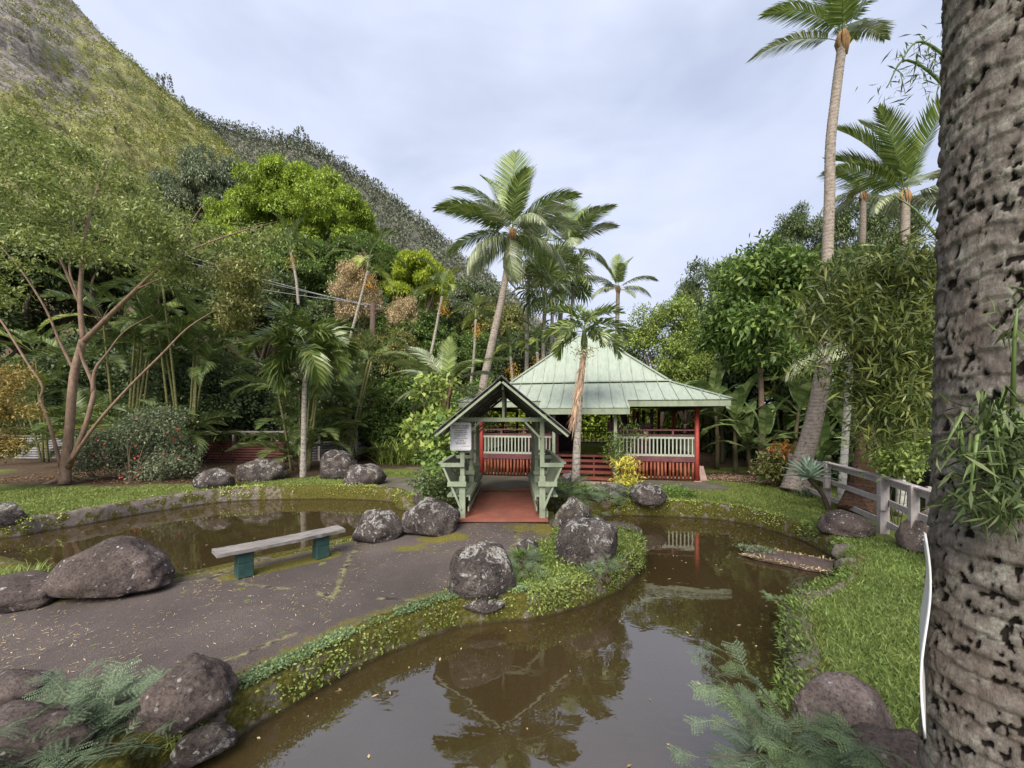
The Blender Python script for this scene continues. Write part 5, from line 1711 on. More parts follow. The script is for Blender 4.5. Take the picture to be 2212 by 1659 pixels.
# ---------------------------------------------------------------- broad-leaved trees
K_mango = TreeKind(1, lf_mango, (7.0, 6.0, 5.6), 11.0, 62, 0.185, 6600, 7, 0.4, 0.125, droop=0.4, trunk_r=0.5, spread=0.17, shell=(0.8, 1.03), zmin=-0.3)
K_ever = TreeKind(2, lf_green, (3.6, 3.4, 3.2), 6.0, 46, 0.215, 4600, 6, 0.26, 0.1, droop=0.35, trunk_r=0.26, spread=0.13, shell=(0.75, 1.04), zmin=-0.35)
K_loose = TreeKind(3, lf_green, (3.2, 3.0, 3.4), 6.0, 40, 0.21, 3200, 6, 0.24, 0.1, droop=0.2, trunk_r=0.2, spread=0.18, shell=(0.5, 1.08), zmin=-0.5)
K_bush = TreeKind(4, lf_green, (1.6, 1.5, 1.3), 1.35, 24, 0.36, 1900, 6, 0.17, 0.075, droop=0.2, trunk_r=0.07, spread=0.16, zmin=-0.9, fork=0.3)
K_small = TreeKind(5, lf_light, (2.3, 2.1, 2.6), 4.6, 44, 0.2, 2900, 6, 0.15, 0.065, droop=0.1, trunk_r=0.13, spread=0.14, shell=(0.5, 1.1))
def hill(x, y, d):
    """base on the slope for a tree whose crown centre shows at x, y"""
    X = (x - CX) / F * d
    return X, d, gzf(X, d)
def wood(kind, x, y, d, label, mat=None, sx=1.0, rot=0.0, name='tree', h=None, group='trees in the woods'):
    """scale a tree kind so that its crown centre shows at (x, y) and its crown is sx metres wide in radius"""
    X, Y, z = hill(x, y, d)
    zc = P(x, y, d).z
    cz = {id(K_mango): 11.0, id(K_ever): 6.0, id(K_loose): 6.0, id(K_bush): 1.35, id(K_small): 4.6}[id(kind)]
    cr = {id(K_mango): 7.0, id(K_ever): 3.6, id(K_loose): 3.2, id(K_bush): 1.6, id(K_small): 2.3}[id(kind)]
    s = sx / cr
    # keep the crown's own proportions: set the base so that the crown sits right, trunk going down to or into the slope
    sz = s
    base = zc - cz * sz
    if base > z:
        sz = (zc - z) / cz
        sz = min(sz, s * 1.7)
        base = zc - cz * sz
    return kind.place(name, label, (X, Y, base), (s, s, sz), rot, 'tree', group, mat)
# mango trees on the slope
wood(K_mango, 728, 520, 43, 'bright green mango tree on the right shoulder of the tallest one', None, 5.6, 5.3, 'mango_tree', group='mango trees on the slope')
wood(K_mango, 645, 478, 44, 'tallest bright green mango tree, topmost crown on the wooded slope', None, 6.3, 0.3, 'mango_tree', group='mango trees on the slope')
wood(K_mango, 905, 625, 37, 'yellow-green mango tree below and right of the huge one', lf_mango2, 3.6, 1.4, 'mango_tree', group='mango trees on the slope')
wood(K_mango, 530, 525, 40, 'darker mango tree touching the left side of the huge one', lf_mango, 4.6, 2.4, 'mango_tree', group='mango trees on the slope')
wood(K_mango, 640, 600, 36, 'dark green mango below the huge bright one', lf_green, 4.2, 3.4, 'mango_tree', group='mango trees on the slope')
wood(K_mango, 800, 600, 38, 'mid-green mango between the huge bright one and the yellow-green one', lf_green, 4.6, 0.9, 'mango_tree', group='mango trees on the slope')
wood(K_ever, 465, 440, 52, 'grey-green tree on the slope left of the huge mango', lf_grey, 4.6, 0.4)
wood(K_ever, 375, 470, 50, 'grey-green tree at the left end of the slope, behind the feathery canopy', lf_grey, 3.6, 1.0)
wood(K_ever, 740, 720, 29, 'dark tree behind the utility pole', lf_dark, 3.4, 1.6)
wood(K_ever, 560, 690, 30, 'dark tree behind the dense areca clump', lf_dark, 4.2, 2.6)
wood(K_ever, 440, 640, 31, 'dark-leaved tree behind the tall areca canes', lf_dark, 4.5, 3.0)
wood(K_ever, 250, 600, 30, 'dark-leaved tree behind the feathery canopy', lf_dark, 5.0, 3.9)
wood(K_ever, 60, 620, 29, 'dark-leaved tree at the far left behind the feathery canopy', lf_dark, 5.5, 4.4)
wood(K_ever, -90, 700, 27, 'dark-leaved tree beyond the left edge of the fence', lf_dark, 5.0, 5.4)
wood(K_ever, 870, 760, 27, 'leafy tree right of the utility pole below the yellow-green mango', lf_green, 3.4, 0.2)
wood(K_loose, 1010, 685, 46, 'grey-green tree on the slope behind the thin orange-fruited palms', lf_grey, 4.2, 0.7)
wood(K_loose, 1065, 725, 42, 'pale tree on the slope behind the tall coconut trunk', lf_olive, 3.6, 1.7)
wood(K_ever, 1000, 790, 29, 'leafy tree behind the covered bridge roof', lf_green, 3.0, 2.7)
wood(K_ever, 1110, 820, 30, 'dark leafy tree behind the left roof slope', lf_dark, 3.4, 3.7)
wood(K_loose, 1190, 780, 32, 'dark tree behind the left roof slope under the fan palms', lf_dark, 3.0, 4.7)
wood(K_small, 1432, 765, 24, 'fresh green tree against the sky behind the right roof slope', lf_light, 2.7, 0.4)
wood(K_small, 1480, 830, 23, 'small fresh green tree low behind the right roof slope', lf_light, 1.9, 2.4)
wood(K_loose, 1530, 690, 32, 'dark tree against the sky right of the fresh green tree', lf_dark, 2.9, 0.9)
wood(K_loose, 1570, 760, 27, 'dark tree below the sky gap, right of the fresh green tree', lf_dark, 3.2, 1.9)
wood(K_loose, 1718, 545, 42, 'far dark tree with a round crown left of the very tall coconut trunk', lf_dark, 2.8, 2.9)
wood(K_loose, 1850, 535, 40, 'far dark tree between the very tall coconut and the near trunk', lf_dark, 3.0, 3.9)
wood(K_loose, 1915, 525, 44, 'far dark tree right beside the near palm trunk', lf_dark, 3.0, 0.1)
wood(K_ever, 1690, 700, 22, 'leafy tree behind the spreading small tree on the right', lf_green, 3.2, 0.8)
wood(K_ever, 1800, 700, 20, 'leafy tree behind the very tall coconut trunk', lf_dark, 3.0, 1.8)
wood(K_ever, 1930, 720, 18, 'leafy tree behind the bamboo at the right', lf_dark, 3.0, 2.8)
wood(K_ever, 1620, 840, 21, 'dark tree behind the bananas', lf_dark, 2.8, 3.8)
wood(K_ever, 1800, 880, 17.5, 'dark tree behind the grey fence', lf_dark, 2.6, 4.8)
wood(K_ever, 1950, 900, 16, 'dark tree at the right behind the near trunk', lf_dark, 2.6, 5.8)
wood(K_ever, 2100, 700, 14, 'dark tree beyond the near palm trunk', lf_dark, 3.5, 0.8)
# greenery seen through the open house
for k, (x, y, d) in enumerate(((1075, 880, 29), (1170, 880, 30), (1262, 885, 29.5), (1350, 880, 30), (1440, 880, 29), (1530, 880, 26))):
    wood(K_bush, x, y, d, ['leafy bush behind the house, leftmost of six', 'second leafy bush from the left behind the house', 'third leafy bush from the left behind the house', 'fourth leafy bush from the left behind the house', 'fifth leafy bush from the left behind the house', 'leafy bush behind the right house corner'][k],
         (lf_mango2, lf_mango, lf_mango2, lf_mango, lf_mango2, lf_light)[k], 2.5, k * 1.1, 'bush', group='bushes behind the house')
# tree with dry pale leaves by the pole
wood(K_small, 775, 650, 25, 'tree with tan withered leaves in front of the mango slope', lf_dead, 1.5, 0.5)
wood(K_small, 868, 715, 25.5, 'tree with tan flowers and withered leaves right of the pole top', lf_dead, 1.25, 1.5)
wood(K_ever, 840, 800, 24, 'dark leafy tree under the withered leaves right of the pole', lf_olive, 2.2, 2.5)
# broad-leaved small trees and shrubs
sch = TreeKind(9, lf_green, (1.9, 1.7, 3.0), 4.9, 30, 0.24, 2500, 6, 0.25, 0.1, bark=m_barkl, droop=0.35, trunk_r=0.1, spread=0.22, shell=(0.5, 1.1), fork=0.95)
X, Y, z = hill(1640, 0, 16.5)
sch.place('umbrella_tree', 'tall umbrella tree with layered leaves and brown trunk right of the house', (X, Y, z), (1.15, 1.15, 1.18), 0.4, 'tree', 'trees in the woods')

# -- the multi-stemmed tree at the left with a feathery spreading canopy
tb = G(140, 1040, 0.42)
ltree = thing('spreading_tree', 'multi-stemmed tree with pinkish bark and a feathery canopy over the left lawn', 'tree', tb)
def lp(*pts):
    return [P(x, y, d) for x, y, d in pts]
stems = [
    (lp((140, 1045, 13.5), (143, 1000, 13.55), (150, 930, 13.6), (155, 860, 13.6), (162, 800, 13.6), (180, 735, 13.6)), [0.168, 0.141, 0.124, 0.118, 0.114, 0.108]),
    (lp((180, 740, 13.6), (173, 650, 13.6), (178, 570, 13.7), (188, 490, 13.9), (212, 405, 14.2), (240, 340, 14.5)), [0.081, 0.067, 0.060, 0.050, 0.040, 0.020]),
    (lp((178, 740, 13.6), (228, 690, 13.5), (295, 625, 13.3), (350, 575, 13.1), (425, 535, 13.0), (520, 500, 12.8), (600, 478, 12.7)), [0.087, 0.074, 0.060, 0.047, 0.034, 0.020, 0.004]),
    (lp((148, 1010, 13.5), (178, 940, 13.2), (196, 880, 13.1), (202, 835, 13.1), (180, 780, 13.0), (170, 740, 12.9)), [0.087, 0.074, 0.067, 0.060, 0.047, 0.034]),
    (lp((200, 850, 13.1), (206, 800, 13.0), (230, 765, 12.9), (270, 715, 12.8), (330, 680, 12.6)), [0.057, 0.050, 0.030, 0.020, 0.004]),
    (lp((150, 1000, 13.4), (205, 920, 13.0), (275, 840, 12.7), (350, 765, 12.4), (410, 705, 12.2), (500, 650, 12.0)), [0.057, 0.047, 0.037, 0.030, 0.020, 0.004]),
    (lp((132, 1010, 13.5), (108, 920, 13.4), (88, 865, 13.4), (92, 835, 13.4), (60, 785, 13.3), (0, 690, 13.2), (-60, 620, 13.1)), [0.057, 0.047, 0.040, 0.037, 0.034, 0.027, 0.017]),
    (lp((160, 800, 13.6), (130, 740, 13.5), (100, 670, 13.3), (50, 590, 13.1), (0, 530, 12.9)), [0.047, 0.040, 0.030, 0.024, 0.013]),
    (lp((173, 660, 13.6), (135, 570, 13.4), (95, 500, 13.2), (50, 420, 13.0), (10, 350, 12.8)), [0.044, 0.037, 0.027, 0.020, 0.010]),
    (lp((178, 570, 13.7), (235, 500, 13.4), (290, 430, 13.2), (330, 370, 13.0)), [0.040, 0.030, 0.020, 0.010]),
    (lp((350, 575, 13.1), (400, 500, 12.8), (440, 440, 12.6)), [0.040, 0.027, 0.010]),
    (lp((295, 625, 13.3), (380, 590, 12.6), (470, 575, 12.2), (560, 560, 12.0)), [0.030, 0.024, 0.015, 0.003]),
    (lp((174, 650, 13.6), (150, 580, 13.9), (160, 480, 14.3), (140, 380, 14.8)), [0.034, 0.030, 0.024, 0.010]),
    (lp((188, 490, 13.9), (150, 420, 13.5), (120, 340, 13.3)), [0.034, 0.024, 0.010]),
]
m = MB()
for pts, rr in stems:
    q = catmull(pts, 5)
    m.tube(q, lerp_list(rr, len(q)), 9)
for a in range(5):
    ang = a * 1.3 + 0.3
    m.tube([tb + Vector((0, 0, 0.22)), tb + Vector((math.cos(ang) * 0.22, math.sin(ang) * 0.22, 0.03)), tb + Vector((math.cos(ang) * 0.6, math.sin(ang) * 0.6, -0.08))], [0.14, 0.1, 0.03], 6)
m.build('trunk', m_barkl, ltree, True, True)
rng = np.random.default_rng(17)
canopy = np.array([(-120, 250), (0, 235), (60, 262), (130, 305), (190, 330), (260, 352), (330, 420), (400, 445), (470, 480), (540, 480), (600, 500), (560, 560), (480, 640), (400, 640), (330, 600), (250, 640), (170, 600), (60, 640), (-120, 700)])
lobes = []
while len(lobes) < 105:
    x, y = rng.uniform(-120, 600), rng.uniform(235, 700)
    if not inside(canopy, np.array([x]), np.array([y]))[0]:
        continue
    if y > 520 and rng.random() < 0.5:
        continue
    d = rng.uniform(10.8, 16.5)
    p = P(x, y, d)
    s = rng.uniform(0.55, 1.15)
    lobes.append((p.x, p.y, p.z, s, s, s * 0.34))
v, f = cloud(lobes, 3500, 10, 0.14, 0.05, rng, 0.2, 0.13, -1.0, (0.1, 1.05), 0.45, 1.0)
v = v - np.array(tb)
new_obj('crown', mesh_np('crown', v, f, lf_olive2 if 'lf_olive2' in globals() else leafmat('feathery_leaves', (0.045, 0.066, 0.017), (0.105, 0.14, 0.036), (0.24, 0.28, 0.095), 0.4, 0.4, 0.35)), ltree)
# lower sprays reaching right over the areca
lobes = []
for _ in range(26):
    x, y = rng.uniform(420, 545), rng.uniform(540, 760)
    if x < 420 + (y - 540) * 0.35:
        continue
    p = P(x, y, rng.uniform(11.6, 13.0))
    s = rng.uniform(0.35, 0.6)
    lobes.append((p.x, p.y, p.z, s, s, s * 0.4))
v, f = cloud(lobes, 900, 7, 0.13, 0.045, rng, 0.3, 0.12, -1.0, (0.1, 1.05), 0.45, 1.0)
new_obj('crown', mesh_np('crown', v - np.array(tb), f, lf_olive), ltree)

# -- shrubs
def shrub(name, label, lobes, nclus, per, ll, lw, mat, seed, base, cat='shrub', group=None, stem=m_barkd, droop=0.2, spread=0.12, nst=7, sr=0.02, shell=(0.45, 1.05), outw=0.7):
    rng = np.random.default_rng(seed)
    t = thing(name, label, cat, base, 0, group)
    v, f = cloud(lobes, nclus, per, ll, lw, rng, droop, spread, -0.8, shell, outw)
    new_obj('foliage', mesh_np('foliage', v - np.array(base), f, mat), t)
    m = MB()
    lb = list(lobes)
    for k in range(min(nst, len(lb))):
        e = Vector(lb[k * len(lb) // min(nst, len(lb))][:3])
        b = Vector(base) + Vector((rng.normal(0, .06), rng.normal(0, .06), -0.05))
        md = b.lerp(e, 0.5) + Vector((rng.normal(0, .08), rng.normal(0, .08), 0.06))
        q = catmull([b, md, e], 4)
        m.tube(q, lerp_list([sr, sr * .7, sr * .35], len(q)), 5)
    m.build('stem', stem, t, True, True)
    return t
rng = np.random.default_rng(23)
def lobes_px(boxes, seed):
    """random lobes inside picture boxes: x0,y0,x1,y1,d0,d1,n,smin,smax,flat"""
    rg = np.random.default_rng(seed)
    out = []
    for x0, y0, x1, y1, d0, d1, n_, s0, s1, fl in boxes:
        for _ in range(n_):
            p = P(rg.uniform(x0, x1), rg.uniform(y0, y1), rg.uniform(d0, d1))
            s = rg.uniform(s0, s1)
            out.append((p.x, p.y, p.z, s, s, s * fl))
    return out
fb = at(285, 14.4)
fsh = shrub('flowering_shrub', 'rounded shrub dotted with red flowers on the bare soil at left', lobes_px([(180, 930, 400, 1025, 13.9, 15.2, 34, .35, .6, .8), (270, 890, 380, 950, 14, 15, 10, .3, .5, .8)], 3), 2300, 6, 0.1, 0.055, lf_grey, 3, fb, 'shrub', None, m_barkl, nst=14)
rg = np.random.default_rng(4)
fm = MB()
fl_v = []
for k in range(26):
    p = P(rg.uniform(185, 400), rg.uniform(895, 1035), rg.uniform(13.7, 14.2)) - fb
    fl_v.append(np.array(p))
fl_v = np.repeat(np.array(fl_v), 6, 0)
v, f = leaf_quads(fl_v, rand_dirs(len(fl_v), rg), rand_dirs(len(fl_v), rg), np.full(len(fl_v), 0.055), np.full(len(fl_v), 0.05), .3)
stuff(new_obj('flowers', mesh_np('flowers', v, f, lf_red), fsh))
shrub('golden_shrub', 'golden-leaved shrub cut by the left edge', lobes_px([(-120, 800, 20, 990, 11.6, 12.6, 22, .3, .5, .7), (0, 800, 60, 830, 12, 12.2, 4, .2, .3, .6), (0, 880, 70, 905, 12, 12.2, 4, .2, .3, .6), (0, 960, 40, 975, 12, 12.2, 3, .2, .3, .6)], 5), 1700, 7, 0.12, 0.035, lf_gold, 5, at(-60, 12.1), group=None, nst=10)
shrub('bush', 'dark bush at the far left behind the corrugated fence', lobes_px([(-60, 830, 160, 940, 22.5, 24, 18, .8, 1.3, .9)], 6), 1500, 6, 0.2, 0.1, lf_dark, 6, at(40, 23.2), group='bushes behind the fence')
shrub('bush', 'dark bush behind the rusty fence', lobes_px([(360, 760, 560, 930, 21.0, 23, 26, .7, 1.1, .9)], 7), 2600, 6, 0.18, 0.13, lf_bank, 7, at(455, 22), group='bushes behind the fence')
shrub('bush', 'dark bush behind the multi-stemmed tree', lobes_px([(120, 740, 380, 940, 20.5, 23, 26, .8, 1.3, .9)], 8), 2400, 6, 0.2, 0.12, lf_bank, 8, at(250, 22), group='bushes behind the fence')
shrub('bush', 'dark bush between the areca clump and the utility pole', lobes_px([(560, 780, 800, 960, 21, 24, 26, .8, 1.3, .9)], 9), 2400, 6, 0.2, 0.12, lf_bank, 9, at(700, 22.5), group='bushes behind the fence')
shrub('bush', 'leafy bush right of the utility pole', lobes_px([(810, 820, 960, 960, 21, 23.5, 24, .7, 1.1, .9)], 10), 2200, 6, 0.2, 0.1, lf_green, 10, at(880, 22.3), group='bushes behind the fence')
shrub('bush', 'dark bush behind the covered bridge, left of the house', lobes_px([(950, 830, 1060, 960, 20, 22, 18, .6, 1.0, .9)], 11), 1600, 6, 0.17, 0.09, lf_green, 11, at(1005, 21), group='bushes behind the fence')
shrub('broadleaf_shrub', 'broad-leaved shrub growing beside the left bench of the covered bridge', lobes_px([(925, 905, 985, 1000, 10.4, 11.2, 9, .16, .26, .8), (930, 1000, 985, 1060, 9.8, 10.4, 6, .15, .22, .8)], 12), 330, 4, 0.17, 0.12, lf_green, 12, Vector((-2.0, 10.6, 0.35)), stem=m_stemg, nst=8, sr=0.012)
shrub('broadleaf_shrub', 'light green shrub under the slim young tree left of the bridge', lobes_px([(895, 905, 960, 950, 12.6, 13.4, 8, .25, .4, .8)], 13), 260, 4, 0.24, 0.15, lf_light, 13, at(925, 13), stem=m_stemg, nst=6, sr=0.012)
shrub('groundcover_plant', 'leafy creeper over the rock left of the covered bridge', lobes_px([(905, 1030, 990, 1085, 9.0, 9.8, 14, .12, .2, .7)], 14), 420, 5, 0.075, 0.05, lf_dark, 14, Vector((-2.0, 9.3, 0.3)), nst=5, sr=0.006)
cr = shrub('croton', 'yellow variegated croton in front of the right house wing', lobes_px([(1328, 985, 1380, 1050, 12.5, 12.9, 14, .08, .15, .9)], 15), 230, 6, 0.17, 0.032, lf_croton, 15, at(1350, 12.7), stem=m_barkl, nst=7, sr=0.014)
shrub('young_tree', 'slim young tree with large light green leaves left of the covered bridge', lobes_px([(900, 800, 975, 870, 13.4, 14.2, 9, .16, .28, .7), (890, 860, 970, 940, 13.4, 14.2, 9, .16, .28, .7)], 51), 190, 5, 0.22, 0.12, lf_light, 51, at(945, 13.8), 'tree', None, m_barkl, 0.35, 0.14, 12, 0.022)
shrub('leafy_shrub', 'tall dark green shrub with narrow leaves right of the steps', lobes_px([(1318, 940, 1345, 1000, 12.9, 13.2, 8, .08, .15, .9), (1320, 920, 1395, 940, 12.9, 13.1, 4, .08, .14, .4)], 16), 120, 6, 0.17, 0.028, lf_green, 16, at(1335, 13.1), stem=m_stemg, nst=6, sr=0.014)
shrub('ti_plant', 'small red-leaved plant by the banana clump', lobes_px([(1672, 965, 1698, 985, 12.7, 13.0, 3, .08, .14, .8)], 17), 22, 5, 0.26, 0.05, leafmat('ti_leaves', (0.12, 0.09, 0.02), (0.3, 0.1, 0.03), (0.4, 0.22, 0.04)), 17, at(1690, 12.8), nst=4, sr=0.012)
shrub('mixed_shrub', 'low mixed shrub between the banana clump and the grey fence', lobes_px([(1640, 990, 1700, 1030, 12.7, 13.4, 8, .2, .35, .8)], 18), 420, 5, 0.14, 0.06, lf_olive, 18, at(1670, 13), nst=6, sr=0.012)
shrub('mixed_shrub', 'yellowish climbing shrub beyond the grey fence by the near trunk', lobes_px([(1920, 880, 2000, 1020, 7.6, 8.6, 16, .16, .3, .8)], 19), 800, 6, 0.1, 0.055, lf_light, 19, Vector((7.9, 8.2, 0.3)), nst=6, sr=0.01)
shrub('mixed_shrub', 'dark green shrub beyond the grey fence between the trunks', lobes_px([(1880, 900, 2000, 1080, 11, 12.5, 18, .35, .6, .8)], 20), 900, 6, 0.16, 0.08, lf_dark, 20, Vector((11.0, 11.6, 0.3)), nst=6, sr=0.012)

# strap-leaved clump of lilies by the pole
def strap_clump(label, loc, n_, ln, w, mat, seed, name='lily_clump', group=None, radius=1.0, cat='plant', el=(35, 85)):
    rg = np.random.default_rng(seed)
    V, Fc = [], []
    b = 0
    for k in range(n_):
        a = rg.uniform(0, 2 * np.pi)
        r = radius * np.sqrt(rg.uniform(0, 1))
        a2 = rg.uniform(0, 2 * np.pi)
        p = np.array((math.cos(a2) * r, math.sin(a2) * r * 0.7, 0.0))
        e = R(rg.uniform(*el))
        l_ = ln * rg.uniform(0.7, 1.15)
        side = np.array((-math.sin(a), math.cos(a), 0))
        pts = []
        for j in range(6):
            t = j / 5
            ang = e - t * t * R(rg.uniform(75, 110))
            pts.append(p.copy())
            p = p + np.array((math.cos(a) * math.cos(ang), math.sin(a) * math.cos(ang), math.sin(ang))) * l_ / 5
        for j, q in enumerate(pts):
            ww = w * (0.6, 1, 1.05, 0.9, 0.6, 0.08)[j]
            V += [q - side * ww / 2, q + side * ww / 2]
        for j in range(5):
            Fc.append((b + 2 * j, b + 2 * j + 1, b + 2 * j + 3, b + 2 * j + 2))
        b += 12
    t = thing(name, label, cat, loc, 0, group)
    new_obj('leaves', mesh_np('leaves', np.array(V), np.array(Fc), mat), t)
    return t
strap_clump('large clump of arching strap leaves right of the utility pole', at(882, 19.8), 420, 1.5, 0.075, lf_light, 1, radius=1.5)
strap_clump('long grass clump behind the rail of the rusty fence', at(470, 21.2), 300, 1.6, 0.045, lf_light, 2, 'tall_grass', None, 1.8)
strap_clump('long grass clump behind the corrugated fence at left', at(110, 23.2), 300, 1.8, 0.05, lf_light, 3, 'tall_grass', None, 2.0)
strap_clump('tall grass clump just left of the utility pole', at(760, 22.5), 220, 1.7, 0.05, lf_grey, 4, 'tall_grass', None, 1.2)
strap_clump('small strap-leaved tuft between the two path-side boulders', G(1128, 1215, 0.36), 90, 0.3, 0.016, lf_green, 5, 'grass_tuft', None, 0.14)
strap_clump('grass tuft on the path end left of the dome-shaped boulder', G(35, 1262, 0.33), 260, 0.32, 0.012, lf_grassl, 6, 'grass_tuft', None, 0.4)
strap_clump('small tuft at the foot of the very tall coconut', G(1742, 1072, 0.4), 90, 0.35, 0.03, lf_grey, 7, 'grass_tuft', None, 0.25)
strap_clump('grass tuft below the rough brown boulder on the pond wall', G(395, 1600, 0.2), 90, 0.2, 0.008, lf_grassl, 8, 'grass_tuft', None, 0.14)

# banana and heliconia plants: every leaf its own part
def banana_leaf(seed, ln=1.7, w=0.46, bend=1.1, mat=lf_banana, torn=0.35):
    rnd = random.Random(seed)
    m = MB()
    N = 12
    pts, tn = [Vector((0, 0, 0))], []
    for i in range(N):
        a = -bend * ((i + .5) / N) ** 1.6
        tn.append(Vector((math.cos(a), 0, math.sin(a))))
        pts.append(pts[-1] + tn[-1] * ln / N)
    tn.append(tn[-1])
    m.tube(pts[::3], [0.03, 0.022, 0.014, 0.008, 0.005][:len(pts[::3])], 5)
    for s in (-1, 1):
        dr = [0.0] * (N + 1)
        run = rnd.uniform(0.05, 0.3)
        for i in range(2, N):
            t0, t1 = i / N, (i + 1) / N
            def wd(t):
                q = (t - 2 / N) / (1 - 2 / N)
                return w * 0.5 * max(0.02, math.sin(math.pi * min(1, 0.12 + 0.86 * q)) ** 0.55)
            if rnd.random() < torn:
                run = rnd.uniform(0.02, 0.55)
                gap = 0.03
            else:
                gap = 0.0
            nv = Vector((-tn[i].z, 0, tn[i].x))
            p0, p1 = pts[i] + tn[i] * gap * ln / N * 3, pts[i + 1]
            def outp(p, t, k):
                return p + Vector((0, s, 0)) * wd(t) * k * math.cos(run) + nv * wd(t) * k * (0.25 - math.sin(run) * k * 1.2) + tn[i] * wd(t) * k * 0.25
            a0, a1 = p0, p1
            b0, b1 = outp(p0, t0, 0.55), outp(p1, t1, 0.55)
            c0, c1 = outp(p0, t0, 1.0), outp(p1, t1, 1.0)
            m.add([a0, a1, b1, b0, c1, c0], [(0, 1, 2, 3), (3, 2, 4, 5)])
    return m.mesh('leaf', mat)
BAN = [banana_leaf(1, 1.7, 0.5, 0.9, lf_banana, 0.12), banana_leaf(2, 1.75, 0.5, 1.35, lf_banana, 0.45), banana_leaf(3, 1.6, 0.46, 0.6, lf_banana, 0.08), banana_leaf(4, 1.7, 0.5, 1.7, lf_banana, 0.6)]
def banana(label, loc, nleaf, h, seed, sc=1.0, face=-90, group='banana plants by the house'):
    rnd = random.Random(seed)
    t = thing('banana_plant', label, 'banana plant', loc, 0, group)
    q = [Vector((0, 0, -0.1)), Vector((rnd.uniform(-.08, .08), rnd.uniform(-.08, .08), h * 0.5)), Vector((rnd.uniform(-.15, .15), rnd.uniform(-.15, .15), h))]
    MB().tube(catmull(q, 4), lerp_list([0.11, 0.09, 0.05], 9), 9).build('stem', m_stemb, t, True)
    for k in range(nleaf):
        el = 82 - 70 * k / max(1, nleaf - 1) + rnd.uniform(-8, 8)
        az = face + k * 137.5 + rnd.uniform(-20, 20)
        put_frond(t, BAN[2 if el > 60 else rnd.choice((0, 1, 3))], q[2] - Vector((0, 0, 0.04 * k)), R(az), R(el), R(rnd.uniform(-25, 25)), 1.18 * sc * rnd.uniform(0.85, 1.1), 'leaf')
    return t
m_stemb = plain('banana_stem', (0.12, 0.1, 0.05), (0.06, 0.05, 0.03), 6, 0.6, 0.3, 20, 0.3, (2, 2, .5))
for k, (x, d, nl_, h, sc, lab) in enumerate((
        (1548, 17.5, 9, 3.0, 1.0, 'banana plant just right of the roof corner, leaves above the eave'), (1590, 16.5, 8, 2.2, 1.0, 'banana plant right of the house corner, left of the umbrella tree'),
        (1650, 14.6, 9, 1.5, 0.95, 'banana plant with upright paddle leaves below the umbrella tree'), (1625, 15.6, 8, 1.3, 0.95, 'low banana plant near the right house corner'),
        (1720, 15.5, 9, 2.6, 1.0, 'banana plant left of the very tall coconut trunk'), (1700, 17.5, 9, 4.3, 1.1, 'tall banana plant behind the umbrella tree'),
        (1790, 16.0, 9, 2.4, 1.0, 'banana plant behind the very tall coconut trunk'), (1830, 14.0, 9, 1.6, 0.95, 'banana plant behind the fence beside the thin white trunk'),
        (1780, 13.3, 8, 0.9, 0.85, 'low banana plant just behind the fence'), (1900, 13.0, 9, 1.5, 0.95, 'banana plant behind the stout brown trunk'),
        (1950, 12.0, 9, 1.4, 0.95, 'banana plant at the right behind the fence rails'), (1690, 13.4, 5, 0.45, 0.5, 'young banana plant at the lawn edge'), (1560, 19.5, 9, 2.2, 1.0, 'banana plant farther behind the right house corner'),
        (1745, 18.5, 9, 4.0, 1.1, 'tall banana plant behind the leaning trunk'), (1990, 14.5, 9, 2.4, 1.0, 'banana plant hidden beside the near trunk'))):
    banana(lab, at(x, d), nl_, h, 300 + k, sc, -90 + 40 * k)

# agave on a bare stem
ag = thing('agave', 'blue-green agave rosette on a bare leaning stem before the grey fence', 'agave', G(1791, 1100, 0.38))
ab = Vector(ag.location)
at_ = P(1748, 1035, ab.y)
q = catmull([ab - Vector((0, 0, .05)), P(1775, 1065, ab.y), at_], 5)
MB().tube(q, lerp_list([0.06, 0.05, 0.05], len(q)), 8).build('stem', m_barkd, ag, True, True)
am = MB()
ln = 0.46
sec = []
for j in range(7):
    t = j / 6
    wv = 0.1 * (0.55, 0.85, 1.0, 1.0, 0.8, 0.45, 0.03)[j]
    x = ln * t
    zc_ = 0.02 * math.sin(t * 3) - 0.03 * t * t
    sec.append([(x, -wv / 2, zc_ + 0.014), (x, 0, zc_), (x, wv / 2, zc_ + 0.014), (x, 0, zc_ - 0.016 * (1 - t))])
for j in range(6):
    pass
V = [p for s in sec for p in s]
fs = []
for j in range(6):
    for k in range(4):
        a, b = j * 4 + k, j * 4 + (k + 1) % 4
        fs.append((a, a + 4, b + 4, b))
am.add(V, fs)
agl = am.mesh('leaf', lf_agave, True)
rnd = random.Random(3)
for k in range(34):
    el = 85 - 85 * (k / 33) ** 0.85
    put_frond(ag, agl, at_ - ab + Vector((0, 0, 0.03)), R(k * 137.5), R(el), 0, 1.3 * rnd.uniform(0.85, 1.1), 'leaf')

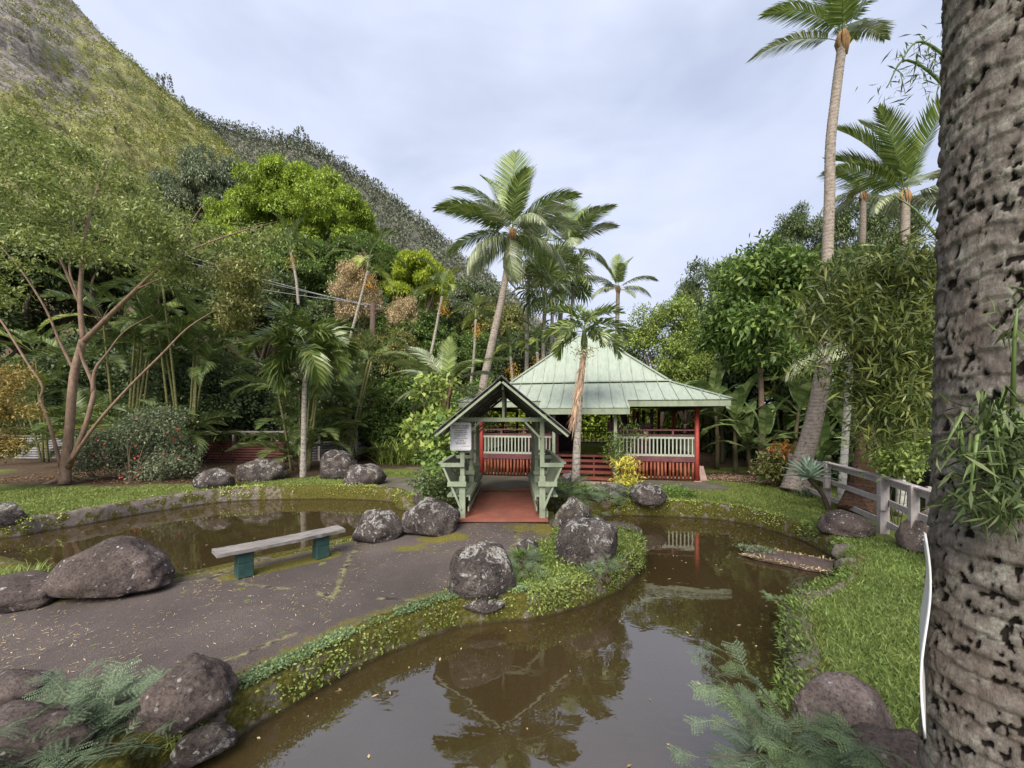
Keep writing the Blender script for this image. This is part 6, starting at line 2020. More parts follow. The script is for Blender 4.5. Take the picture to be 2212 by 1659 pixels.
# bamboo hanging in from the right
def bamboo(label, base, culms, boxes, nclus, seed, ll=0.22, lw=0.032, per=6, mat=lf_bamboo, name='bamboo', droop=0.35, spr=0.12):
    rg = np.random.default_rng(seed)
    t = thing(name, label, 'bamboo', base, 0, None)
    for c in culms:
        q = catmull(c, 6)
        MB().tube(q, lerp_list([0.03, 0.02, 0.006], len(q)), 7).build('culm', m_stemg, t, True, True)
    lobes = lobes_px(boxes, seed)
    v, f = cloud(lobes, nclus, per, ll, lw, rg, droop, spr, -0.9, (0.3, 1.05), 0.4, 1.0, 0.1, 0.12)
    new_obj('leaves', mesh_np('leaves', v - np.array(base), f, mat), t)
    # thin twigs to the sprays
    m = MB()
    for k, l_ in enumerate(lobes[::2]):
        c = catmull(culms[k % len(culms)], 6)
        s_ = min(c[len(c) // 3:], key=lambda p: (p - Vector(l_[:3])).length)
        e = Vector(l_[:3])
        m.tube([s_, s_.lerp(e, .5) + Vector((0, 0, .1)), e], [0.008, 0.006, 0.003], 4)
    stuff(m.build('twigs', m_stemg, t, True, True))
    return t
bb = Vector((8.2, 6.6, 0.3))
bamboo('leafy bamboo arching in from the right, in front of the palms', bb,
       [[bb, P(2080, 700, 6.6), P(1960, 560, 6.4), P(1850, 560, 6.2)], [bb + Vector((.2, .1, 0)), P(2060, 800, 6.5), P(1930, 680, 6.3), P(1790, 690, 6.2)], [bb + Vector((.1, -.2, 0)), P(2080, 640, 6.4), P(2000, 480, 6.4), P(1930, 420, 6.5)]],
       [(1900, 520, 2010, 640, 5.9, 6.8, 14, .2, .36, .5), (1790, 560, 1990, 700, 5.9, 6.8, 26, .2, .36, .5), (1720, 640, 1860, 730, 6.0, 6.8, 14, .16, .3, .5), (1880, 690, 2010, 860, 5.8, 6.8, 34, .2, .38, .6),
        (1800, 800, 1900, 850, 6.0, 6.6, 6, .15, .25, .5), (1860, 850, 2010, 960, 5.8, 6.8, 18, .18, .32, .6), (1700, 770, 1790, 800, 6.0, 6.6, 4, .12, .2, .5)], 1800, 3)
bb2 = Vector((6.9, 4.6, 0.3))
bamboo('bare bamboo spray with narrow leaves against the sky beside the near trunk', bb2,
       [[bb2, P(2150, 500, 4.8), P(2060, 220, 4.9), P(1960, 130, 4.9), P(1915, 190, 4.9)], [bb2 + Vector((.1, .1, 0)), P(2160, 450, 4.7), P(2080, 180, 4.8), P(1990, 90, 4.8), P(1935, 150, 4.8)]],
       [(1960, 70, 2030, 200, 4.6, 5, 9, .08, .16, .5), (1900, 140, 1980, 220, 4.6, 5, 5, .08, .14, .5)], 46, 4, 0.15, 0.017, 4, lf_dark)
bb3 = Vector((2.9, 1.9, 0.3))
bamboo('leafy bamboo sprig hanging in front of the near palm trunk', bb3,
       [[bb3, P(2330, 1100, 1.5), P(2240, 930, 1.36), P(2130, 930, 1.33)], [bb3, P(2330, 1150, 1.45), P(2230, 1000, 1.36), P(2080, 985, 1.33)]],
       [(2090, 960, 2240, 1100, 1.25, 1.4, 26, .03, .055, .8), (2120, 870, 2240, 960, 1.25, 1.4, 14, .03, .05, .6), (2030, 960, 2090, 1000, 1.28, 1.36, 3, .03, .04, .4), (2180, 640, 2240, 700, 1.25, 1.35, 3, .03, .05, .6)], 150, 5, 0.088, 0.0105, 5, lf_dark, 'bamboo', 0.35, 0.03)
# ---------------------------------------------------------------- near palm trunk at the right
def mk_near_bark():
    t = NT('pitted_palm_bark')
    co = t.pos('pos')
    f = t.noise(co, 22, 6, 0.7)
    col = t.ramp(f, [(0.28, (0.075, 0.062, 0.054)), (0.5, (0.175, 0.15, 0.13)), (0.72, (0.31, 0.275, 0.24))])
    lich = t.ramp(t.noise(co, 9, 7, 0.72, 0.4), [(0.5, 0.0), (0.62, 0.8)])
    lich = t.math('MULTIPLY', lich, t.ramp(t.noise(co, 70, 4, 0.7), [(0.36, 0.0), (0.52, 1.0)]))
    col = t.mix(lich, col, t.ramp(t.noise(co, 60, 4), [(0.3, (0.24, 0.235, 0.19)), (0.7, (0.46, 0.44, 0.38))]))
    br = t.ramp(t.noise(t.pos('pos', (1, 1, 0.6)), 5, 5, 0.6), [(0.5, 0.0), (0.66, 0.4)])
    col = t.mix(br, col, (0.15, 0.105, 0.085))
    pit = t.attr('pit')
    ring = t.ramp(t.attr('ring'), [(0.0, 0.55), (0.07, 0.95), (0.8, 1.0), (0.93, 1.35), (1.0, 0.9)])
    col = t.mix(0.85, col, t.mix(1.0, col, ring, 'MULTIPLY'))
    col = t.mix(t.ramp(pit, [(0.35, 0.0), (0.7, 0.96)]), col, (0.018, 0.013, 0.011))
    n1 = t.bump(t.noise(t.pos('pos', (1, 1, 0.3)), 60, 7, 0.75), 1.0, 0.02)
    n1 = t.bump(t.noise(co, 120, 4, 0.6), 0.5, 0.004, n1)
    return t.done(col, 0.92, 0.12, n1)
m_near = mk_near_bark()
def near_trunk():
    na, nz = 250, 800
    z0, z1 = 0.1, 8.4
    ang = np.linspace(0, 2 * np.pi, na, endpoint=False)
    zz = np.linspace(z0, z1, nz)
    A, Z = np.meshgrid(ang, zz)
    Rr = np.interp(Z, [0.1, 0.7, 1.4, 2.2, 3.2, 4.5, 8.4], [0.35, 0.295, 0.27, 0.255, 0.242, 0.225, 0.2])
    cx_ = 1.96 + 0.012 * (Z - 2.6)
    cy_ = 1.53 + 0.0 * Z
    V = np.zeros((nz, na, 3))
    pit = np.zeros((nz, na))
    ringa = np.full((nz, na), 0.5)
    for i in range(nz):
        z = zz[i]
        for j in range(na):
            if not (1.2 < ang[j] < 6.0):          # the side away from the viewer stays plain
                continue
            x, y = math.cos(ang[j]), math.sin(ang[j])
            q = Vector((x * 0.24, y * 0.24, z))
            # leaf scar rings, wavy and torn
            w = z / 0.085 + 0.8 * mnoise.noise(Vector((x * 1.3, y * 1.3, z * 2.0))) + 0.35 * x
            fr = w - math.floor(w)
            ringa[i, j] = fr
            step = -0.011 * fr + 0.004 * mnoise.fractal(Vector((q.x * 40, q.y * 40, q.z * 16)), 0.8, 2.1, 3)
            p = mnoise.noise(Vector((q.x * 46, q.y * 46, q.z * 30)))
            p2 = mnoise.noise(Vector((q.x * 19 + 5, q.y * 19, q.z * 13)))
            p3 = mnoise.noise(Vector((q.x * 95, q.y * 95, q.z * 55)))
            pv = p * 0.65 + p2 * 0.5 + p3 * 0.3
            v_ = min(1.0, max(0.0, (pv - 0.2) / 0.15))
            pit[i, j] = v_
            Rr[i, j] += step - 0.017 * v_ + 0.008 * mnoise.noise(q * 9)
    V[..., 0] = cx_ + Rr * np.cos(A)
    V[..., 1] = cy_ + Rr * np.sin(A)
    V[..., 2] = Z
    ix = np.arange(nz * na).reshape(nz, na)
    nx_ = np.roll(ix, -1, 1)
    f = np.stack([ix[:-1], nx_[:-1], nx_[1:], ix[1:]], -1).reshape(-1, 4)
    t = thing('near_palm', 'massive pitted grey-brown palm trunk filling the right edge', 'palm tree', (1.96, 1.53, 0.1))
    o = new_obj('trunk', mesh_np('trunk', V.reshape(-1, 3) - np.array((1.96, 1.53, 0.1)), f, m_near, True, {'pit': pit.ravel(), 'ring': ringa.ravel()}), t)
    top = Vector((0.05, 0, 8.3))
    for az, el, mi, s in gold_spec(14, 82, 42, 4, 91, 15):
        put_frond(t, COCO[mi], top, R(az), R(el), 0, s)
near_trunk()
# sheet sign strapped to the near trunk, seen from its edge
sg = thing('sheet_sign', 'thin white sheet sign bent round the near palm trunk, seen edge-on', 'sign', (1.56, 1.6, 1.4))
V = []
N, M_ = 18, 6
for i in range(N + 1):
    t = i / N
    z = 2.16 - 0.76 * t
    for j in range(M_ + 1):
        u = j / M_
        bow = 0.018 * math.sin(t * math.pi * 2.2 + u)
        shear = 0.12 * u
        V.append((1.535 + 0.008 * math.sin(t * 5) + bow * 0.35 + 0.172 * u, 1.49 + 0.176 * u - bow * 0.35, z - shear * (1 - t) + 0.1 * u * t))
fs = [(i * (M_ + 1) + j, i * (M_ + 1) + j + 1, (i + 1) * (M_ + 1) + j + 1, (i + 1) * (M_ + 1) + j) for i in range(N) for j in range(M_)]
m = MB()
m.add(V, fs)
so = m.build('sheet', m_white, sg, True, True)
so.modifiers.new('thick', 'SOLIDIFY').thickness = 0.006

# ---------------------------------------------------------------- fences
def rail_fence():
    pts = [(9.35, 14.6), (8.82, 12.7), (8.2, 10.4), (7.42, 8.0), (6.93, 6.9), (6.4, 5.7)]
    labels = ['grey timber rail fence section beside the very tall coconut', 'grey timber rail fence section between the agave and the stout brown trunk', 'grey timber rail fence section at the double post', 'grey timber rail fence section running behind the near palm trunk']
    tops = []
    t = thing('rail_fence', 'grey three-rail timber fence along the right lawn', 'fence', (8.2, 10.4, 0.35))
    for k, (x, y) in enumerate(pts):
        g = gzf(x, y)
        d = Vector((pts[min(k + 1, 5)][0] - pts[max(k - 1, 0)][0], pts[min(k + 1, 5)][1] - pts[max(k - 1, 0)][1], 0)).normalized()
        rot = Matrix.Rotation(math.atan2(d.y, d.x), 3, 'Z')
        w = 0.15 if k == 3 else 0.12
        m = MB()
        m.box((x, y, g + 0.55), (w, w, 1.2), rot)
        fp = m.build('post', m_fence, t, False, True, 0.006)
        if k in (2, 3):
            fb_ = MB().box((x - 0.06, y - 0.06, g + 0.62), (0.13, 0.12, 0.3), rot).build('block', m_fence, t, False, True, 0.006)
            sub_of(fb_, fp)
        if k == 3:
            MB().box((x + 0.35, y - 0.55, g + 0.5), (0.07, 0.07, 1.05), rot).build('post', m_fence, t, False, True)
            MB().box((x + 0.28, y + 0.3, g + 0.5), (0.07, 0.07, 1.05), rot).build('post', m_fence, t, False, True)
    for k in range(5):
        a, b = pts[k], pts[k + 1]
        for h in (1.03, 0.63, 0.2):
            p0 = Vector((a[0] + .07, a[1], gzf(*a) + h))
            p1 = Vector((b[0] + .07, b[1], gzf(*b) + h))
            MB().bar(p0, p1, 0.04, 0.115).build('rail', m_fence, t, False, True)
        if k >= 2:
            p0 = Vector((a[0] + .05, a[1], gzf(*a) + 1.115))
            p1 = Vector((b[0] + .05, b[1], gzf(*b) + 1.115))
            MB().bar(p0, p1, 0.14, 0.03).build('cap_rail', m_fence, t, False, True)
rail_fence()
def tin_fence(label, a, b, h, mat, sheets, seed, pitch=0.13):
    """horizontal corrugations: sheets nailed side by side"""
    a, b = Vector(a), Vector(b)
    d = b - a
    t = thing('corrugated_fence', label, 'fence', a, 0, 'old corrugated fences')
    nrm = Vector((d.y, -d.x, 0)).normalized()
    rnd = random.Random(seed)
    for s in range(sheets):
        p0 = a.lerp(b, s / sheets)
        p1 = a.lerp(b, (s + 1) / sheets - 0.002)
        dz = rnd.uniform(-.04, .04)
        n_ = int(h / pitch) * 6
        V = []
        for i in range(n_ + 1):
            z = h * i / n_
            o = 0.03 * math.sin(z / pitch * 2 * math.pi) + 0.02 * (s % 2)
            for p in (p0, p1):
                V.append(p + nrm * o + Vector((0, 0, z + dz)))
        m = MB()
        m.add(V, [(2 * i, 2 * i + 1, 2 * i + 3, 2 * i + 2) for i in range(n_)])
        o_ = m.build('sheet', mat, t, True, True)
    return t
f0, f1 = at(-200, 22.5), at(160, 21.6)
tin_fence('grey corrugated metal fence at the far left behind the multi-stemmed tree', f0, f1, 1.3, m_tin, 5, 1)
f2, f3 = at(160, 21.6), at(395, 20.4)
tin_fence('dull corrugated metal fence behind the red-flowered shrub', f2, f3, 1.1, m_tin, 4, 2)
f4, f5 = at(395, 20.2), at(615, 19.8)
tin_fence('rusty red corrugated metal fence left of the areca clump', f4, f5, 1.05, m_rust, 4, 3)
f6 = at(800, 23.0)
tin_fence('grey corrugated metal fence between the areca clump and the pole', f5 + Vector((0.5, .5, 0)), f6, 1.0, m_tin, 4, 4)
pf = thing('post_rail_fence', 'pale post and rail fence behind the rusty metal', 'fence', f4)
rail_pts = [at(x, 20.7) for x in (415, 505, 520, 600, 690, 770)]
for k, p in enumerate(rail_pts):
    if k == 2:
        continue
    MB().box((p.x, p.y, p.z + 0.75), (0.11, 0.11, 1.6)).build('post', m_fence, pf, False, True)
for z in (1.5, 0.95):
    MB().bar(rail_pts[0] + Vector((0, 0, z)), rail_pts[-1] + Vector((0, 0, z)), 0.05, 0.08).build('rail', m_fence, pf, False, True)
pf2 = thing('post_rail_fence', 'pale post and rail fence right of the utility pole', 'fence', at(812, 22.5))
rp2 = [at(x, 22.5) for x in (805, 815, 880)]
for p in rp2:
    MB().box((p.x, p.y, p.z + 0.7), (0.12, 0.12, 1.5)).build('post', m_fence, pf2, False, True)
MB().bar(rp2[0] + Vector((0, 0, 1.35)), rp2[-1] + Vector((0, 0, 1.35)), 0.05, 0.08).build('rail', m_fence, pf2, False, True)

# ---------------------------------------------------------------- utility pole and wires
pb = at(797, 23.4)
pole = thing('utility_pole', 'dark timber utility pole between the areca clump and the lilies', 'pole', pb)
ptop = P(806, 655, 23.4)
MB().tube([pb - Vector((0, 0, .2)), pb.lerp(ptop, .5), ptop], [0.2, 0.17, 0.14], 12).build('shaft', m_pole, pole, True, True)
xarm = MB().bar(ptop + Vector((-0.55, 0, -0.35)), ptop + Vector((0.55, 0, -0.35)), 0.09, 0.11).build('crossarm', m_pole, pole, False, True)
for s in (-0.45, 0, 0.45):
    sub_of(MB().tube([ptop + Vector((s, 0, -0.3)), ptop + Vector((s, 0, -0.14))], [0.04, 0.03], 8).build('insulator', m_tin, pole, True, True), xarm)
MB().box((pb.x + .0, pb.y - 0.2, pb.z + 0.75), (0.18, 0.03, 0.2)).build('tag_plate', m_husk, pole, False, True)
for k, (x, y, d, s, lab) in enumerate(((150, 455, 30, -0.45, 'upper overhead wire crossing the wooded slope'), (150, 480, 30, 0.0, 'middle overhead wire crossing the wooded slope'), (150, 530, 29, 0.45, 'lower overhead wire crossing the wooded slope'))):
    a = P(x, y, d)
    b = ptop + Vector((s, 0, -0.12))
    q = []
    for i in range(17):
        t = i / 16
        p = a.lerp(b, t)
        p.z -= 1.0 * 4 * t * (1 - t) * 0.5
        q.append(p)
    o = MB().tube(q, 0.014, 5).build('overhead_wire', m_wire)
    tag(o, lab, 'wire', 'overhead wires')

# ---------------------------------------------------------------- dark car parked beyond the fence
def car():
    loc = Vector((10.6, 9.4, 0.0))
    t = thing('parked_car', 'black car parked beyond the grey fence, mostly hidden', 'car', loc, R(72))
    side = [(-2.1, 0.28), (-2.15, 0.62), (-2.0, 0.82), (-1.1, 0.95), (-0.45, 1.38), (0.75, 1.42), (1.55, 1.0), (2.05, 0.92), (2.15, 0.6), (2.1, 0.28)]
    V = []
    for y, k in ((-0.85, 0.0), (-0.8, 1.0), (0.8, 1.0), (0.85, 0.0)):
        for x, z in side:
            ins = 0.13 if z > 1.1 else 0.0
            V.append((x, (y - math.copysign(ins, y)) if k else y * (1 - ins * 0.9), z + (0.015 if k else 0)))
    n_ = len(side)
    fs = []
    for r_ in range(3):
        for i in range(n_):
            j = (i + 1) % n_
            fs.append((r_ * n_ + i, r_ * n_ + j, (r_ + 1) * n_ + j, (r_ + 1) * n_ + i))
    fs += [tuple(range(n_ - 1, -1, -1)), tuple(range(3 * n_, 4 * n_))]
    m = MB()
    m.add(V, fs)
    body = m.build('body', m_black, t, False, False, 0.03)
    for s in (-1, 1):
        w = MB()
        w.prism([(-0.85, 0.98), (-0.4, 1.32), (0.05, 1.34), (0.05, 0.98)], s * 0.835 - 0.004, s * 0.835 + 0.004, 'y')
        w.build('side_window', m_glass, t)
        w = MB()
        w.prism([(0.12, 0.98), (0.12, 1.34), (0.7, 1.35), (1.2, 1.02)], s * 0.835 - 0.004, s * 0.835 + 0.004, 'y')
        w.build('side_window', m_glass, t)
        for x in (-1.35, 1.35):
            wh = MB().tube([(x, s * 0.72, 0.33), (x, s * 0.9, 0.33)], 0.33, 20).build('wheel', m_tyre, t)
            rm = MB().tube([(x, s * 0.88, 0.33), (x, s * 0.915, 0.33)], 0.2, 14).build('rim', m_chrome, t)
            sub_of(rm, wh)
        MB().box((-2.08, s * 0.6, 0.68), (0.14, 0.34, 0.14)).build('headlight', m_chrome, t, bevel=0.02)
        MB().box((2.1, s * 0.62, 0.76), (0.12, 0.3, 0.16)).build('tail_light', m_red, t, bevel=0.02)
    w = MB()
    w.add([(-1.08, -0.72, 0.99), (-1.08, 0.72, 0.99), (-0.5, 0.64, 1.37), (-0.5, -0.64, 1.37)], [(0, 1, 2, 3)])
    w.build('windscreen', m_glass, t).location = (-0.02, 0, 0.012)
car()

# ---------------------------------------------------------------- log in the pond, koi, low edging
lg = thing('floating_log', 'half-sunk weathered log with plants growing on its end in the right pond', 'log', G(1710, 1215, 0.0))
la, lb_ = G(1612, 1190, 0.04), G(1800, 1226, 0.04)
dv = (lb_ - la).normalized()
V = []
rnd = random.Random(6)
N, K = 34, 15
for i in range(N + 1):
    t = i / N
    c = la.lerp(lb_, t)
    for k in range(K):
        a = math.pi * k / (K - 1)
        w = 0.36 * (1 + 0.09 * mnoise.noise(Vector((t * 5, 0, 3)))) * (0.55 + 0.45 * min(1, t * 6))
        h = 0.085 * (1 + 0.5 * mnoise.noise(Vector((t * 2.5, k * 0.9, 0)))) + 0.02 * mnoise.noise(Vector((t * 20, k * 1.7, 1)))
        sd = Vector((-dv.y, dv.x, 0))
        V.append(c + sd * math.cos(a) * w + Vector((0, 0, -0.03 + math.sin(a) ** 0.6 * h)))
fs = [(i * K + k, i * K + k + 1, (i + 1) * K + k + 1, (i + 1) * K + k) for i in range(N) for k in range(K - 1)]
m = MB()
m.add(V, fs)
m_log = plain('wet_log_wood', (0.13, 0.09, 0.08), (0.05, 0.035, 0.032), 5, 0.7, 1.0, 14, 0.3, (6, 1.2, 6), c3=(0.27, 0.21, 0.18))
m.build('wood', m_log, lg, True, True)
rg = np.random.default_rng(31)
pp = np.array([tuple(la.lerp(lb_, abs(rg.normal(0.06, 0.12))) + Vector((rg.normal(0, .1), rg.normal(0, .12), 0.06))) for _ in range(420)]) - np.array(lg.location)
v, f = leaf_quads(pp, unit(rand_dirs(420, rg, 0) + np.array([0, 0, .3])), rand_dirs(420, rg), np.full(420, .06), np.full(420, .028))
stuff(new_obj('weeds', mesh_np('weeds', v, f, lf_grey), lg))
pp = []
for _ in range(500):
    t = rg.uniform(0, 1)
    s = rg.choice((-1, 1))
    q_ = la.lerp(lb_, t) + Vector((-dv.y, dv.x, 0)) * s * rg.uniform(0.3, 0.4) + Vector((0, 0, 0.015))
    pp.append(tuple(q_ - Vector(lg.location)))
v, f = leaf_quads(np.array(pp), unit(rand_dirs(500, rg, -.1) * np.array([1, 1, .3])), np.tile((0, 0, 1.0), (500, 1)), rg.uniform(.04, .1, 500), np.full(500, .03))
stuff(new_obj('leaf_litter', mesh_np('leaf_litter', v, f, lf_dead), lg))

m_koi = plain('orange_koi', (0.75, 0.2, 0.03), (0.55, 0.11, 0.02), 9, 0.35, 0.0, 10, 0.4, kind='pos', c3=(0.8, 0.42, 0.2))
def koi_mesh(mat):
    m = MB()
    N = 9
    xs = [0, .04, .1, .17, .24, .3, .345, .37, .4]
    ws = [.012, .03, .042, .044, .036, .024, .013, .012, .03]
    V = []
    for x, w in zip(xs, ws):
        yb = 0.018 * math.sin(x * 12)
        for k in range(8):
            a = 2 * math.pi * k / 8
            wz = w * (1.15 if x < .36 else 0.25)
            V.append((x - .2, yb + math.cos(a) * w * (.8 if x < .36 else .9), math.sin(a) * wz))
    fs = [(i * 8 + k, i * 8 + (k + 1) % 8, (i + 1) * 8 + (k + 1) % 8, (i + 1) * 8 + k) for i in range(N - 1) for k in range(8)]
    m.add(V, fs)
    for s in (-1, 1):
        m.add([(-.09, s * .03, 0), (-.04, s * .03, 0), (-.03, s * .095, -.01)], [(0, 1, 2)])
    return m.mesh('koi', mat, True)
km = koi_mesh(m_koi)
km2 = koi_mesh(plain('pale_koi', (0.7, 0.5, 0.36), (0.6, 0.3, 0.16), 9, 0.35, 0.0, 10, 0.4))
KOI = [(1405, 1198, 20, 'orange koi off the tip of the grassy point'), (1440, 1205, -30, 'small orange koi right of the one off the grassy point'), (1715, 1262, 80, 'orange koi below the floating log'), (1268, 1298, 0, 'orange koi near the grassy point wall'),
       (1112, 1478, 40, 'orange koi in the reflection of the bridge'), (1420, 1303, 10, 'pale koi in the bright part of the pond'), (1345, 1640, 70, 'pale koi at the bottom of the picture'),
       (690, 1192, 5, 'orange koi beyond the right bench block'), (395, 1190, 0, 'orange koi left of the bench in the far pond'), (470, 1175, 12, 'orange koi above the bench end in the far pond'), (520, 1157, 5, 'orange koi in mid far pond'),
       (560, 1130, -5, 'orange koi under the far wall'), (600, 1118, 8, 'orange koi under the white-crusted boulder reflection'), (640, 1128, 0, 'orange koi left of the palm reflection'), (480, 1142, 10, 'pale koi in mid far pond'), (720, 1110, 15, 'orange koi right of the palm reflection'), (590, 1180, 10, 'orange koi behind the bench plank'), (560, 1222, 20, 'orange koi between the bench blocks')]
for k, (x, y, a, lab) in enumerate(KOI):
    g = G(x, y, 0.0)
    s = 0.62 if g.y > 6 else 0.5
    o = new_obj('koi', km2 if 'pale' in lab else km, None, (g.x, g.y, -0.062 * s), (0, 0, R(a)), (s, s, s))
    tag(o, lab, 'fish', 'koi in the pond')

# ---------------------------------------------------------------- ferny plants (each compound leaf a part)
def fern_leaf(ln, npin, pl_, nsub, mat, seed, arch=0.7):
    rnd = random.Random(seed)
    m = MB()
    pts, p, tn = [], Vector((0, 0, 0)), []
    for i in range(11):
        a = -arch * (i / 10) ** 1.3
        tv = Vector((math.cos(a), 0, math.sin(a)))
        pts.append(p.copy())
        tn.append(tv)
        p = p + tv * ln / 10
    m.tube(pts[::2], [0.004, 0.0035, 0.003, 0.002, 0.0015, 0.001], 3)
    for k in range(npin):
        t = 0.16 + 0.84 * (k + 0.5) / npin
        i = min(9, int(t * 10))
        b = pts[i].lerp(pts[i + 1], t * 10 - i)
        L2 = pl_ * math.sin(math.pi * (0.18 + 0.72 * (1 - t) + 0.1)) * rnd.uniform(.9, 1.1)
        for s in (-1, 1):
            d = (Vector((0, s, 0)) * 0.86 + tn[i] * 0.5 + Vector((0, 0, rnd.uniform(-.1, .12)))).normalized()
            wd = (tn[i] - d * tn[i].dot(d)).normalized()
            for j in range(nsub):
                u = (j + 0.6) / nsub
                c = b + d * L2 * u - Vector((0, 0, 0.12 * L2 * u * u))
                l3 = L2 * 0.17 * (1.05 - 0.45 * u)
                w3 = L2 / nsub * 0.36
                for s2 in (-1, 1):
                    e = (wd * s2 + d * 0.45).normalized()
                    m.add([c - d * w3, c + d * w3, c + e * l3], [(0, 1, 2)])
    return m.mesh('leaf', mat)
FERN = [fern_leaf(0.3, 9, 0.115, 11, lf_fern, 1), fern_leaf(0.27, 8, 0.12, 11, lf_fern, 2, 0.4), fern_leaf(0.28, 9, 0.11, 11, lf_fern2, 3, 0.9)]
def ferny(label, base, tips, seed, sc=1.0, mix=(0, 1, 2), per=5, name='ferny_bush', group='ferny bushes', sr=0.007):
    """woody stems from base to each tip, compound leaves along the upper part of each stem"""
    rnd = random.Random(seed)
    base = Vector(base)
    t = thing(name, label, 'bush', base, 0, group)
    m = MB()
    for tip in tips:
        tip = Vector(tip)
        b = base + Vector((rnd.uniform(-.12, .12), rnd.uniform(-.12, .12), -0.03)) * (1 if len(tips) > 3 else .3)
        md = b.lerp(tip, .5) + Vector((rnd.uniform(-.05, .05), rnd.uniform(-.05, .05), rnd.uniform(0, .08)))
        q = catmull([b, md, tip], 6)
        m.tube(q, lerp_list([sr, sr * .7, sr * .3], len(q)), 5)
        a0 = math.atan2(tip.y - b.y, tip.x - b.x)
        for k in range(per):
            u = 0.45 + 0.55 * k / max(1, per - 1)
            i = min(len(q) - 2, int(u * (len(q) - 1)))
            p = q[i].lerp(q[i + 1], u * (len(q) - 1) - i)
            put_frond(t, FERN[rnd.choice(mix)], p - base, a0 + (k % 2 * 2 - 1) * rnd.uniform(0.4, 1.5) * (1 if k < per - 1 else 0.1), R(rnd.uniform(5, 50)), R(rnd.uniform(-30, 30)), sc * rnd.uniform(.75, 1.1), 'leaf')
    m.build('stem', m_barkd, t, True, True)
    return t
rnd = random.Random(77)
def tips_px(boxes):
    out = []
    for x0, y0, x1, y1, d0, d1, n_ in boxes:
        for _ in range(n_):
            out.append(P(rnd.uniform(x0, x1), rnd.uniform(y0, y1), rnd.uniform(d0, d1)))
    return out
ferny('feathery blue-green bush rising from the pond edge at lower right', Vector((2.05, 2.85, 0.2)), tips_px([(1510, 1400, 1580, 1480, 2.8, 3.0, 3), (1540, 1480, 1660, 1560, 2.6, 2.95, 6), (1490, 1600, 1700, 1680, 2.4, 2.9, 9), (1660, 1570, 1790, 1650, 2.5, 2.9, 6)]), 1, 0.72)
ferny('dark ferny bush in front of the grey-brown boulder at lower right', Vector((2.35, 2.62, 0.25)), tips_px([(1700, 1590, 1900, 1690, 2.3, 2.6, 12), (1760, 1540, 1860, 1620, 2.5, 2.65, 2)]), 2, 0.75, (2, 1, 2))
ferny('blue-green ferny bush filling the lower left corner', Vector((-3.3, 2.75, 0.3)), tips_px([(20, 1560, 320, 1680, 2.6, 3.0, 26), (100, 1500, 320, 1570, 2.8, 3.1, 10), (0, 1600, 120, 1680, 2.5, 2.8, 8), (150, 1470, 200, 1520, 3.0, 3.1, 2)]), 3, 1.0, (0, 1, 0))
ferny('small ferny plant against the back of the egg-shaped boulder', G(1122, 1230, 0.34), tips_px([(1105, 1165, 1150, 1215, 5.9, 6.3, 6), (1125, 1230, 1160, 1260, 5.6, 5.9, 4)]), 4, 0.75, (0, 1), 4)
ferny('small ferny plant at the foot of the big rounded dark boulder', G(1300, 1250, 0.33), tips_px([(1270, 1200, 1370, 1250, 5.5, 6.0, 10)]), 5, 0.7, (0, 1, 2), 4)
ferny('ferny plants beside the right bench of the covered bridge', G(1205, 1080, 0.38), tips_px([(1180, 1030, 1260, 1080, 9.6, 10.6, 18)]), 6, 1.5, (2, 1), 4)
ferny('ferny plants on the bank below the yellow croton', G(1310, 1092, 0.36), tips_px([(1240, 1058, 1345, 1085, 10.8, 11.8, 16)]), 7, 1.4, (2, 1), 4)
ferny('ferny plant at the front of the blocky lichen-crusted boulder', G(1400, 1092, 0.36), tips_px([(1370, 1070, 1435, 1088, 10.7, 11.2, 9)]), 8, 1.2, (0, 1), 4)
ferny('young leafy shoot at the right pond edge', G(1728, 1330, 0.25), tips_px([(1718, 1255, 1728, 1275, 5.2, 5.3, 2), (1650, 1290, 1680, 1310, 5.1, 5.2, 2)]), 9, 0.5, (2,), 5)
ferny('ferny sprig by the pointed lichen-covered boulder', G(1275, 1140, 0.2), tips_px([(1265, 1095, 1310, 1130, 7.6, 8.0, 5)]), 10, 0.9, (2, 1), 3)

# ---------------------------------------------------------------- grass, wall plants, litter, hillside cover
def blades(pos, ln, w, mat, name, seed, lean=0.7, rng=None):
    rg = np.random.default_rng(seed)
    n_ = len(pos)
    d = unit(np.stack([rg.normal(0, lean, n_), rg.normal(0, lean, n_), np.full(n_, 1.0)], 1))
    v, f = leaf_quads(pos, d, rand_dirs(n_, rg), ln * rg.uniform(.5, 1.3, n_), np.full(n_, w) * rg.uniform(.7, 1.2, n_), .05, .25, .4)
    return stuff(new_obj(name, mesh_np(name, v, f, mat)))
def scatter(n_, x0, x1, y0, y1, seed, ok):
    rg = np.random.default_rng(seed)
    X = rg.uniform(x0, x1, n_)
    Y = rg.uniform(y0, y1, n_)
    k = ok(X, Y)
    X, Y = X[k], Y[k]
    return np.stack([X, Y, gz(X, Y)], 1)
pathpoly = np.array(PATH)
walkpoly = np.array(WALK)
def lawn_ok(X, Y, lim=0.18, dirtmax=0.45):
    k = sdist(POND, X, Y) > lim
    k &= ~inside(pathpoly, X, Y) & ~inside(walkpoly, X, Y)
    dd = 0.95 * blob(X, Y, -14.5, 17.0, 8.0, 4.2, 2) + 0.9 * blob(X, Y, 8.6, 15.2, 2.0, 1.6, 2)
    return k & (dd < dirtmax)
lawn_label = lambda o, l: tag(o, l, 'grass')
o = blades(scatter(70000, 2.0, 7.0, 1.6, 9.5, 1, lambda X, Y: lawn_ok(X, Y, 0.05) & (X < 7.5 - 0.0 * Y)), 0.075, 0.012, lf_grass, 'near_lawn_grass', 1, 0.75)
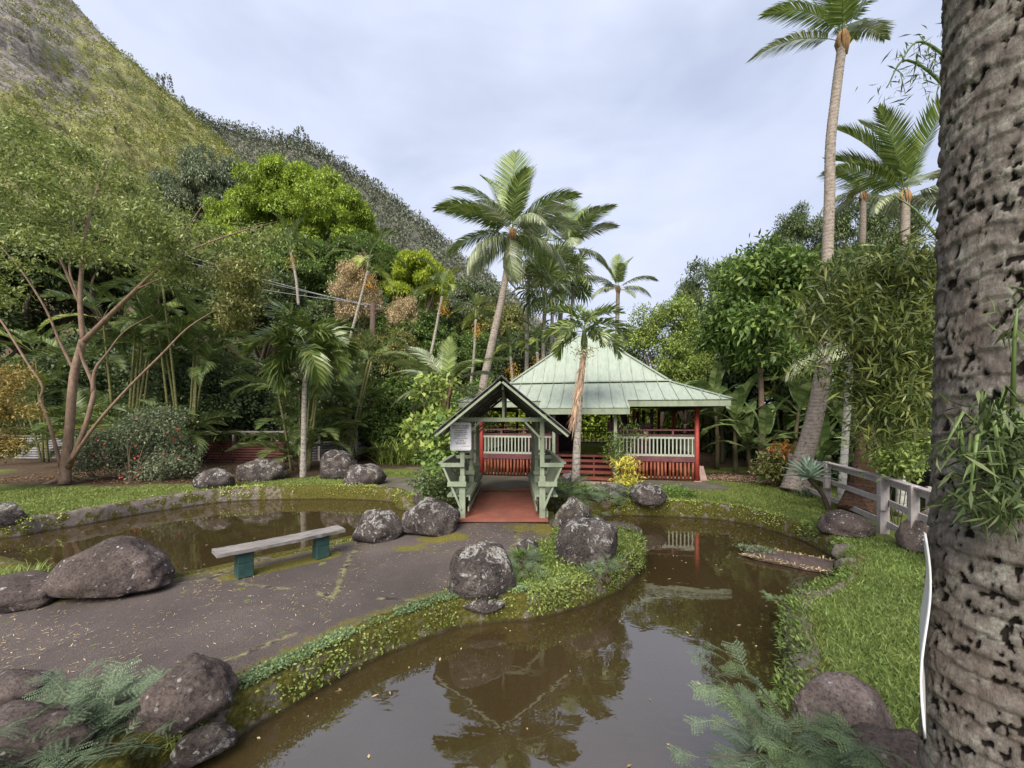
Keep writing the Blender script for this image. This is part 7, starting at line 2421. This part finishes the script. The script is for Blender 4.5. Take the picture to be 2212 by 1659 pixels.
lawn_label(o, 'thick broad-bladed grass on the right bank of the pond')
o = blades(scatter(60000, 2.5, 9.5, 9.5, 15.5, 2, lawn_ok), 0.075, 0.014, lf_grassl, 'house_lawn_grass', 2, 0.8)
lawn_label(o, 'short bright grass of the lawn right of the house')
o = blades(scatter(120000, -15.5, -2.5, 7.0, 16.5, 3, lambda X, Y: lawn_ok(X, Y, 0.2, 0.42)), 0.07, 0.016, lf_grassl, 'far_lawn_grass', 3, 0.8)
lawn_label(o, 'short patchy grass of the left lawn beyond the pond')
ISL = np.array(isl[:6] + [(1.9, 8.2), (1.9, 7.2), (1.75, 6.6), (1.4, 6.1), (0.9, 5.6), (0.35, 5.2), (-0.3, 5.05)])
o = blades(scatter(26000, -0.8, 2.3, 4.9, 8.4, 4, lambda X, Y: (sdist(POND, X, Y) > 0.1) & ~inside(pathpoly, X, Y) & (X > -0.7)), 0.085, 0.012, lf_grass, 'point_grass', 4, 0.8)
lawn_label(o, 'rough grass on the planted point between path and pond')
# creeping plants along the pond wall
def wall_leaves(name, label, n_, sel, mat, ll, lw, seed, z0=-0.1, z1=1.0, off=(-0.03, 0.16), clump=2.2, thr=0.0):
    rg = np.random.default_rng(seed)
    n0 = len(POND)
    out = []
    nr = []
    tries = 0
    while len(out) < n_ and tries < n_ * 20:
        tries += 1
        i = rg.integers(0, n0)
        a, b = POND[i], POND[(i + 1) % n0]
        t = rg.uniform()
        p = a + (b - a) * t
        if not sel(p[0], p[1]) or (abs(p[0] + 0.2) < 1.35 and 8 < p[1] < 12.6):
            continue
        if mnoise.noise(Vector((p[0] * clump, p[1] * clump, seed))) + 0.6 * mnoise.noise(Vector((p[0] * clump * 3, p[1] * clump * 3, seed))) + rg.normal(0, 0.22) < thr:
            continue
        tg = (b - a) / max(np.linalg.norm(b - a), 1e-9)
        nn = np.array((tg[1], -tg[0])) * WSIGN
        o_ = rg.uniform(*off)
        top = gzf(*(p + nn * .3)) + 0.03
        z = rg.uniform(z0, z1) * top if o_ < 0.06 else top * rg.uniform(0.98, 1.12)
        q_ = p + nn * o_
        out.append((q_[0], q_[1], max(0.02, z)))
        nr.append((-nn[0], -nn[1], 0.5))
    pos = np.array(out)
    nr = unit(np.array(nr))
    d = unit(nr * 0.7 + rand_dirs(len(pos), rg) * 0.9)
    v, f = leaf_quads(pos + nr * 0.02, d, unit(nr + np.array([0, 0, .8]) + rand_dirs(len(pos), rg) * .5), ll * rg.uniform(.6, 1.3, len(pos)), lw * rg.uniform(.7, 1.2, len(pos)), .1, .1)
    o = stuff(new_obj(name, mesh_np(name, v, f, mat)))
    tag(o, label, 'ground cover')
tst = POND[0] + np.array(((POND[1] - POND[-1])[1], -(POND[1] - POND[-1])[0])) * 0.2
WSIGN = -1.0 if inside(POND, np.array([tst[0]]), np.array([tst[1]]))[0] else 1.0
near_side = lambda x, y: (-2.2 < x < 2.2) and (2.6 < y < 7.4) and not (x > 1.2 and y < 4.5)
wall_leaves('wall_creeper', 'small-leaved creeper along the top of the pond wall beside the path', 5200, near_side, lf_fern2, 0.032, 0.018, 1, 0.9, 1.0, (0.06, 0.24), 1.3, -0.05)
wall_leaves('wall_weeds', 'weeds and seedlings on the mossy face of the pond wall', 1700, near_side, lf_grassl, 0.036, 0.02, 2, 0.1, 1.0, (-0.04, 0.1), 3.1, -0.15)
wall_leaves('point_weeds', 'thick leafy weeds spilling over the wall at the planted point', 3600, lambda x, y: (0.2 < x < 2.3) and (5.0 < y < 7.4), lf_grassl, 0.05, 0.026, 3, 0.25, 1.1, (-0.05, 0.2), 2.0, -0.2)
wall_leaves('bank_weeds', 'weeds along the right bank wall', 3800, lambda x, y: (x > 2.0) and (2.6 < y < 8.6), lf_grass, 0.06, 0.022, 4, 0.2, 1.1, (-0.05, 0.2), 2.0, -0.1)
wall_leaves('far_wall_weeds', 'small yellow-green weeds on the far pond walls', 3200, lambda x, y: y > 8.5, lf_arecay, 0.055, 0.03, 5, 0.3, 1.1, (-0.04, 0.18), 1.2, 0.08)
# low leafy cover on the point
pts_ = scatter(5000, 0.0, 2.2, 5.1, 8.2, 9, lambda X, Y: (sdist(POND, X, Y) > 0.05) & ~inside(pathpoly, X, Y) & (X > 0.15))
rg = np.random.default_rng(12)
pts_ = pts_ + np.stack([np.zeros(len(pts_)), np.zeros(len(pts_)), rg.uniform(0, .12, len(pts_))], 1)
v, f = leaf_quads(pts_, unit(rand_dirs(len(pts_), rg, -.1)), unit(rand_dirs(len(pts_), rg, .2)), rg.uniform(.03, .07, len(pts_)), rg.uniform(.015, .03, len(pts_)), .1, .1)
tag(stuff(new_obj('point_ground_cover', mesh_np('point_ground_cover', v, f, lf_grassl))), 'leafy ground cover among the boulders on the planted point', 'ground cover')
pts_ = scatter(7000, 1.0, 5.2, 11.2, 12.9, 10, lambda X, Y: (sdist(POND, X, Y) > 0.1) & (Y < 12.5 - 0.02 * X))
pts_ = pts_ + np.stack([np.zeros(len(pts_)), np.zeros(len(pts_)), rg.uniform(0, .22, len(pts_))], 1)
v, f = leaf_quads(pts_, unit(rand_dirs(len(pts_), rg, -.1)), unit(rand_dirs(len(pts_), rg, .2)), rg.uniform(.05, .12, len(pts_)), rg.uniform(.02, .045, len(pts_)), .1, .1)
tag(stuff(new_obj('bank_ground_cover', mesh_np('bank_ground_cover', v, f, lf_green))), 'low leafy plants on the far bank below the house', 'ground cover')
# dry bits on the path
def litter(name, label, poly, n_, ll, lw, mat, seed, lift):
    poly = np.array(poly)
    x0, y0 = poly.min(0)
    x1, y1 = poly.max(0)
    rg = np.random.default_rng(seed)
    X = rg.uniform(x0 if y0 > 10 else max(x0, -8), x1, n_ * 4)
    Y = rg.uniform(y0, y1, n_ * 4)
    k = inside(poly, X, Y)
    cl = np.array([mnoise.noise(Vector((a * .9, b * .9, seed))) for a, b in zip(X, Y)])
    k &= (cl + rg.normal(0, .25, len(X))) > 0.0
    X, Y = X[k][:n_], Y[k][:n_]
    pos = np.stack([X, Y, gz(X, Y) + lift], 1)
    d = unit(np.stack([rg.normal(0, 1, len(X)), rg.normal(0, 1, len(X)), np.full(len(X), .03)], 1))
    v, f = leaf_quads(pos, d, np.tile((0, 0, 1.0), (len(X), 1)), ll * rg.uniform(.4, 1.4, len(X)), lw * rg.uniform(.6, 1.4, len(X)), .4, -.05)
    tag(stuff(new_obj(name, mesh_np(name, v, f, mat))), label, 'litter')
litter('path_litter', 'dry grass clippings and leaf bits on the dark path', PATH, 2600, 0.055, 0.007, lf_dead, 1, 0.017)
litter('soil_litter', 'fallen dry leaves on the bare soil at left', [(-19, 13.5), (-9, 13.8), (-9, 18.5), (-19, 18.5)], 2600, 0.12, 0.04, leafmat('brown_litter', (0.06, 0.035, 0.02), (0.15, 0.09, 0.05), (0.3, 0.2, 0.12), .9, .1, 0), 2, 0.02)
litter('corner_litter', 'fallen dry leaves on the soil by the right house corner', [(6.9, 14.2), (9.6, 13.2), (10, 16.5), (7.5, 16.5)], 900, 0.12, 0.04, lf_palmdead, 3, 0.02)
# leaves and bits floating on the pond, most of them close to the banks
rg = np.random.default_rng(71)
X = rg.uniform(-12, 6.5, 6000)
Y = rg.uniform(2.2, 13, 6000)
sd_ = sdist(POND, X, Y)
k = (sd_ < -0.06) & (rg.random(6000) < np.exp(sd_ / 0.35) * 0.5 + 0.025)
X, Y = X[k], Y[k]
v, f = leaf_quads(np.stack([X, Y, np.full(len(X), 0.006)], 1), unit(np.stack([rg.normal(0, 1, len(X)), rg.normal(0, 1, len(X)), np.zeros(len(X))], 1)), np.tile((0, 0, 1.0), (len(X), 1)), rg.uniform(.02, .075, len(X)), rg.uniform(.01, .025, len(X)), .1, -.02)
tag(stuff(new_obj('floating_leaves', mesh_np('floating_leaves', v, f, lf_dead))), 'scattered dry leaves floating on the brown pond', 'litter')
# slope undergrowth
def undergrowth(n_, x0, x1, y0, y1, seed, mat, ll, lw, hmax, name, label):
    rg = np.random.default_rng(seed)
    X = rg.uniform(x0, x1, n_)
    Y = rg.uniform(y0, y1, n_)
    k = ~((X > -3.2) & (X < 10.2) & (Y < 26.8)) & ~((X > -3.2) & (X < 12) & (Y < 33) & (name != 'rear_undergrowth'))
    X, Y = X[k], Y[k]
    n_ = len(X)
    Z = gz(X, Y) + rg.uniform(0, 1, n_) ** 1.5 * hmax
    pos = np.stack([X, Y, Z], 1)
    v, f = leaf_quads(pos, unit(rand_dirs(n_, rg) + np.array([0, -.3, -.1])), unit(rand_dirs(n_, rg) + np.array([0, -.6, .8])), ll * rg.uniform(.6, 1.3, n_), lw * rg.uniform(.6, 1.3, n_), .15, .1)
    tag(stuff(new_obj(name, mesh_np(name, v, f, mat))), label, 'undergrowth')
undergrowth(42000, -40, 8, 23.5, 34, 1, lf_bank, 0.3, 0.2, 2.2, 'slope_undergrowth', 'dark vines and undergrowth covering the foot of the wooded slope')
undergrowth(26000, -45, 10, 34, 62, 2, lf_green, 0.5, 0.3, 3.2, 'upper_undergrowth', 'leafy undergrowth higher on the wooded slope')
undergrowth(24000, 7.5, 26, 15.5, 30, 3, lf_bank, 0.3, 0.18, 2.6, 'woodland_undergrowth', 'dark undergrowth in the woods right of the house')
undergrowth(9000, 8.7, 14, 6.5, 15.5, 4, lf_dark, 0.2, 0.1, 0.7, 'fence_undergrowth', 'low plants beyond the grey fence')
undergrowth(12000, -4, 14, 26.5, 33, 5, lf_mango, 0.26, 0.14, 1.8, 'rear_undergrowth', 'green undergrowth behind the house')

# shrubs on the near mountain and trees on the far ridge
def mount_cover(V, w, n_, seed, mat, size, per, name, label, cat, tall=1.0, tmin=0.0, bias=None, ridge=0.0):
    rg = np.random.default_rng(seed)
    A = np.array([tuple(p) for p in V]).reshape(-1, w, 3)
    rows = A.shape[0] - 6
    i = rg.integers(int(rows * tmin), rows, n_)
    if ridge > 0:
        k = rg.random(n_) < ridge
        i[k] = rg.integers(rows - 3, rows + 1, k.sum())
    j = rg.integers(0, w - 1, n_)
    if bias is not None:
        k = bias(i / rows, j / w, rg)
        i, j = i[k], j[k]
    t = rg.random(len(i))[:, None]
    p = A[i, j] * (1 - t) + A[i, j + 1] * t
    p = p + rg.normal(0, size * .4, p.shape)
    m_ = len(p)
    s = size * rg.uniform(.5, 1.4, m_)
    base = np.repeat(p, per, 0)
    ss = np.repeat(s, per)[:, None]
    u = rand_dirs(m_ * per, rg, -.2)
    hz = rg.uniform(0, 1, m_ * per)[:, None]
    pos = base + u * ss * np.array([.5, .5, .35]) * (1.15 - .75 * hz if tall > 1.5 else 1) + np.array([0, 0, 1]) * ss * hz * tall * .9
    d = unit(u + np.array([0, 0, .5 if tall > 1.5 else .1]))
    nr = unit(u + np.array([0, -.2, .9]))
    v, f = leaf_quads(pos, d, nr, (ss * rg.uniform(.35, .7, (m_ * per, 1)))[:, 0], (ss * rg.uniform(.2, .4, (m_ * per, 1)))[:, 0], .2, .1)
    tag(stuff(new_obj(name, mesh_np(name, v, f, mat))), label, cat)
mount_cover(V1, w1, 17000, 1, lf_hill, 1.0, 8, 'mountain_shrubs', 'shrubs and grass tufts over the near mountain slope', 'shrubs', 1.0, 0.12,
            lambda t, s, rg: rg.random(len(t)) < (0.42 + 0.58 * np.clip((s - 0.2) * 2.2 + (0.45 - t), 0, 1)), 0.05)
mount_cover(V2, w2, 15000, 2, lf_far, 3.0, 8, 'ridge_woods', 'woods covering the far ridge, paled for haze', 'woods', 2.2, 0.15, None, 0.12)
# a taller stand of trees breaking the ridge line
rg = np.random.default_rng(44)
pts_ = []
for x, y, h in ((610, 318, 7), (625, 310, 10), (640, 305, 14), (650, 308, 16), (662, 318, 13), (676, 326, 10), (345, 190, 7), (362, 195, 8), (395, 225, 8), (745, 362, 6), (905, 480, 7), (930, 505, 7), (590, 305, 5), (700, 340, 7)):
    pts_.append((P(x, y, 328 if x > 380 else 157), h))
pts_.sort(key=lambda q: q[0].x / q[0].y)
ORD = ['first', 'second', 'third', 'fourth', 'fifth', 'sixth', 'seventh', 'eighth', 'ninth', 'tenth', 'eleventh', 'twelfth', 'thirteenth', 'last']
for k, (p, h) in enumerate(pts_):
    n_ = 150
    hz = rg.uniform(0, 1, n_)
    a = rg.uniform(0, 6.28, n_)
    r_ = h * .22 * (1.1 - hz * .9)
    pos = np.stack([p.x + np.cos(a) * r_, p.y + np.sin(a) * r_, p.z - h * .35 + hz * h * 1.1], 1)
    v, f = leaf_quads(pos, unit(np.stack([np.cos(a), np.sin(a), np.full(n_, .6)], 1)), rand_dirs(n_, rg), np.full(n_, h * .13), np.full(n_, h * .055), .2, .1)
    v = np.concatenate([v, np.array([(p.x - .15, p.y, p.z - h), (p.x + .15, p.y, p.z - h), (p.x + .05, p.y, p.z + h * .7), (p.x - .05, p.y, p.z + h * .7)])])
    f = np.concatenate([f, [[len(v) - 4, len(v) - 3, len(v) - 2, len(v) - 1]]])
    o = new_obj('ridge_tree', mesh_np('ridge_tree', v, f, lf_far))
    tag(o, 'dark tree on the mountain skyline, ' + ORD[k] + ' of fourteen from the left', 'tree', 'trees on the ridge line')
